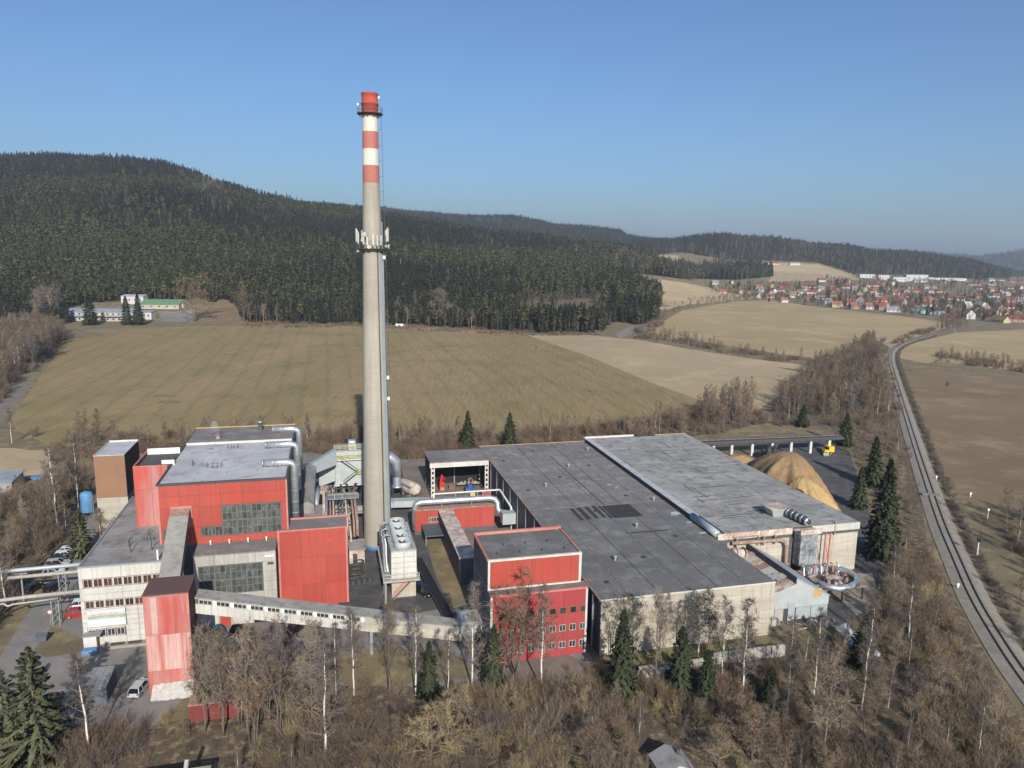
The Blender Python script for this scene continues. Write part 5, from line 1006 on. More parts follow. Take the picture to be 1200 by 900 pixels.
for u in (67.4, 73.4, 76): m = mbT(gh); m.box(u, u + .22, V0 - 1.1, V0 - .1, 7.6, 9.4); m.obj('pipe_bracket', M['rust'], gh)
ex = T('roof_extractor', 'dusty sheet metal extractor with spiral ducting on the grey hall roof', 'extractor', 82, -29)
m = mbT(ex); m.ext([(80.0, -27.2, 10.56), (82.6, -27.2, 10.56), (82.6, -24.6, 10.56), (80.0, -24.6, 10.56)], [(79.2, -27.8, 12.3), (83.2, -27.8, 12.3), (83.2, -24.2, 12.3), (79.2, -24.2, 12.3)]); m.obj('hood', M['zinc'], ex)
m = mbT(ex); m.box(78.9, 83.5, -28.0, -24.0, 12.3, 12.45); m.obj('hood_lid', M['rusty_white'], ex)
for k in range(9): m = mbT(ex); c_ = Vector((83.0 + .1 * k, -28.0 - .62 * k, 11.7 - .03 * k)); m.tube([tuple(c_), tuple(c_ + Vector((.08, -.42, 0)))], [.95, .8], 12); m.obj('duct_ring', M['steel_dark'] if k % 2 else M['silver'], ex, True)
m = mbT(ex); m.tube([(83.0, -27.8, 11.7), (83.9, -33.4, 11.4)], .7, 12); m.obj('duct_core', M['steel_dark'], ex, True)
dc = T('dust_collector', 'blue-grey stained dust collector hanging on the grey hall front', 'dust collector', 82.4, -34.2)
m = mbT(dc); m.box(80.8, 84.6, -35.6, -33.4, 3.0, 9.9); m.obj('casing', M['dusty'], dc)
panels(dc, [80.8, 82.1, 83.4, 84.6], [3, 6.4, 9.9], -35.6, M['dusty'], name='sheet_panel')
m = mbT(dc); m.box(80.4, 85.2, -36.0, -33.35, 9.9, 10.2).box(80.4, 85.2, -36.0, -35.8, 10.2, 10.9); m.obj('top_tray', M['rusty_white'], dc)
m = mbT(dc); m.box(86.2, 86.5, -35.9, -35.7, 0, 9.8).box(87.3, 87.6, -35.9, -35.7, 0, 9.8).bar((86.3, -35.8, 2), (87.4, -35.8, 6), .1).bar((87.4, -35.8, 4), (86.3, -35.8, 8.5), .1); m.obj('red_lattice', M['red_trim'], dc)

# --- metal shed with clerestory between the halls
sh = T('metal_shed', 'blue-grey sheet metal shed with clerestory between the two halls', 'shed', 63.8, -49.5)
V0, V1 = -49.5, -33.6
m = mbT(sh); m.py([(63.9, 0), (77.2, 0), (77.2, 4.1), (70.3, 8.0), (70.3, 6.7), (63.9, 4.7)], V0 + .1, V1); m.obj('core', M['steel_dark'], sh)
m = mbT(sh); m.py([(63.9, 2.4), (77.25, 2.4), (77.25, 4.15), (70.35, 8.1), (70.25, 8.1), (70.25, 6.8), (63.9, 4.8)], V0, V0 + .09); m.obj('gable', M['zinc'], sh)
for a, b in ((63.9, 66.2), (66.3, 68.0), (70.6, 73.6), (73.7, 77.1)): m = mbT(sh); m.box(a, b, V0 - .02, V0 + .08, .1, 2.35); m.obj('base_panel', M['pale_conc'] if a < 68 else M['zinc_flat'], sh)
m = mbT(sh); m.box(68.9, 70.3, V0 - .08, V0 - .01, 0, 3.4); m.obj('door', M['zinc_flat'], sh)
m = mbT(sh); m.box(74.0, 75.6, V0 - .015, V0, 4.0, 5.6); m.obj('rust_patch', M['chips_pale'], sh)
m = mbT(sh); m.py([(70.2, 8.02), (77.4, 3.98), (77.4, 4.12), (70.2, 8.2)], V0 - .15, V1); m.obj('right_roof', M['zinc_flat'], sh)
for k in range(8):
    v = V0 + .02 + k * 1.98; m = mbT(sh); m.py([(63.7, 4.72), (70.25, 6.74), (70.25, 6.84), (63.7, 4.82)], v, v + 1.93); m.obj('roof_sheet', M[('rusty_white', 'rust', 'rusty_white', 'white_panel', 'rust', 'rusty_white', 'white_panel', 'rust')[k]], sh)
for k in range(5):
    v = V0 + .1 + k * 3.15; m = mbT(sh); m.box(70.2, 70.28, v, v + 3.0, 6.95, 7.95); m.obj('clerestory_pane', M['slate_clad'], sh)
m = mbT(sh); m.box(65.0, 66.6, V0 - 1.2, V0 - .1, 0, 1.1); m.obj('step', M['pale_conc'], sh)
vt = T('pressure_vessel', 'short rusty vessel with dark rings behind the metal shed', 'vessel', 68, -32)
m = mbT(vt); m.tube([(65.6, -35.8, 7.4), (68.4, -35.8, 7.0)], 1.0, 14); m.obj('shell', M['rusty_white'], vt, True)
for u in (66, 67.8): m = mbT(vt); m.tube([(u, -35.8, 7.33), (u + .2, -35.8, 7.3)], 1.08, 14); m.obj('ring', M['steel_dark'], vt)
# --- process platform with ring duct
pf = T('process_platform', 'rusty pipe platform with silver ring duct beside the metal shed', 'process plant', 79, -43)
m = mbT(pf); m.box(78.6, 88.6, -45.5, -36.6, 2.6, 2.85); m.obj('deck', M['rust'], pf)
for k in range(6): piece('leg', 'pf', lambda: MB().box(-.14, .14, -.14, .14, 0, 2.6), M['steel_dark'], pf, (.2 + 4.5 * (k % 3), -2.2 + 8.2 * (k // 3), 0))
m = mbT(pf); m.tube([(79.4, -43.6, 3.5), (80.0, -45.6, 3.5), (81.6, -46.6, 3.5), (84.2, -46.4, 3.5), (86.5, -45.4, 3.5), (88.2, -43.4, 3.5), (88.6, -41.2, 3.5), (87.9, -39.4, 3.5), (86.3, -38.4, 3.5)], .62, 12); m.obj('ring_duct', M['silver'], pf, True)
for k in range(14): a = 6.2832 * k / 14; m = mbT(pf); m.tube([(84 + 2.3 * math.cos(a), -42.4 + 1.9 * math.sin(a), 2.9), (84 + 2.3 * math.cos(a), -42.4 + 1.9 * math.sin(a), 4.0)], .28, 7); m.obj('nozzle', M['steel_dark' if k % 2 else 'rust'], pf)
m = mbT(pf); m.lathe([(2.0, 2.86), (2.0, 3.3), (1.2, 3.5), (.1, 3.5)], 16, c=(84, -42.4)); m.obj('pan', M['rusty_white'], pf)
m = mbT(pf); m.box(80.5, 85.0, -38.6, -36.7, 2.86, 3.9).box(85.4, 88, -38.2, -36.7, 2.86, 3.3); m.obj('cabinet', M['zinc_flat'], pf)
for k in range(7): m = mbT(pf); u = 79.2 + k * 1.3; m.tube([(u, -39.6, 3.1), (u + .4, -38.9, 4.3 + .2 * (k % 3)), (u + .9, -37.5, 4.2)], .15, 6); m.obj('pipe', M[('silver', 'rust', 'red_trim')[k % 3]], pf)
m = mbT(pf); m.tube([(79, -44.2, 3.2), (79.5, -40.5, 3.2), (82, -39.9, 3.3)], .3, 8); m.obj('pipe', M['silver'], pf)
for k in range(5): m = mbT(pf); m.box(78.7 + 2.4 * k, 78.78 + 2.4 * k, -45.5, -45.42, 2.85, 3.9); m.obj('railing_post', M['red_trim'], pf)

# --- chip piles and the elevated gallery behind them
def mound(name, label, pts, top, z, mat, u, v, seed, stripes=0.):
    "heap: outline ring to a crest line"
    o = T(name, label, 'wood chip pile', u, v); r = random.Random(seed); n = 72; rings = 22; vs = []; fs = []
    for j in range(rings + 1):
        f = j / rings
        for i in range(n):
            a = 6.2832 * i / n; rx = np.interp(i / n, np.linspace(0, 1, len(pts) + 1), [p[0] for p in pts] + [pts[0][0]]); rv = np.interp(i / n, np.linspace(0, 1, len(pts) + 1), [p[1] for p in pts] + [pts[0][1]])
            c = (top[0] + (math.cos(a) * .8), top[1] + math.sin(a) * .8); x = rx + (c[0] - rx) * f; y = rv + (c[1] - rv) * f
            g = math.sin(a * 7 + 1) * .5 + math.sin(a * 17 + 2) * .35 + math.sin(a * 31) * .2
            zz = z * (1 - (1 - f) ** 1.75) * (.93 + .07 * f) + g * stripes * math.sin(math.pi * min(1, f * 1.15)) * (1 - f) + r.uniform(-.2, .2) * (1 - f * .5)
            vs.append((x - u, y - v, max(-.03, zz - .03)))
    for j in range(rings):
        for i in range(n): k = (i + 1) % n; fs.append((j * n + i, j * n + k, (j + 1) * n + k, (j + 1) * n + i))
    fs.append(tuple(range(rings * n, rings * n + n))); m = MB(); m.add(vs, fs); m.obj('heap', M[mat], o, True); return o
mound('wood_chip_pile', 'great brown heap of wood chips behind the grey hall', [(123, 12), (127, 26), (124, 34), (117, 37), (109, 35), (103, 24), (100, 10), (103, -2), (110, -7), (117, -3)], (115, 17), 10.6, 'chips', 115, 14, 3, 1.6)
mound('fresh_chip_pile', 'paler fresh chips dumped on the near side of the great heap', [(117, 4), (116, 12), (111, 15), (106, 12), (103, 4), (104, -3), (109, -8.5), (114, -7)], (110.0, 4.5), 7.6, 'chips_pale', 110, 4, 5, 1.1)
mound('small_chip_pile', 'small orange chip heap by the white columns', [(122, 42), (118, 46), (111, 46), (106, 43), (106, 38), (113, 36), (119, 38)], (113.5, 41.5), 3.4, 'chips', 114, 41, 9, .3)
eg = T('elevated_gallery', 'long dark elevated pipe gallery on white columns behind the chip heap', 'gallery', 100, 50.5)
m = mbT(eg); m.ext([(96, 50.2, 4.6), (96, 53.4, 4.6), (96, 53.4, 5.5), (96, 50.2, 5.5)], [(157, 48.0, 4.6), (157, 51.2, 4.6), (157, 51.2, 5.5), (157, 48.0, 5.5)]); m.obj('deck', M['steel_dark'], eg)
for k, dz in enumerate((.9, 1.3, 1.7)): m = mbT(eg); m.bar((96, 50.3 + k, 4.6 + dz), (156.5, 48.1 + k, 4.6 + dz), .12 if k else .2); m.obj('pipe_run', M[('maroon', 'steel', 'maroon')[k]], eg)
for k in range(26): u = 97 + k * 2.35; m = mbT(eg); m.box(u, u + .1, 50.2 - .036 * (u - 96), 50.3 - .036 * (u - 96), 5.5, 6.5); m.obj('railing_post', M['maroon'], eg)
for u, v in ((104, 51.4), (110.5, 51.3), (117.0, 51.1), (124.3, 50.8), (131.5, 50.5), (138.4, 50.2), (145.6, 49.9), (152.2, 49.2)): piece('column', 'eg', lambda: MB().box(-.45, .45, -.45, .45, 0, 4.62), M['white_trim'], eg, (u - 100, v - 50.5, 0))
m = mbT(eg); m.tube([(104, 52.5, 3.9), (124, 51.9, 3.9)], .45, 8); m.obj('white_pipe', M['white_paint'], eg, True)

# ---------------------------------------------------------------- vehicles
def wheel(parent, x, y, r=.32, w=.22):
    t = piece('wheel', ('tyre', r, w), lambda: MB().tube([(0, -w / 2, 0), (0, -w / 2 + .03, 0), (0, w / 2 - .03, 0), (0, w / 2, 0)], [r * .92, r, r, r * .92], 16), M['tyre'], parent, (x, y, r))
    piece('rim', ('rim', r, w), lambda: MB().tube([(0, -w / 2 - .012, 0), (0, w / 2 + .012, 0)], [r * .62, r * .62], 12), M['steel'], t, (0, 0, 0))
def car(u, v, ang, col, label, kind='hatch', group='cars parked around the works'):
    o = thing('parked_car', label, 'car', u, v, .0, R(ang), group); L = {'hatch': 4.0, 'estate': 4.6, 'sedan': 4.5, 'van': 4.9}[kind]; h = {'hatch': 1.48, 'estate': 1.5, 'sedan': 1.43, 'van': 1.95}[kind]; w = .86; b = L / 2
    low = [(-b, .38), (-b + .06, .72), (-b + .22, .88), (b * .42, .93), (b - .35, .80), (b - .05, .62), (b, .4), (b - .1, .24), (-b + .12, .24)]
    m = MB(); m.ext([(x, -w, z) for x, z in low], [(x, w, z) for x, z in low]); m.v = [(x, y * (1 - .09 * max(0, abs(x) / b - .7) / .3) * (.95 if z > .8 else 1), z) for x, y, z in m.v]
    m.obj('body', M['car_' + col], o)
    r0 = {'hatch': -b + .3, 'estate': -b + .15, 'sedan': -b + .85, 'van': -b + .1}[kind]; r1 = {'hatch': b * .48, 'estate': b * .46, 'sedan': b * .46, 'van': b * .72}[kind]
    cab = [(r0, .86), (r1, .9), (r1 - .75, h - .06), (r0 + .35, h - .04)]
    m = MB(); m.ext([(x, -w * .93, z) for x, z in cab], [(x, w * .93, z) for x, z in cab]); m.v = [(x, y * (.80 if z > 1.1 else 1), z) for x, y, z in m.v]; m.obj('windows', M['car_glass'], o)
    m = MB(); m.box(r0 + .33, r1 - .78, -w * .76, w * .76, h - .05, h)
    for x0, x1 in ((r0 + .02, r0 + .36), (r1 + .0, r1 - .74), ((r0 + r1) / 2 - .3, (r0 + r1) / 2 - .3)):
        for s in (-1, 1): m.bar((x0, s * w * .935, .88), (x1, s * w * .755, h - .03), .07)
    m.obj('roof', M['car_' + col], o)
    for x in (-b + .75, b - .8):
        for s in (-1, 1): wheel(o, x, s * (w - .1))
    for s in (-1, 1):
        piece('headlight', 1, lambda: MB().box(-.05, .05, -.16, .16, -.07, .07), M['lamp_clear'], o, (b - .1, s * .56, .66)); piece('tail_light', 1, lambda: MB().box(-.04, .04, -.12, .12, -.12, .12), M['machine_red'], o, (-b + .06, s * .64, .74))
    return o
car(-63.9, 9.9, 4, 'white', 'white car farthest back in the row beside the office', 'hatch'); car(-63.7, 7.4, 3, 'white', 'white estate car second from the far end of the row', 'estate')
car(-64.6, 5.2, 5, 'black', 'black car between two white cars in the row', 'sedan'); car(-64.0, 3.2, 4, 'silver', 'silver car with dark roof in the middle of the row', 'estate')
car(-63.8, 1.0, 4, 'maroon', 'dark red car second from the near end of the row', 'sedan'); car(-63.4, -1.2, 3, 'white', 'white car partly under the pipe rack, nearest of its row', 'hatch')
car(-64.5, -8.0, 60, 'black', 'black car parked at an angle under the pipes, left one'); car(-60.8, -8.4, 62, 'black', 'black estate parked at an angle under the pipes, right one', 'estate')
car(-54.2, -6.5, 2, 'black', 'black car close to the office wall behind the pipes', 'sedan'); car(-53.2, -17.2, 2, 'white', 'white car beside the office wall behind the red car', 'estate'); car(-53.4, -20.6, 6, 'red', 'bright red car parked beside the office wall', 'hatch')
car(-37.6, -47.2, 78, 'silver', 'silver blue car standing left of the red tower foot', 'estate'); car(-28.6, -33.2, -62, 'teal', 'dark teal car parked under the conveyor bridge', 'hatch'); car(-25.8, -32.8, 80, 'black', 'black car parked beside the teal car under the bridge', 'hatch'); car(-15.9, -34.2, 50, 'black', 'black car half hidden behind the bridge trestle', 'hatch')
car(6.8, -25.2, -58, 'black', 'black van standing beside the grass strip in the yard', 'van')
# wheel loader and grab at the chip heap
wl = T('wheel_loader', 'yellow wheel loader parked under the elevated gallery', 'loader', 149.6, 47.2)
m = mbT(wl); m.box(147.2, 149.4, 45.6, 47.8, .9, 2.3).box(149.4, 152.4, 46.0, 49.2, 1.0, 3.6); m.obj('body', M['yellow'], wl)
m = mbT(wl); m.box(148.3, 149.6, 45.9, 47.6, 2.3, 3.4); m.obj('cab', M['car_glass'], wl)
m = mbT(wl); m.bar((147.4, 45.9, 1.6), (146.0, 44.6, .8), .3).bar((148.6, 45.6, 1.6), (147.4, 44.2, .8), .3); m.obj('lift_arm', M['yellow'], wl)
m = mbT(wl); m.px([(43.4, .1), (44.6, .1), (44.9, 1.3), (44.4, 1.3), (44.2, .4)], 145.4, 148.3); m.obj('bucket', M['steel'], wl)
for x, y in ((-2.0, -1.4), (.2, -2.0), (.2, 1.5), (2.6, 1.4)): wheel(wl, x, y, .75, .5)
wl.scale = (.72, .72, .72); wl.location += W(1.2, .6) - W(0, 0)
gb = T('chip_loader', 'dark loader crane standing beside the chip heap', 'loader', 127.6, 45.5)
m = mbT(gb); m.box(125.0, 128.8, 44.0, 46.6, .8, 2.6); m.obj('body', M['steel_dark'], gb)
m = mbT(gb); m.box(126.4, 128, 44.3, 46.2, 2.6, 4.4); m.obj('cab', M['car_glass'], gb)
m = mbT(gb); m.bar((127.9, 44.6, 2.6), (129.2, 43.6, 5.6), .45).bar((129.2, 43.6, 5.6), (125.0, 42.4, 4.8), .35); m.obj('boom', M['steel_dark'], gb)
m = mbT(gb); m.box(124.2, 125.6, 41.8, 43, 3.4, 4.8); m.obj('grab', M['steel_dark'], gb)
for x, y in ((-2, -1.5), (.6, -1.5), (-2, 1.1), (.6, 1.1)): wheel(gb, x, y, .6, .45)

tr2 = T('shade_band', 'long dark box standing in for shade beside the grass strip in the yard', 'shade stand-in', 7.6, -20)  # dark box added for a band of shade across the yard
m = mbT(tr2); m.ext([(6.6, -10.5, 0), (8.4, -10.5, 0), (8.4, -10.5, 1.0), (6.6, -10.5, 1.0)], [(9.0, -36, 0), (10.8, -36, 0), (10.8, -36, .6), (9.0, -36, .6)]); m.obj('band_body', M['black_and_shade'], tr2)
for s in (0, 1.75): m = mbT(tr2); m.bar((6.6 + s, -10.5, 1.05), (9.0 + s, -36, .65), .12, .25); m.obj('band_rim', M['steel_dark'], tr2)
sc_ = T('pipe_scrap', 'heap of dark pipe rings and drums on the chimney yard', 'scrap', -4.5, -12)
for k, (u, v, r0) in enumerate(((-5.0, -11.0, 1.2), (-5.2, -13.6, 1.4), (-5.6, -16.0, 1.1), (-4.4, -9.0, .9))):
    m = mbT(sc_); m.tube([(u + r0 * math.cos(q * .5236), v + r0 * math.sin(q * .5236), .4 + .1 * k) for q in range(13)], .22, 6, cap=False); m.obj('pipe_ring', M['steel_dark'], sc_)
for k in range(4): m = mbT(sc_); m.lathe([(.45, 0), (.45, 1.0), (.02, 1.02)], 10, c=(-6 + 1.1 * k, -18.4 + .3 * k)); m.obj('drum', M['steel_dark'], sc_)
pfm = T('pipe_trestle', 'crowded steel frame of grimy pipes between boiler house and chimney', 'pipe frame', -8, 4)
for k, (u, v) in enumerate(((-10.4, -3), (-4.2, -3), (-10.4, 5), (-4.2, 5), (-10.4, 13), (-4.2, 13), (-10.4, 20), (-4.2, 20))): piece('post', 'pfm', lambda: MB().box(-.14, .14, -.14, .14, 0, 7.4), M['steel_dark'], pfm, (u + 8, v - 4, 0))
for v in (-3, 5, 13, 20):
    for z in (4.2, 7.2): m = mbT(pfm); m.box(-10.6, -4.0, v - .12, v + .12, z, z + .25); m.obj('beam', M['steel_dark'], pfm)
for u in (-10.4, -4.2): m = mbT(pfm); m.box(u - .1, u + .1, -3, 20, 7.45, 7.65); m.obj('beam', M['rust'], pfm)
r_ = random.Random(12)
for k in range(9):
    u = -9.9 + .68 * k; z = r_.choice([4.75, 7.95, 7.95]); q = r_.uniform(.14, .34); m = mbT(pfm); m.tube([(u, -5 - r_.random() * 2, z - 3), (u, -4.6, z), (u, 12 + r_.random() * 8, z), (u + r_.choice([-.8, .8]), 21, z), (u + r_.choice([-.8, .8]), 21.6, z - 2.5)], q, 8); m.obj('pipe', M[r_.choice(['silver', 'steel', 'rust', 'zinc_flat', 'rusty_white'])], pfm, True)
m = mbT(pfm); m.box(-10.8, -3.6, 8, 12.4, 8.6, 8.75); m.obj('walkway', M['steel'], pfm)
for k in range(5): m = mbT(pfm); m.box(-10.7 + 1.75 * k, -10.62 + 1.75 * k, 7.98, 8.06, 8.75, 9.8); m.obj('railing_post', M['yellow_rail'], pfm)
m = mbT(pfm); m.box(-10.8, -3.6, 7.98, 8.06, 9.75, 9.83); m.obj('handrail', M['yellow_rail'], pfm)
phs = T('pump_house', 'small grey-roofed pump house at the left of the chimney foot', 'building', -6.2, -8)
m = mbT(phs); m.box(-6.3, -3.2, -8.2, -4.4, 0, 2.9); m.obj('wall', M['rusty_white'], phs)
m = mbT(phs); m.px([(-8.5, 2.9), (-4.1, 3.5), (-4.1, 3.65), (-8.5, 3.05)], -6.6, -2.9); m.obj('roof', M['roof_old'], phs)
m = mbT(phs); m.box(-5.6, -4.7, -8.27, -8.22, 0, 2.1); m.obj('door', M['steel_dark'], phs)
lsh = T('loose_sheets', 'loose dented metal sheets strewn over the left roof of the metal shed', 'metal sheets', 66.5, -42)
for k in range(11):
    a, b = 64.2 + r_.random() * 4.6, -49 + r_.random() * 13.5; z = 4.95 + (a - 63.7) * .31; w, d = r_.uniform(.9, 1.7), r_.uniform(1.2, 2.6); t = r_.uniform(.03, .35)
    m = mbT(lsh); m.ext([(a, b, z + .02), (a + w, b + r_.uniform(-.4, .4), z + .31 * w + t), (a + w, b + d, z + .31 * w + t * .6), (a + .1, b + d, z + .05)], [(a, b, z + .06), (a + w, b + .02, z + .31 * w + t + .04), (a + w, b + d, z + .31 * w + t * .6 + .04), (a + .1, b + d, z + .09)]); m.obj('sheet', M[r_.choice(['white_panel', 'rusty_white', 'rust', 'zinc'])], lsh)
dbr = T('scrap_heap', 'low heap of rusty scrap and planks in front of the metal shed', 'scrap', 72, -52)
for k in range(16):
    a, b = 67 + r_.random() * 10, -54 + r_.random() * 3; q = r_.uniform(0, 3.14); L = r_.uniform(.8, 2.6); m = mbT(dbr); m.bar((a, b, .1 + .3 * r_.random()), (a + L * math.cos(q), b + L * math.sin(q), .15 + .5 * r_.random()), .22, .12); m.obj('scrap_bar', M[r_.choice(['rust', 'wood_grey', 'steel', 'rusty_white'])], dbr)
# ---------------------------------------------------------------- pipe rack, railway and small things
pr = T('pipe_rack', 'silver overhead pipes on lattice supports left of the office', 'pipe rack', -57, -16)
m = mbT(pr); m.tube([(-96, -14.5, 6.3), (-63, -12.9, 6.3), (-49.2, -12.4, 6.3)], .38, 10); m.obj('upper_pipe', M['zinc_flat'], pr, True)
m = mbT(pr); m.tube([(-66, -14.6, 5.6), (-49.2, -14.0, 5.6)], .32, 10); m.obj('upper_pipe', M['pale_conc'], pr, True)
m = mbT(pr); m.tube([(-49.2, -21.4, 5.0), (-60, -22.0, 5.0), (-65.0, -22.6, 5.0), (-66.0, -23.6, 5.0), (-69.5, -38, 5.0), (-72, -48, 5.0)], .32, 10); m.obj('lower_pipe', M['pale_conc'], pr, True)
m = mbT(pr); m.tube([(-55.5, -22.8, 4.6), (-62.0, -23.6, 4.6), (-62.8, -23.7, 4.4), (-63.6, -23.6, 4.9), (-65.2, -25.2, 4.9), (-69.0, -39, 4.9), (-71.4, -48, 4.9)], .17, 8); m.obj('lower_pipe', M['pale_conc'], pr, True)
m = mbT(pr); m.tube([(-67.0, -24.4, 4.9), (-70.2, -38, 4.9), (-72.8, -48, 4.9)], .14, 6); m.obj('thin_pipe', M['steel'], pr)
def lattice(a, b, h, nm):
    m = mbT(pr)
    for x, y in ((a, b), (a + 1.1, b), (a, b + 1.1), (a + 1.1, b + 1.1)): m.box(x - .07, x + .07, y - .07, y + .07, 0, h)
    z = .3
    while z < h - 1.2: m.bar((a, b, z), (a + 1.1, b, z + 1.2), .07).bar((a + 1.1, b + 1.1, z), (a, b + 1.1, z + 1.2), .07).bar((a, b, z), (a, b + 1.1, z + 1.2), .07); z += 1.2
    m.obj(nm, M['steel'], pr)
lattice(-56.4, -23.6, 4.6, 'lattice_support'); lattice(-58, -14.6, 5.6, 'lattice_support')
for u, v, z in ((-64.4, -13.2, 5.8), (-75, -13.6, 5.8), (-65.6, -26.2, 4.5), (-67.6, -33, 4.5), (-69.7, -41, 4.5)): piece('pipe_post', round(z, 1), lambda: MB().box(-.12, .12, -.12, .12, 0, z).box(-1.0, 1.0, -.1, .1, z - .25, z - .02), M['steel'], pr, (u + 57, v + 16, 0))
sgn = T('road_sign', 'round white road sign with red rim by the pipe support', 'sign', -57, -22.8)
m = mbT(sgn); m.box(-57.04, -56.96, -22.84, -22.76, 0, 2.5); m.obj('post', M['steel'], sgn)
m = mbT(sgn); m.tube([(-57, -22.93, 2.3), (-57, -22.86, 2.3)], .42, 16); m.obj('rim', M['machine_red'], sgn)
m = mbT(sgn); m.tube([(-57, -22.96, 2.3), (-57, -22.935, 2.3)], .28, 16); m.obj('face', M['white_paint'], sgn)
bb = T('blue_bin', 'blue grey waste skip beside the road', 'skip', -56.2, -28.6)
m = mbT(bb); m.ext([(-57.2, -29.3, .1), (-55.6, -29.3, .1), (-55.6, -28.1, .1), (-57.2, -28.1, .1)], [(-57.5, -29.5, 1.4), (-55.3, -29.5, 1.4), (-55.3, -27.9, 1.4), (-57.5, -27.9, 1.4)]); m.obj('body', M['slate_clad'], bb)
m = mbT(bb); m.px([(-29.6, 1.4), (-28.7, 1.9), (-27.8, 1.4)], -57.55, -55.25); m.obj('lid', M['slate_clad'], bb)
bb.scale = (.75, .75, .8)
bs = T('blue_tarpaulin', 'blue covered pallet in front of the office porch', 'pallet', -47.6, -35)
m = mbT(bs); m.box(-48.8, -46.6, -35.0, -33.8, .15, .7); m.obj('cover', M['paint_blue'], bs)
m = mbT(bs); m.box(-48.9, -46.5, -35.1, -33.7, 0, .15); m.obj('pallet', M['wood_grey'], bs)
kb = T('loading_kerb', 'low concrete loading kerb along the office front', 'kerb', -40, -34.2)
m = mbT(kb); m.box(-45.5, -36.9, -33.9, -32.6, 0, .45); m.obj('kerb_body', M['concrete_slab'], kb)
for k in range(3): m = mbT(kb); m.box(-45 + 2.6 * k, -43 + 2.6 * k, -33.6, -32.9, .45, .62); m.obj('slab', M['steel_dark'], kb)
ds = T('dark_shed', 'small shed with dark sheet roof beside the white birch', 'shed', -43.2, -47)
m = mbT(ds); m.box(-46.0, -41.4, -49.3, -44.6, 0, 2.4); m.obj('wall', M['slate_clad'], ds)
for k in range(4): m = mbT(ds); m.px([(-49.7, 2.45), (-44.3, 2.75), (-44.3, 2.85), (-49.7, 2.55)], -46.3 + 1.24 * k, -45.1 + 1.24 * k); m.obj('roof_sheet', M['steel'], ds)
m = mbT(ds); m.box(-45.2, -44.2, -49.36, -49.31, 0, 2); m.obj('door', M['steel_dark'], ds)
rc = T('red_shipping_container', 'faded red container among bare bushes in front of the yard', 'container', -25.0, -56)
m = mbT(rc); m.box(-29.3, -20.2, -57.0, -54.6, .15, 2.6); m.obj('body', M['red_dull'], rc)
for k in range(9): m = mbT(rc); m.box(-29.2 + k * 1.0, -28.75 + k * 1.0, -57.06, -57.01, .3, 2.5); m.obj('rib', M['red_dull'], rc)
m = mbT(rc); m.box(-29.4, -20.1, -57.1, -54.5, 2.6, 2.72); m.obj('roof', M['rust'], rc)
hu = T('small_hut', 'small hut with grey felt gable roof at the bottom edge', 'hut', 30.5, -79.5)
m = mbT(hu); m.py([(28.9, 0), (32.7, 0), (32.7, 1.6), (30.8, 2.5), (28.9, 1.6)], -82.8, -79.2); m.obj('wall', M['white_panel'], hu)
for a, b in (((28.5, 1.5), (30.8, 2.6)), ((33.1, 1.5), (30.8, 2.6))): m = mbT(hu); m.ext([(a[0], -83.1, a[1]), (b[0], -83.1, b[1]), (b[0], -83.1, b[1] + .1), (a[0], -83.1, a[1] + .1)], [(a[0], -78.9, a[1]), (b[0], -78.9, b[1]), (b[0], -78.9, b[1] + .1), (a[0], -78.9, a[1] + .1)]); m.obj('roof', M['roof_old'], hu)
m = mbT(hu); m.box(31.6, 32.1, -80.6, -80.1, 1.9, 2.9); m.obj('chimney', M['steel_dark'], hu)
lr = T('low_front_building', 'low flat grey building cut off by the bottom edge', 'building', -30, -72)
m = mbT(lr); m.box(-37, -24.5, -80, -70.6, 0, 2.7); m.obj('wall', M['brick'], lr)
for k in range(3): m = mbT(lr); m.box(-37.2 + 4.24 * k, -33.0 + 4.24 * k, -80.2, -70.4, 2.7, 2.85); m.obj('roof_sheet', M['concrete_slab'], lr)
m = mbT(lr); m.bar((-27.2, -72.4, 3.0), (-26.9, -71.6, 4.9), .42, .3); m.obj('flue', M['pale_conc'], lr)
cw = T('concrete_wall', 'low concrete slab wall below the hall front', 'wall', 52, -59.6)
for k in range(10): m = mbT(cw); m.box(35.6 + 2.6 * k, 38.1 + 2.6 * k, -59.8 + .06 * (k % 3), -59.5 + .06 * (k % 3), 0, 2.0 if k > 4 else 1.4); m.obj('wall_panel', M['pale_conc'], cw)
ws = T('white_sheet_stack', 'stack of bright white sheets at the wall between two spruces', 'stack', 38, -61)
for k in range(6): m = mbT(ws); m.box(35.8 + .75 * k, 36.45 + .75 * k, -62.0 + .15 * (k % 2), -60.6, 0, 1.3 + .18 * (k % 3)); m.obj('sheet_bundle', M['white_paint'], ws)
wb_ = T('white_bags', 'pile of wrapped white bags under the trees near the driveway', 'bags', 74, -61); r_ = random.Random(2)
for k in range(9): m = MB(); blob(m, (r_.uniform(-1.9, 1.9), r_.uniform(-4, 4), .6 + .8 * (k % 2)), 1.25, .8, k); m.obj('bag', M['car_silver'], wb_, True)

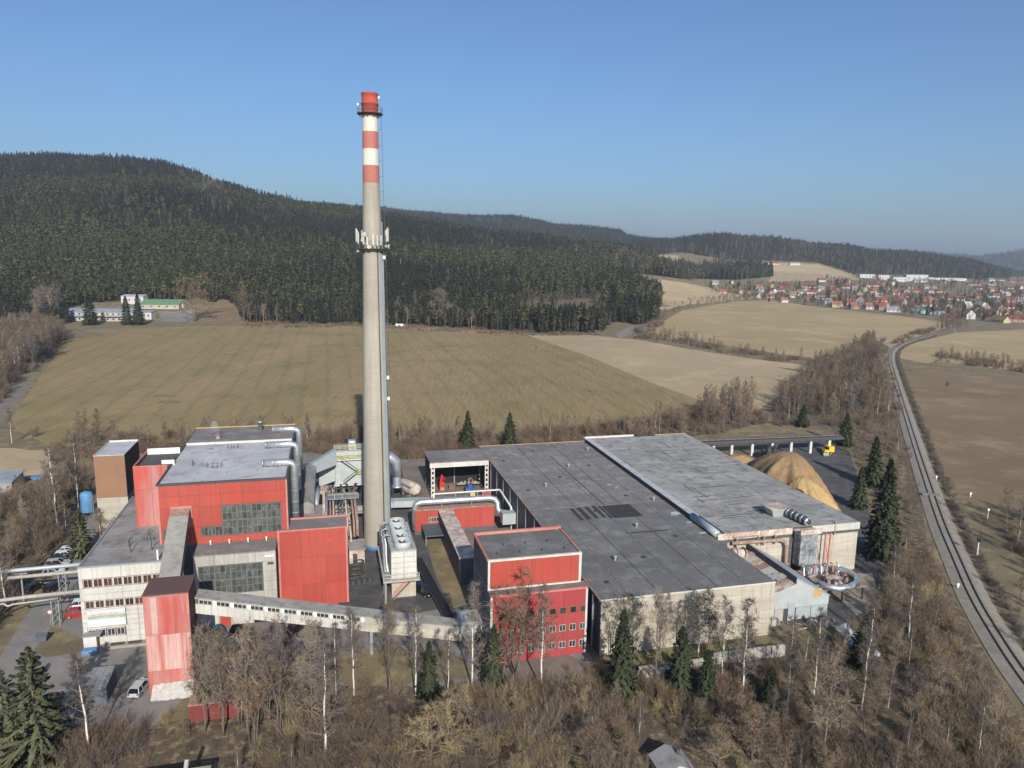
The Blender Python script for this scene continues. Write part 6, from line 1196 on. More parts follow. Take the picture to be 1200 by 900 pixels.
def catmull(p, n=10):
    o = []
    for i in range(len(p) - 1):
        a, b, c, d = p[max(0, i - 1)], p[i], p[i + 1], p[min(len(p) - 1, i + 2)]
        for k in range(n):
            t = k / n; o.append(tuple(.5 * (2 * b[j] + (c[j] - a[j]) * t + (2 * a[j] - 5 * b[j] + 4 * c[j] - d[j]) * t * t + (3 * b[j] - a[j] - 3 * c[j] + d[j]) * t ** 3) for j in range(2)))
    return o + [p[-1]]
RPX = [(1238, 838), (1196, 783), (1168, 741), (1142, 697), (1121, 651), (1104, 612), (1090, 572), (1076, 530), (1064, 492), (1054, 460), (1047, 436), (1043, 420), (1046, 409), (1062, 400), (1090, 392)]
rp = [P(*q, .9) for q in RPX]; d0 = (rp[0][0] - rp[1][0], rp[0][1] - rp[1][1]); rp = [(rp[0][0] + d0[0] * 3, rp[0][1] + d0[1] * 3)] + rp; RL = catmull(rp, 12)
def sweep(prof, name, mat, parent=None, **kw):
    vs = []; fs = []; n = len(prof)
    for i, (x, y) in enumerate(RL):
        a = RL[max(0, i - 1)]; b = RL[min(len(RL) - 1, i + 1)]; t = math.hypot(b[0] - a[0], b[1] - a[1]); nx, ny = (b[1] - a[1]) / t, -(b[0] - a[0]) / t
        vs += [(x + nx * s, y + ny * s, z) for s, z in prof]
    for i in range(len(RL) - 1):
        for j in range(n): k = (j + 1) % n; fs.append((i * n + j, i * n + k, (i + 1) * n + k, (i + 1) * n + j))
    m = MB(); m.add(vs, fs); return m.obj(name, M[mat], parent, **kw)
rw = sweep([(2.9, -.1), (2.9, .12), (1.5, .36), (-1.5, .36), (-2.9, .12), (-2.9, -.1)], 'railway', 'ballast', kind='structure')
for s in (-.75, .75): sweep([(s + .08, .37), (s + .08, .60), (s - .08, .60), (s - .08, .37)], 'rail', 'rail_steel', rw)
m = MB(); acc = 0
for i in range(len(RL) - 1):
    (x0, y0), (x1, y1) = RL[i], RL[i + 1]; L = math.hypot(x1 - x0, y1 - y0); t = (x1 - x0) / L, (y1 - y0) / L
    while acc < L:
        x, y = x0 + t[0] * acc, y0 + t[1] * acc; q = Vector((t[1], -t[0], 0)); m.bar(Vector((x, y, .37)) - q * 1.25, Vector((x, y, .37)) + q * 1.25, .24, .1); acc += .62
    acc -= L
m.obj('sleepers', M['sleeper'], rw, kind='stuff')
cx, cy_ = P(1091, 578, .9)
lx = thingw('level_crossing', 'grey timber crossing deck over the single railway track', 'crossing', cx, cy_, 0, math.atan2(.0, 1) - R(20))
for k in range(5): MB().box(-2.2, 2.2, -.9 + .38 * k, -.55 + .38 * k, .40, .63).obj('deck_plank', M['wood_grey'], lx)
for px, py, lab, nm in ((1137, 582, 'short white marker post in dry grass right of the crossing', 0), (1157, 607, 'tall white warning post near the bare tree right of the railway', 1), (1097, 562, 'small white stone marker beside the track above the crossing', 0), (1122, 690, 'small white marker left of the curving track', 0)):
    x, y = P(px, py); o = thingw('marker_post', lab, 'post', x, y, 0, 0, 'white posts along the railway'); MB().box(-.12, .12, -.12, .12, 0, 1.2 + 1.3 * nm).obj('post', M['white_paint'], o); MB().box(-.25, .25, -.16, -.125, .7 + 1.3 * nm, 1.2 + 1.3 * nm).obj('plate', M['white_paint'], o)
x, y = P(1145, 650); o = thingw('railway_signal', 'railway signal with round black board right of the track', 'signal', x, y); MB().box(-.08, .08, -.08, .08, 0, 3.2).obj('mast', M['white_paint'], o); MB().tube([(0, -.2, 3.4), (0, .05, 3.4)], .5, 14).obj('signal_board', M['tyre'], o); MB().box(-.3, .3, -.3, .3, 0, .5).obj('foot', M['pale_conc'], o)
x, y, z = PT(468, 383); o = thingw('white_van', 'small white van at the far edge of the green field', 'van', x, y, z, R(10)); MB().box(-3.2, 3.2, -1.1, 1.1, .5, 2.6).box(3.2, 4.6, -1.0, 1.0, .5, 1.8).obj('body', M['car_white'], o); MB().box(3.21, 4.0, -1.02, 1.02, 1.25, 1.75).obj('windscreen', M['car_glass'], o)
for xx in (-2, 3.4):
    for yy in (-1, 1): wheel(o, xx, yy, .42, .25)
for px, py in ((190, 464), (196, 471)):
    x, y = P(px, py); link('crop_patch', MB().box(-4.5, 4.5, -2.6, 2.6, 0, .03).mesh('crop_patch', M['grass_green']), None, (x + 1, y, .01), .1, kind='structure')
# ---------------------------------------------------------------- village and far buildings
mk('roof_orange', (.27, .105, .06), (.23, .095, .06), .3, .85, rand=.12); mk('roof_red', (.24, .064, .05), (.2, .06, .05), .3, .85, rand=.12); mk('roof_maroon', (.16, .055, .055), None, .3, .85, rand=.15)
mk('roof_brown', (.20, .125, .085), None, .3, .9, rand=.15); mk('roof_grey', (.20, .205, .21), None, .3, .9, rand=.15); mk('roof_pale', (.40, .41, .41), None, .3, .8, rand=.1); mk('roof_green', (.13, .25, .14), (.11, .21, .12), .4, .8); mk('roof_bluegrey', (.27, .31, .36), None, .4, .8)
mk('wall_white', (.50, .49, .47), (.42, .41, .39), .4, .9, rand=.08); mk('wall_cream', (.45, .40, .31), None, .4, .9, rand=.1); mk('wall_yellow', (.46, .38, .21), None, .4, .9); mk('wall_grey', (.31, .30, .285), None, .4, .9, rand=.12); mk('wall_pink', (.38, .26, .21), None, .4, .9, rand=.1); mk('teal', (.22, .42, .43), (.30, .5, .5), .5, .5)
ORD = 'first second third fourth fifth sixth seventh eighth ninth tenth eleventh twelfth thirteenth fourteenth fifteenth sixteenth seventeenth eighteenth nineteenth twentieth'.split()
def ordw(n): return ORD[n] if n < 20 else ('twenty-' + ORD[n - 20] if n < 29 else 'thirtieth' if n == 29 else 'thirty-' + ORD[n - 30])
def house(x, y, z, L, D, h, rh, rot, wall, roof, label, name='village_house', group=None, wins=0, chim=True, cat='house', over=.4):
    o = thingw(name, label, cat, x, y, z - .2, rot, group); a, b = L / 2, D / 2
    MB().px([(-b, 0), (b, 0), (b, h), (0, h + rh), (-b, h)], -a, a).obj('wall', M[wall], o)
    m = MB(); k = rh / b
    for s in (-1, 1):
        e = s * (b + over); m.ext([(-a - .3, e, h - k * over), (-a - .3, 0, h + rh), (-a - .3, 0, h + rh + .25), (-a - .3, e, h - k * over + .25)][::s], [(a + .3, e, h - k * over), (a + .3, 0, h + rh), (a + .3, 0, h + rh + .25), (a + .3, e, h - k * over + .25)][::s])
    r_ = m.obj('roof', M[roof], o)
    if chim: MB().box(a * .3, a * .3 + .7, -.3, .4, h + rh * .5, h + rh + 1.1).obj('chimney', M['brick'], r_)
    for i in range(wins):
        xx = -a + (i + .5) * 2 * a / wins; piece('window', 'vh', lambda: MB().box(-.55, .55, -.06, .05, 0, 1.3), M['glass_dark'], o, (xx, -b, h * .42))
    return o
def village():
    r = random.Random(77); walls = ['wall_white'] * 5 + ['wall_cream'] * 3 + ['wall_grey', 'wall_yellow', 'wall_pink']; roofs = ['roof_orange'] * 5 + ['roof_red'] * 4 + ['roof_maroon'] * 3 + ['roof_brown'] * 3 + ['roof_grey'] * 3 + ['roof_pale']
    fx = [832, 900, 1000, 1090, 1200, 1300]; fy = [347, 351, 361, 371, 378, 382]
    rows = [(0, 884, 1225, 15.5), (5.5, 846, 1225, 13.5), (10.5, 836, 1225, 12.5), (15.5, 880, 1225, 12), (20.5, 930, 1225, 11.5), (26, 965, 1225, 11), (31.5, 985, 1225, 11), (37, 1003, 1225, 11), (43, 1075, 1225, 12)]
    trees = []
    for ri, (dy, x0, x1, st) in enumerate(rows):
        px = x0; n = 0; lst = []
        while px < x1:
            q = px + r.uniform(-2.5, 2.5); py = np.interp(q, fx, fy) - dy * np.interp(q, [840, 1000, 1200], [.85, 1.0, 1.08]) + r.uniform(-2.3, 2.3); w = PT(q, py)
            bad = (1066 < q < 1122 and dy < 10) or (1008 < q < 1134 and py < 330) or (1125 < q < 1145 and dy < 6) or r.random() < np.clip(.26 + .24 * math.sin(q / 13 + ri * 1.7), .05, .7)
            if w and not bad: lst.append((q, w))
            if w and r.random() < .9: t = PT(q + r.uniform(-7, 7), py + r.uniform(-2, 2)); trees.append(t) if t else None
            px += st * r.uniform(.8, 1.25)
        for n, (q, w) in enumerate(lst):
            wl_, rf = r.choice(walls), r.choice(roofs); lat = r.random() < .68; rot = math.atan2(-w[0], w[1]) * .3 + (R(r.uniform(-28, 28)) if lat else R(90 + r.uniform(-35, 35)))
            wn = {'wall_white': 'white', 'wall_cream': 'cream', 'wall_grey': 'grey', 'wall_yellow': 'yellow', 'wall_pink': 'pinkish'}[wl_]; rn = rf[5:]
            house(w[0], w[1], w[2], r.uniform(10, 18), r.uniform(8, 10.5), r.uniform(2.8, 4.6), r.uniform(3.0, 4.6), rot, wl_, rf, f'{rn}-roofed {wn} house, {ordw(n)} from the left in the {ordw(ri)} row of the village', group='houses of the far village', wins=(3 if lat and ri < 2 else 0), chim=r.random() < .6)
    for (px, py, L, D, h, rh, wl_, rf, lb) in ((1135, 374, 8, 10, 5.5, 5, 'wall_white', 'roof_grey', 'tall white gabled house alone at the village front beside the track'), (1114, 373, 16, 9, 3, 2.5, 'roof_maroon', 'roof_maroon', 'long dark red barn at the front of the village'), (905, 311, 30, 12, 5, 4, 'wall_cream', 'roof_red', 'long red-roofed farmhouse on the slope above the village'), (931, 311, 26, 10, 5, 2, 'wall_white', 'roof_pale', 'white farm building on the slope right of the red roof'), (864, 309, 22, 9, 4, 2, 'wall_white', 'roof_pale', 'white building at the wood edge on the slope'), (838, 334, 12, 9, 5, 4, 'wall_white', 'roof_grey', 'white house at the left end of the village below the wood'), (858, 333, 12, 9, 4, 4.5, 'wall_yellow', 'roof_brown', 'yellow gabled house below the wood at the left village end')):
        w = PT(px, py); house(w[0], w[1], w[2], L, D, h, rh, R(90) if 'gabled' in lb else R(-4), wl_, rf, lb, wins=3 if 'gabled' not in lb else 0)
    for k, (px, py, wd, h, lb) in enumerate(((1017, 326, 17, 9, 'white factory block, leftmost of the row above the village'), (1036, 328, 12, 11, 'white factory block, second in the row above the village'), (1055, 330, 15, 10, 'white factory block with pale green front above the village'), (1075, 330, 24, 16, 'tallest white factory block above the village'), (1110, 329, 44, 6, 'long low white factory hall at the right of its row'))):
        w = PT(px, py); s = w[1] / FPX; W_ = wd * s; D = W_ * .45
        o = thingw('white_factory', lb, 'factory', w[0], w[1] + D / 2, w[2] - .5, R(-6), 'white factory above the village'); MB().box(-W_ / 2, W_ / 2, -D / 2, D / 2, 0, h).obj('wall', M['wall_white'], o); MB().box(-W_ / 2 - .4, W_ / 2 + .4, -D / 2 - .4, D / 2 + .4, h, h + .8).obj('roof', M['roof_pale'], o)
        for q in range(4): MB().box(-W_ / 2 + W_ * (q + .2) / 4, -W_ / 2 + W_ * (q + .75) / 4, -D / 2 - .15, -D / 2 + .1, h * .45, h * .65).obj('window', M['roof_bluegrey'], o)
    for k in range(3):
        w = PT(1076 + k * 10.5, 367 + k * .5); o = thingw('polytunnel', f'teal arched greenhouse tunnel at the village front, {("left", "middle", "right")[k]} of the three', 'greenhouse', w[0], w[1], w[2], 0, 'teal greenhouse tunnels'); m = MB(); m.py([(4.6 * math.cos(math.pi * i / 8), 4.2 * math.sin(math.pi * i / 8)) for i in range(9)], -12, 12); m.obj('cover', M['teal'], o); MB().box(-1, 1, -12.1, -12.01, 0, 2.4).obj('door', M['wall_white'], o)
    return [t for t in trees if t]
vtrees = village()
# low works buildings at the forest edge on the left
def bldg(px, py, L, D, h, rh, rot, wall, roof, label, wins=0, two=False):
    w = PT(px, py); o = thingw('workshop_building', label, 'building', w[0], w[1], w[2] - .1, R(rot)); a, b = L / 2, D / 2
    MB().px([(-b, 0), (b, 0), (b, h + rh), (-b, h)], -a, a).obj('wall', M[wall], o); MB().px([(-b - .5, h + .0), (b + .3, h + rh + .05), (b + .3, h + rh + .35), (-b - .5, h + .3)], -a - .3, a + .3).obj('roof', M[roof], o)
    if two: MB().px([(-b - 2.2, h * .52), (-b - .02, h * .62), (-b - .02, h * .66), (-b - 2.2, h * .56)], -a, a).obj('canopy', M[roof], o)
    for j in range(2 if two else 1):
        for i in range(wins): piece('window', ('wk', j), lambda: MB().box(-.7, .7, -.08, .05, 0, 1.5), M['glass_dark'], o, (-a + (i + .5) * 2 * a / wins, -b, h * (.16 if j == 0 and two else .72) if two else h * .45))
    return o
bldg(120, 376, 58, 10, 8.0, 2.2, 3, 'wall_cream', 'roof_bluegrey', 'long cream two-storey workshop with blue-grey roof behind the spruces', 12, True)
bldg(170, 374, 16, 10, 6.5, 1, 3, 'wall_white', 'roof_bluegrey', 'short white end building right of the long workshop', 3)
bldg(50, 372, 26, 10, 6, 1.5, 3, 'wall_white', 'roof_pale', 'pale flat building left of the long workshop, half behind bushes', 4)
bldg(190, 362, 38, 14, 4.5, 4.0, 3, 'wall_cream', 'roof_green', 'building with bright green roof at the forest edge', 5)
bldg(158, 357, 22, 10, 8, 1, 3, 'wall_white', 'roof_pale', 'white box building behind the green roof', 4)
bldg(212, 361, 8, 8, 5, .5, 3, 'wall_white', 'roof_pale', 'small white shed at the right end of the green roof', 1)
lhx, lhy = P(-3, 573); o = thingw('grey_shed', 'blue-grey shed roof at the left edge below the straw meadow', 'shed', lhx, lhy, 0, TH); MB().box(-5, 5, -4, 4, 0, 3).obj('wall', M['wall_grey'], o); MB().px([(-4.4, 3), (4.4, 3.6), (4.4, 3.8), (-4.4, 3.2)], -5.4, 5.4).obj('roof', M['roof_bluegrey'], o)
lhx, lhy = P(47, 562); o = thingw('blue_tarp_heap', 'small heap under a bright blue tarpaulin in the left meadow', 'tarpaulin', lhx, lhy, 0, .3); m = MB(); blob(m, (0, 0, .4), 2.0, .5, 2); m.obj('tarpaulin', M['blue_tank'], o, True)

# ---------------------------------------------------------------- trees and scrub near the works
def hfor(x, y, py_top):
    a, b = .2, 60
    for _ in range(40):
        c = (a + b) / 2
        if proj(x, y, c)[1] > py_top: a = c
        else: b = c
    return a
NEAR = {}
def proto(kind, i, gen, tm, cm):
    t, c = gen(); cm_ = c.mesh(kind + '_crown', cm); NEAR[(kind, i)] = (t.mesh(kind + '_trunk', tm, True), soft(cm_) if kind in ('spruce', 'pine') else cm_)
for i in range(5): proto('birch', i, lambda: bare(100 + i, spread=.17 + .02 * (i % 3), lo=.22 + .06 * (i % 3), nb=40, sub=5, tw=8, tww=.0021, twl=.05, up=1.1, tr=.0078, wob=.006), M['birch_bark'], [M['twig_pale'], M['twig_purple']])
for i in range(5): proto('bare', i, lambda: bare(120 + i, spread=.28 + .03 * (i % 3), lo=.22, nb=28, sub=6, tw=8, tww=.0026, twl=.07, up=.9, fork=1 + i % 3, tr=.0125, wob=.012), M['bark'], [M['bark'], M[('twig', 'twig_purple', 'twig_red', 'twig_pale', 'twig')[i]]])
for i in range(3): proto('round', i, lambda: bare(140 + i, spread=.42, lo=.15, nb=34, sub=6, tw=9, tww=.0032, twl=.08, up=.55, fork=2 + i % 2, tr=.018), M['bark'], [M['twig_yellow' if i == 1 else 'twig_pale'], M[('twig_red', 'twig_yellow', 'twig')[i]]])
for i in range(4): proto('spruce', i, lambda: spruce(160 + i, rad=.2 + .02 * (i % 2), whorls=26, per=12, seg=9, ls=.022, tips=2, card=.13), M['bark'], M['spruce_near'])
for i in range(2): proto('pine', i, lambda: spruce(170 + i, rad=.30, whorls=19, per=10, seg=30, ls=.019, tips=2, base=.04, card=.07), M['bark_red'], M['pine_near'])
proto('larch', 0, lambda: bare(180, spread=.21, lo=.06, nb=80, sub=4, tw=6, tww=.0022, twl=.045, up=.12, tr=.012, wob=.004), M['bark'], [M['larch'], M['larch']])
CAT = dict(birch='birch', bare='bare tree', round='bare tree', spruce='spruce', pine='pine', larch='larch'); NM = dict(birch='birch_tree', bare='bare_tree', round='bare_tree', spruce='spruce_tree', pine='pine_tree', larch='larch_tree')
def tree(kind, i, x, y, h, label, group=None, rot=None, z=0.0, wide=1.0):
    o = link(NM[kind], None, None, (x, y, z), random.uniform(0, 6.28) if rot is None else rot, label, CAT[kind], group); o.scale = (h * wide, h * wide, h); o.empty_display_size = .1
    tm, cm = NEAR[(kind, i)]; link('trunk', tm, o); link('crown', cm, o); return o
def tpx(kind, i, px, py, top, label, wide=1.0, group=None):
    x, y = P(px, py); return tree(kind, i, x, y, hfor(x, y, top), label, group, wide=wide)
random.seed(31)
G1 = 'birches along the front of the works'
for a in [('birch', 0, 381, 893, 765, 'white birch with clean trunk at the bottom, nearest in front of the yard', 1.25), ('birch', 1, 394, 822, 735, 'slim white birch left of the lawn in front of the bridge'), ('birch', 2, 415, 815, 722, 'white birch on the lawn reaching the bridge roof', 1.2), ('bare', 0, 456, 818, 710, 'brown forked tree in the middle of the lawn under the bridge', .8), ('birch', 3, 487, 815, 715, 'birch leaning right beside the green spruce on the lawn', 1.1), ('birch', 4, 525, 812, 742, 'small birch in front of the low bridge end'), ('birch', 0, 553, 806, 690, 'tall birch directly in front of the grey hopper', 1.1), ('birch', 1, 634, 808, 690, 'white leaning birch in front of the small red windows', 1.2), ('bare', 2, 606, 800, 688, 'reddish spreading tree hiding the left of the red office block', 1.3), ('bare', 4, 590, 806, 730, 'thin grey tree beside the spruce at the red office block'), ('birch', 2, 106, 884, 772, 'white many-branched birch beside the dark shed roof', 1.35),
          ('birch', 3, 869, 821, 706, 'birch with clean white trunk before the right part of the hall wall', 1.2), ('birch', 4, 846, 799, 704, 'second birch from the right before the hall wall', 1.2), ('birch', 1, 818, 772, 698, 'birch before the middle of the cream hall wall', 1.5), ('birch', 2, 830, 776, 696, 'dense birch crown before the hall wall right of its middle', 1.5), ('bare', 3, 767, 800, 698, 'grey bare tree behind the white sheet stack', .9), ('birch', 0, 800, 768, 706, 'small birch left of the hall wall middle', 1.5), ('bare', 1, 716, 770, 700, 'dark bare tree at the left corner of the hall wall', .9), ('bare', 4, 738, 772, 702, 'reddish bare tree near the left end of the hall wall'), ('birch', 4, 782, 770, 700, 'thin birch between spruce and hall wall', 1.3),
          ('birch', 1, 953, 824, 718, 'tall birch in front of the metal shed'), ('birch', 2, 922, 842, 735, 'birch left of the metal shed gable'), ('bare', 3, 965, 888, 765, 'grey forked tree at the bottom below the metal shed', 1.0), ('birch', 0, 1009, 832, 712, 'thin straight birch right of the white bags'), ('birch', 3, 1064, 748, 680, 'white branching birch on the slope below the track', 1.6), ('birch', 4, 1047, 690, 645, 'pale birch beside the big dark spruce', 1.5),
          ('birch', 3, 7, 712, 618, 'tall birch at the left edge above the pipes', 1.2), ('birch', 0, 68, 618, 528, 'white birch rising from the dark thicket left of the brown silo', 1.3), ('birch', 2, 92, 596, 514, 'thin birch just left of the brown silo'), ('birch', 1, 14, 520, 480, 'birch at the left edge by the field corner'), ('bare', 0, 120, 640, 598, 'pale bushy tree at the foot of the brown silo', 1.4), ('bare', 1, 135, 645, 606, 'twiggy grey tree against the silo base', 1.4)]:
    tpx(*a, group=G1 if a[0] == 'birch' and 380 < a[2] < 640 else None)
for a in [('pine', 0, 46, 888, 760, 'large green pine at the bottom left corner', 1.15), ('pine', 1, 6, 850, 785, 'dark pine cut by the left edge', 1.2), ('spruce', 0, 727, 818, 716, 'tall spruce at the left corner of the hall', 1.0), ('spruce', 1, 796, 812, 735, 'dark spruce right of the white sheet stack', 1.15), ('spruce', 2, 826, 828, 762, 'shorter spruce with ivy beside the dark one', 1.2), ('spruce', 3, 578, 806, 733, 'green spruce beside the hopper at the red office block', 1.0), ('spruce', 1, 503, 816, 752, 'small green spruce on the lawn beneath the bridge', 1.0), ('pine', 0, 96, 652, 596, 'green pine behind the row of parked cars', 1.0), ('spruce', 0, 1032, 654, 540, 'biggest dark spruce right of the grey hall', 1.0), ('spruce', 2, 1022, 570, 512, 'dark spruce behind the big one near the yard', 1.2), ('spruce', 3, 990, 522, 484, 'spruce at the right end of the elevated gallery', 1.3), ('spruce', 0, 548, 528, 482, 'left of two dark spruces behind the hall roof', 1.15), ('spruce', 1, 597, 528, 484, 'right of two dark spruces behind the hall roof', 1.15), ('larch', 0, 366, 856, 728, 'brown conical larch in front of the bridge trestle', .9), ('spruce', 2, 1006, 596, 548, 'dark spruce beside the shaded yard edge', 1.2), ('spruce', 3, 1010, 780, 720, 'dark young spruce below the driveway', 1.3), ('spruce', 2, 900, 835, 782, 'dark squat spruce left of the birches near the low wall', 1.5), ('spruce', 1, 940, 500, 475, 'small spruce in the belt behind the gallery', 1.6),
          ('round', 1, 505, 898, 830, 'yellowish spreading bush tree at the bottom centre', 1.2), ('round', 1, 528, 880, 812, 'second yellowish bush tree just above the bottom centre', 1.1), ('round', 0, 690, 905, 845, 'brown spreading tree left of the hut roof', 1.2), ('round', 2, 730, 892, 850, 'grey spreading tree touching the hut roof', 1.1), ('round', 0, 880, 890, 820, 'reddish spreading tree below the low concrete wall', 1.2), ('round', 2, 840, 900, 850, 'dull spreading tree right of the hut', 1.2), ('bare', 0, 262, 862, 748, 'grey tree left of the red container, before its end', .9), ('bare', 3, 292, 868, 742, 'tall pale tree directly before the red container', .9), ('bare', 1, 328, 862, 752, 'purplish tree right before the container end', .9), ('bare', 2, 312, 842, 738, 'reddish tree behind the red container', .9), ('bare', 3, 240, 858, 742, 'pale tree by the container, nearest the tower', .8),
          ('bare', 3, 252, 838, 738, 'dense grey tree directly right of the red tower', .9), ('bare', 1, 282, 850, 745, 'tall brown tree in front of the red container', .9), ('bare', 4, 316, 846, 752, 'grey twiggy tree right of the red container', .9), ('bare', 0, 236, 846, 760, 'thin dark tree touching the tower corner', .8), ('bare', 2, 300, 872, 790, 'reddish forked tree at the bottom left of centre'), ('bare', 1, 345, 800, 745, 'grey tree by the bridge trestle', .9)]:
    tpx(*a)
for k, (px, py, top, w, lb) in enumerate([(516, 381, 340, 1.1, 'big round bare tree standing out at the forest edge'), (228, 377, 322, 1.0, 'large reddish bare tree right of the workshop yard'), (286, 377, 338, .8, 'small reddish bare tree at the edge of the grass clearing'), (628, 413, 405, .8, 'tiny lone tree standing in the green field')]):
    w_ = PT(px, py); h = 30
    hh = hfor(w_[0], w_[1], top) if w_[2] < .5 else 22; tree(('round', 'round', 'bare', 'bare')[k], (2, 0, 2, 1)[k], w_[0], w_[1], hh, lb, z=w_[2], wide=w)
for k, (px, py, top) in enumerate([(106, 381, 344), (149, 381, 347), (163, 381, 344), (78, 378, 350)]):
    w_ = PT(px, py); tree('spruce', k % 4, w_[0], w_[1], hfor(w_[0], w_[1], top), ('dark spruce before the long cream workshop, farthest right of its windows but two', 'dark spruce, left of the close pair before the workshop', 'dark spruce, right of the close pair before the workshop', 'dark spruce at the left end of the long workshop')[k] if k else 'broad dark spruce before the middle of the long cream workshop', wide=1.35 if k == 0 else 1.1)

BELTS = [  # outline, spacing, heights, kinds, label
    ([(100, 508), (150, 518), (440, 512), (600, 514), (720, 506), (810, 492), (800, 512), (690, 514), (560, 527), (480, 535), (430, 532), (340, 525), (210, 526), (60, 534)], 5.5, (5, 10), 'pale sapling in the brown strip of scrub behind the works', .75),
    ([(815, 505), (822, 484), (850, 483), (885, 484), (880, 500), (850, 508)], 4.2, (9, 14), 'grey bare tree in the clump behind the grey hall', .8),
    ([(905, 492), (915, 468), (945, 446), (965, 428), (990, 420), (1012, 405), (1022, 402), (1030, 425), (1040, 462), (1048, 488), (1000, 490), (950, 492)], 4.4, (7, 11.5), 'grey bare tree in the belt left of the railway', .8),
    ([(745, 396), (790, 400), (830, 409), (900, 420), (1003, 432), (1003, 429), (900, 416), (830, 403), (790, 395), (748, 390)], 7.5, (4, 9), 'bare tree in the hedgerow between the tan fields', .9),
    ([(780, 365), (800, 355), (862, 348), (900, 347), (900, 352), (862, 354), (800, 366), (775, 378), (772, 385), (764, 386)], 11, (5, 9), 'bush tree along the hedge below the village field', 1.1),
    ([(1095, 423), (1130, 426), (1240, 440), (1240, 434), (1130, 418), (1098, 416)], 6, (4, 7), 'bare bush tree in the hedge right of the railway', 1.1),
    ([(-60, 470), (-60, 400), (30, 388), (70, 390), (78, 398), (50, 425), (20, 442), (0, 470)], 5.5, (10, 16), 'grey bare tree in the wood at the left field corner', .85),
    ([(-60, 590), (0, 600), (60, 570), (100, 556), (104, 585), (72, 628), (42, 652), (22, 690), (-4, 725), (-60, 800)], 4.2, (5, 9), 'dark twiggy tree in the thicket left of the works', .9),
    ([(1000, 505), (1058, 500), (1070, 540), (1084, 580), (1092, 625), (1062, 640), (1048, 640), (1045, 600), (1010, 560), (998, 530)], 7.5, (4, 8), 'bare tree in the scrub between yard and railway', .9),
    ([(1052, 645), (1080, 645), (1088, 700), (1106, 760), (1135, 820), (1175, 880), (1200, 960), (890, 960), (880, 890), (900, 800), (960, 768), (1010, 745), (1035, 705)], 4.5, (3.5, 8), 'bare tree in the thicket between driveway and railway', .9),
    ([(640, 835), (720, 830), (780, 835), (880, 800), (900, 820), (880, 960), (120, 960), (200, 905), (330, 880), (420, 845), (560, 840)], 5.6, (2.8, 6), 'bare brown tree in the thicket along the bottom', .95),
    ([(1172, 606), (1240, 606), (1240, 690), (1195, 660)], 5, (6, 11), 'dark bare tree right of the railway crossing', .9),
    ([(1185, 690), (1240, 680), (1240, 790), (1215, 760)], 5, (4, 7), 'small bare tree in dry grass at the right edge', .9),
    ([(1100, 376), (1128, 377), (1136, 386), (1110, 392), (1095, 386)], 8, (5, 10), 'bare tree by the tracks before the village', .9)]
cand = []
for bi, (poly, st, hh, lb, wd) in enumerate(BELTS):
    xs = [P(max(p[0], -60), max(p[1], 345)) for p in poly]; x0, x1 = min(p[0] for p in xs), max(p[0] for p in xs); y0, y1 = min(p[1] for p in xs), max(p[1] for p in xs)
    q = np.array([(x, y) for y in np.arange(y0, y1, st) for x in np.arange(x0, x1, st)]) + rng.uniform(-.5, .5, (len(np.arange(y0, y1, st)) * len(np.arange(x0, x1, st)), 2)) * st
    px, py = proj(q[:, 0], q[:, 1], 0.0); ok = inpoly(px, py, poly) & (px > -90) & (px < 1290) & (py < 935)
    for x, y in q[ok]:
        h = rng.uniform(*hh) * (1.0 + .12 * math.sin(x / 9 + y / 13)); k = ('bare', int(rng.integers(0, 5))) if rng.random() < .8 else ('birch', int(rng.integers(0, 5)))
        if bi in (3, 4, 5, 10) and rng.random() < .35: k = ('round', int(rng.integers(0, 3))); h *= .8
        cand.append((h / math.hypot(x, y - 0), x, y, h, k, bi))
BK = {('bare', 0): 'brown single-stemmed', ('bare', 1): 'purplish two-stemmed', ('bare', 2): 'reddish many-stemmed', ('bare', 3): 'pale single-stemmed', ('bare', 4): 'dull brown two-stemmed'}
def look(k, h, px, py, bi):
    kd = BK.get(k, '') + ' bare tree' if k[0] == 'bare' else ('pale-trunked birch' if k[0] == 'birch' else ('rusty', 'yellowish', 'grey-brown')[k[1]] + ' round-crowned bare tree'); sz = 'short' if h < 5 else 'tall' if h > 9.5 else ''
    place = BELTS[bi][3].split(' in ', 1)[-1] if ' in ' in BELTS[bi][3] else BELTS[bi][3].split('tree ', 1)[-1]
    if bi == 9: place = 'in the thicket, ' + ('below the driveway' if py < 790 and px < 1040 else 'on the slope under the track' if px > 1080 else 'at its lower end' if py > 850 else 'in its middle')
    elif bi == 10: place = 'in the bottom thicket, ' + ('left of the nearest birch' if px < 370 else 'around the yellow bush trees' if px < 600 else 'left of the hut' if px < 760 else 'right of the hut')
    elif ' in ' in BELTS[bi][3]: place = 'in ' + place
    return ' '.join((sz + ' ' + kd + ' ' + place).split())
cand.sort(key=lambda c: -c[0]); print('belt trees', len(cand))
clear = [PUV(px, py) for px, py in ((180, 800), (170, 780))]
NIND = 170; firstn = {}
def okspot(x, y):                                           # keep trees off roads, roofs, track
    u, v = (x - OX) * CU + (y - OY) * SU, -(x - OX) * SU + (y - OY) * CU
    if 27.5 < u < 34 and -84 < v < -76: return False
    if -38 < u < -23.5 and v < -67: return False
    return min((x - a) ** 2 + (y - b) ** 2 for a, b in RL[::3]) > 30
cand = [c for c in cand if okspot(c[1], c[2])]
for c in cand[:NIND]:
    _, x, y, h, k, bi = c; px, py = proj(x, y, 0.0); lb = look(k, h, px, py, bi)
    tree(k[0], k[1], x, y, h, lb, lb + 's', wide=BELTS[bi][4])
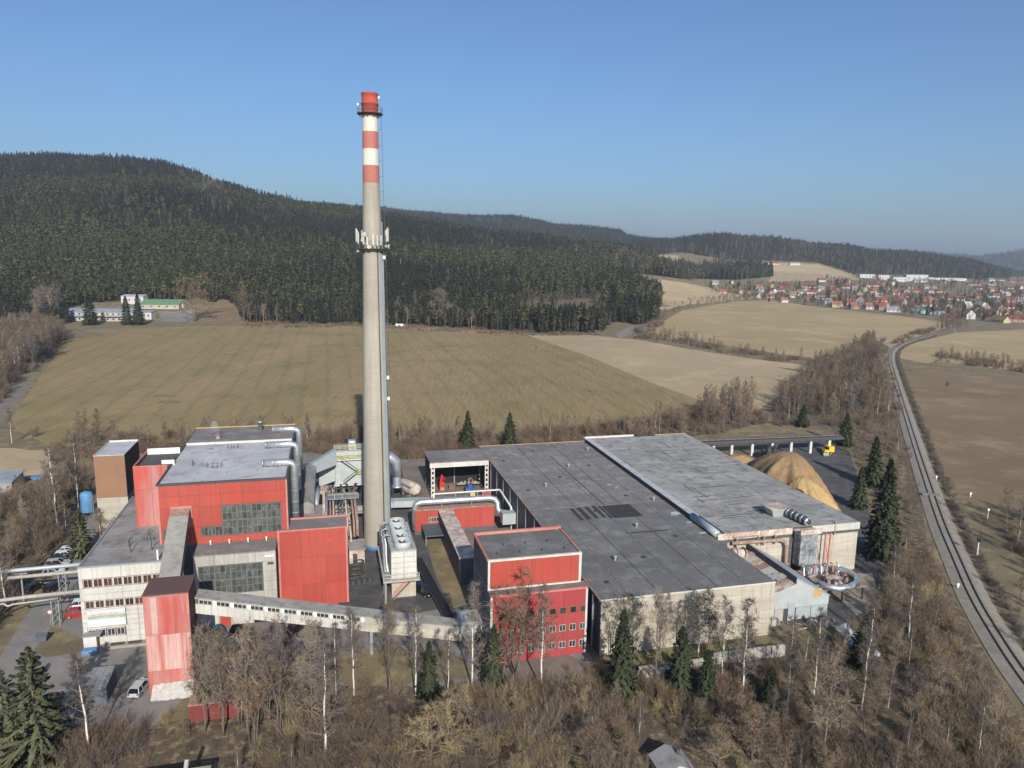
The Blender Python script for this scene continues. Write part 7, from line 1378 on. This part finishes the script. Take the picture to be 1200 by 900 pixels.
# the remaining belt trees, too many to count, as one woodland; prototypes are joined copies of the same trees
def joinm(kind, i):
    tm, cm = NEAR[(kind, i)]; bm = bmesh.new(); bm.from_mesh(tm); n = len(bm.faces); bm.from_mesh(cm); bm.faces.ensure_lookup_table()
    for f in list(bm.faces)[n:]: f.material_index += 1
    me = bpy.data.meshes.new(kind + '_tree'); bm.to_mesh(me); bm.free()
    for m_ in [tm.materials[0]] + list(cm.materials): me.materials.append(m_)
    return me
rest = cand[NIND:]; keys = [('bare', i) for i in range(5)] + [('birch', i) for i in range(5)] + [('round', i) for i in range(3)]; pobj = []
for k in keys:
    j = next((n for n, c in enumerate(rest) if c[4] == k), None); c = rest.pop(j) if j is not None else cand[-1]
    pobj.append(link(NM[k[0]], joinm(*k), None, (c[1], c[2], 0), 0., look(c[4], c[3], *proj(c[1], c[2], 0.0), c[5]), CAT[k[0]], look(c[4], c[3], *proj(c[1], c[2], 0.0), c[5]) + 's', scale=c[3]))
gnstuff('bare_woodland', pobj, [(c[1], c[2], 0) for c in rest], [c[3] for c in rest], rng.uniform(0, 6.28, len(rest)), [keys.index(c[4]) for c in rest], 'leafless woodland belts around the works')
# village gardens
vt_ = [t for t in vtrees]; r_ = random.Random(6)
fo_ = [o for o in COL.objects if o.name.startswith(('spruce_tree', 'bare_tree', 'pine_tree')) and o.data is not None and o.data.name in [m_.name for m_ in FAR['spruce'] + FAR['bare'] + FAR['pine']]]
pk = []
for nme in ('bare', 'spruce', 'pine'):
    for me in FAR[nme][:2]: pk.append(next(o for o in fo_ if o.data == me))
ex_ = []
for t in vt_:
    for q in range(10): ex_.append((t[0] + r_.uniform(-18, 18), t[1] + r_.uniform(-20, 20)))
ez = terrain([e[0] for e in ex_], [e[1] for e in ex_])
gnstuff('village_trees', pk, [(e[0], e[1], z - .2) for e, z in zip(ex_, ez)], [r_.uniform(6, 14) for _ in ex_], [r_.uniform(0, 6) for _ in ex_], [r_.choice([0, 0, 0, 1, 1, 2, 3, 4]) for _ in ex_], 'garden trees and bushes between the village houses')

# ---------------------------------------------------------------- shrubs: larger single ones, and the undergrowth as a mass
SHM = [shrub_mb(200 + i, n=60, tw=6, w=.010, lean=.5 + .1 * (i % 3)).mesh('shrub', M[mn]) for i, mn in enumerate(('twig', 'twig_red', 'twig_purple', 'twig_yellow', 'twig_pale', 'ivy'))]
SH = []
for k, (px, py, h, i, lb) in enumerate([(410, 872, 3.2, 4, 'pale twiggy shrub right of the nearest white birch'), (450, 862, 3, 0, 'brown shrub in dry grass below the lawn'), (560, 868, 3.4, 2, 'purplish shrub right of the yellow bush trees'), (640, 862, 3.2, 1, 'reddish shrub below the red office block'), (700, 850, 3.0, 1, 'reddish brown shrub at the foot of the corner spruce'), (215, 868, 2.6, 3, 'yellowish shrub right of the low front building'), (165, 868, 2.4, 1, 'rusty brown shrub beside the track on the left'), (820, 850, 3.0, 5, 'dark ivy-green shrub under the spruces'), (40, 512, 4.5, 0, 'round dark shrub at the near left corner of the field'), (340, 770, 2.5, 2, 'low grey shrub by the bridge trestle'), (1110, 452, 3, 5, 'low greenish shrub beside the field edge right of the track'), (693, 790, 2.6, 1, 'reddish shrub at the right corner of the red office block')]):
    x, y = P(px, py); SH.append(link('shrub', SHM[i], None, (x, y, 0), random.uniform(0, 6), lb, 'shrub', None, scale=(h * .9, h * .9, h)))
fs_ = [next((o for o in SH if o.data == me), None) for me in SHM]
for i, me in enumerate(SHM):
    if fs_[i] is None: x, y = P(900 + 20 * i, 880); fs_[i] = link('shrub', me, None, (x, y, 0), 0., 'twiggy shrub at the bottom right of the thicket', 'shrub', scale=2.4)
UND = [  # outline, spacing, heights, weights over shrub kinds
    ([(130, 860), (230, 838), (330, 806), (420, 812), (560, 808), (700, 808), (760, 800), (880, 800), (960, 772), (1010, 748), (1035, 705), (1050, 640), (1096, 640), (1105, 690), (1128, 745), (1158, 800), (1190, 870), (1220, 960), (60, 960), (0, 905), (60, 885)], 1.3, (1.3, 3.4), (6, 3, 3, 3, 4, 1)),
    ([(60, 520), (150, 514), (440, 508), (600, 510), (720, 502), (815, 486), (880, 480), (905, 495), (830, 512), (690, 516), (560, 530), (480, 540), (430, 540), (340, 530), (210, 528), (60, 545)], 2.0, (1.6, 4.2), (4, 5, 2, 1, 1, 0)),
    ([(905, 500), (905, 470), (945, 446), (965, 428), (990, 420), (1012, 405), (1036, 400), (1043, 425), (1053, 462), (1062, 500), (1000, 505), (960, 498)], 3.0, (1.5, 3.5), (4, 2, 4, 0, 1, 1)),
    ([(-60, 575), (0, 590), (60, 560), (100, 550), (104, 585), (74, 632), (44, 656), (24, 700), (-4, 735), (-60, 810)], 1.9, (1.5, 3.8), (5, 1, 5, 0, 1, 0)),
    ([(1000, 505), (1060, 500), (1072, 540), (1086, 580), (1096, 628), (1050, 645), (1040, 600), (1010, 560)], 3.2, (.8, 2.2), (3, 3, 2, 1, 2, 1)),
    ([(745, 397), (790, 401), (830, 411), (900, 422), (1003, 434), (1003, 429), (900, 416), (830, 403), (790, 395), (748, 390)], 3.2, (1.5, 3.5), (4, 3, 2, 2, 0, 0)),
    ([(1095, 425), (1130, 428), (1240, 442), (1240, 434), (1130, 419), (1098, 416)], 3, (1.5, 3.5), (5, 1, 3, 0, 1, 2)),
    ([(1046, 402), (1062, 392), (1092, 384), (1096, 388), (1068, 397), (1052, 408)], 3.0, (1.5, 4), (4, 2, 4, 0, 1, 0)),
    ([(772, 352), (778, 380), (764, 390), (750, 393), (744, 388), (764, 378)], 3, (2, 5), (3, 3, 4, 0, 0, 0)),
    ([(640, 790), (700, 772), (900, 750), (990, 745), (1000, 760), (880, 795), (760, 800), (690, 808)], 2.6, (.7, 1.8), (3, 2, 2, 1, 1, 3)),
    ([(-60, 470), (-60, 400), (60, 384), (80, 396), (50, 428), (20, 446), (0, 475)], 3.0, (2, 5), (4, 1, 4, 0, 1, 1)),
    ([(1172, 606), (1240, 606), (1240, 690), (1195, 660)], 2.2, (1, 3), (4, 2, 3, 0, 1, 0)),
    ([(270, 384), (420, 384), (620, 394), (705, 393), (705, 389), (620, 389), (420, 379), (290, 377)], 3.2, (1.2, 3), (3, 4, 2, 0, 1, 0))]
up, us, uk = [], [], []
for poly, st, hh, wts in UND:
    xs = [P(max(p[0], -60), p[1]) for p in poly]; x0, x1 = min(p[0] for p in xs), max(p[0] for p in xs); y0, y1 = min(p[1] for p in xs), max(p[1] for p in xs)
    g = np.stack(np.meshgrid(np.arange(x0, x1, st), np.arange(y0, y1, st)), -1).reshape(-1, 2); g = g + rng.uniform(-.5, .5, g.shape) * st
    px, py = proj(g[:, 0], g[:, 1], 0.0); n1 = np.sin(g[:, 0] / 5.1 + np.sin(g[:, 1] / 7)) + np.sin(g[:, 1] / 6.3 - g[:, 0] / 11)
    ok = inpoly(px, py, poly) & (px > -90) & (px < 1290) & (py < 940) & (rng.random(len(g)) < np.clip(.60 + .42 * n1, .06, 1))
    for (x, y), nn in zip(g[ok], n1[ok]):
        if not okspot(x, y): continue
        w_ = np.array(wts, float); w_ = w_ / w_.sum(); cl = np.clip(np.cumsum(w_) - (.5 + .25 * math.sin(x / 9 + 2) + .25 * math.sin(y / 7)) * .0, 0, 1)
        rr_ = (rng.random() * .55 + .45 * (.5 + .25 * math.sin(x / 8.3) + .25 * math.sin(y / 6.1 + x / 15))) % 1; uk.append(int(min(5, np.searchsorted(cl, rr_)))); up.append((x, y, 0)); us.append(rng.uniform(*hh) * (1 + .15 * nn))
# dark weeds along the ditch right of the track
for i in range(len(RL) - 1):
    a, b = RL[i], RL[i + 1]; L = math.hypot(b[0] - a[0], b[1] - a[1]); nx, ny = (b[1] - a[1]) / L, -(b[0] - a[0]) / L
    for k in range(int(L / .38)):
        t = rng.random(); s = rng.normal(4.7, .55); x, y = a[0] + (b[0] - a[0]) * t + nx * s, a[1] + (b[1] - a[1]) * t + ny * s
        if abs(x - cx) < 5 and abs(y - cy_) < 4: continue
        up.append((x, y, 0)); us.append(rng.uniform(.7, 1.5)); uk.append(2)
print('undergrowth', len(up))
gnstuff('undergrowth', fs_, up, us, rng.uniform(0, 6.28, len(up)), uk, 'brown leafless undergrowth and weeds')
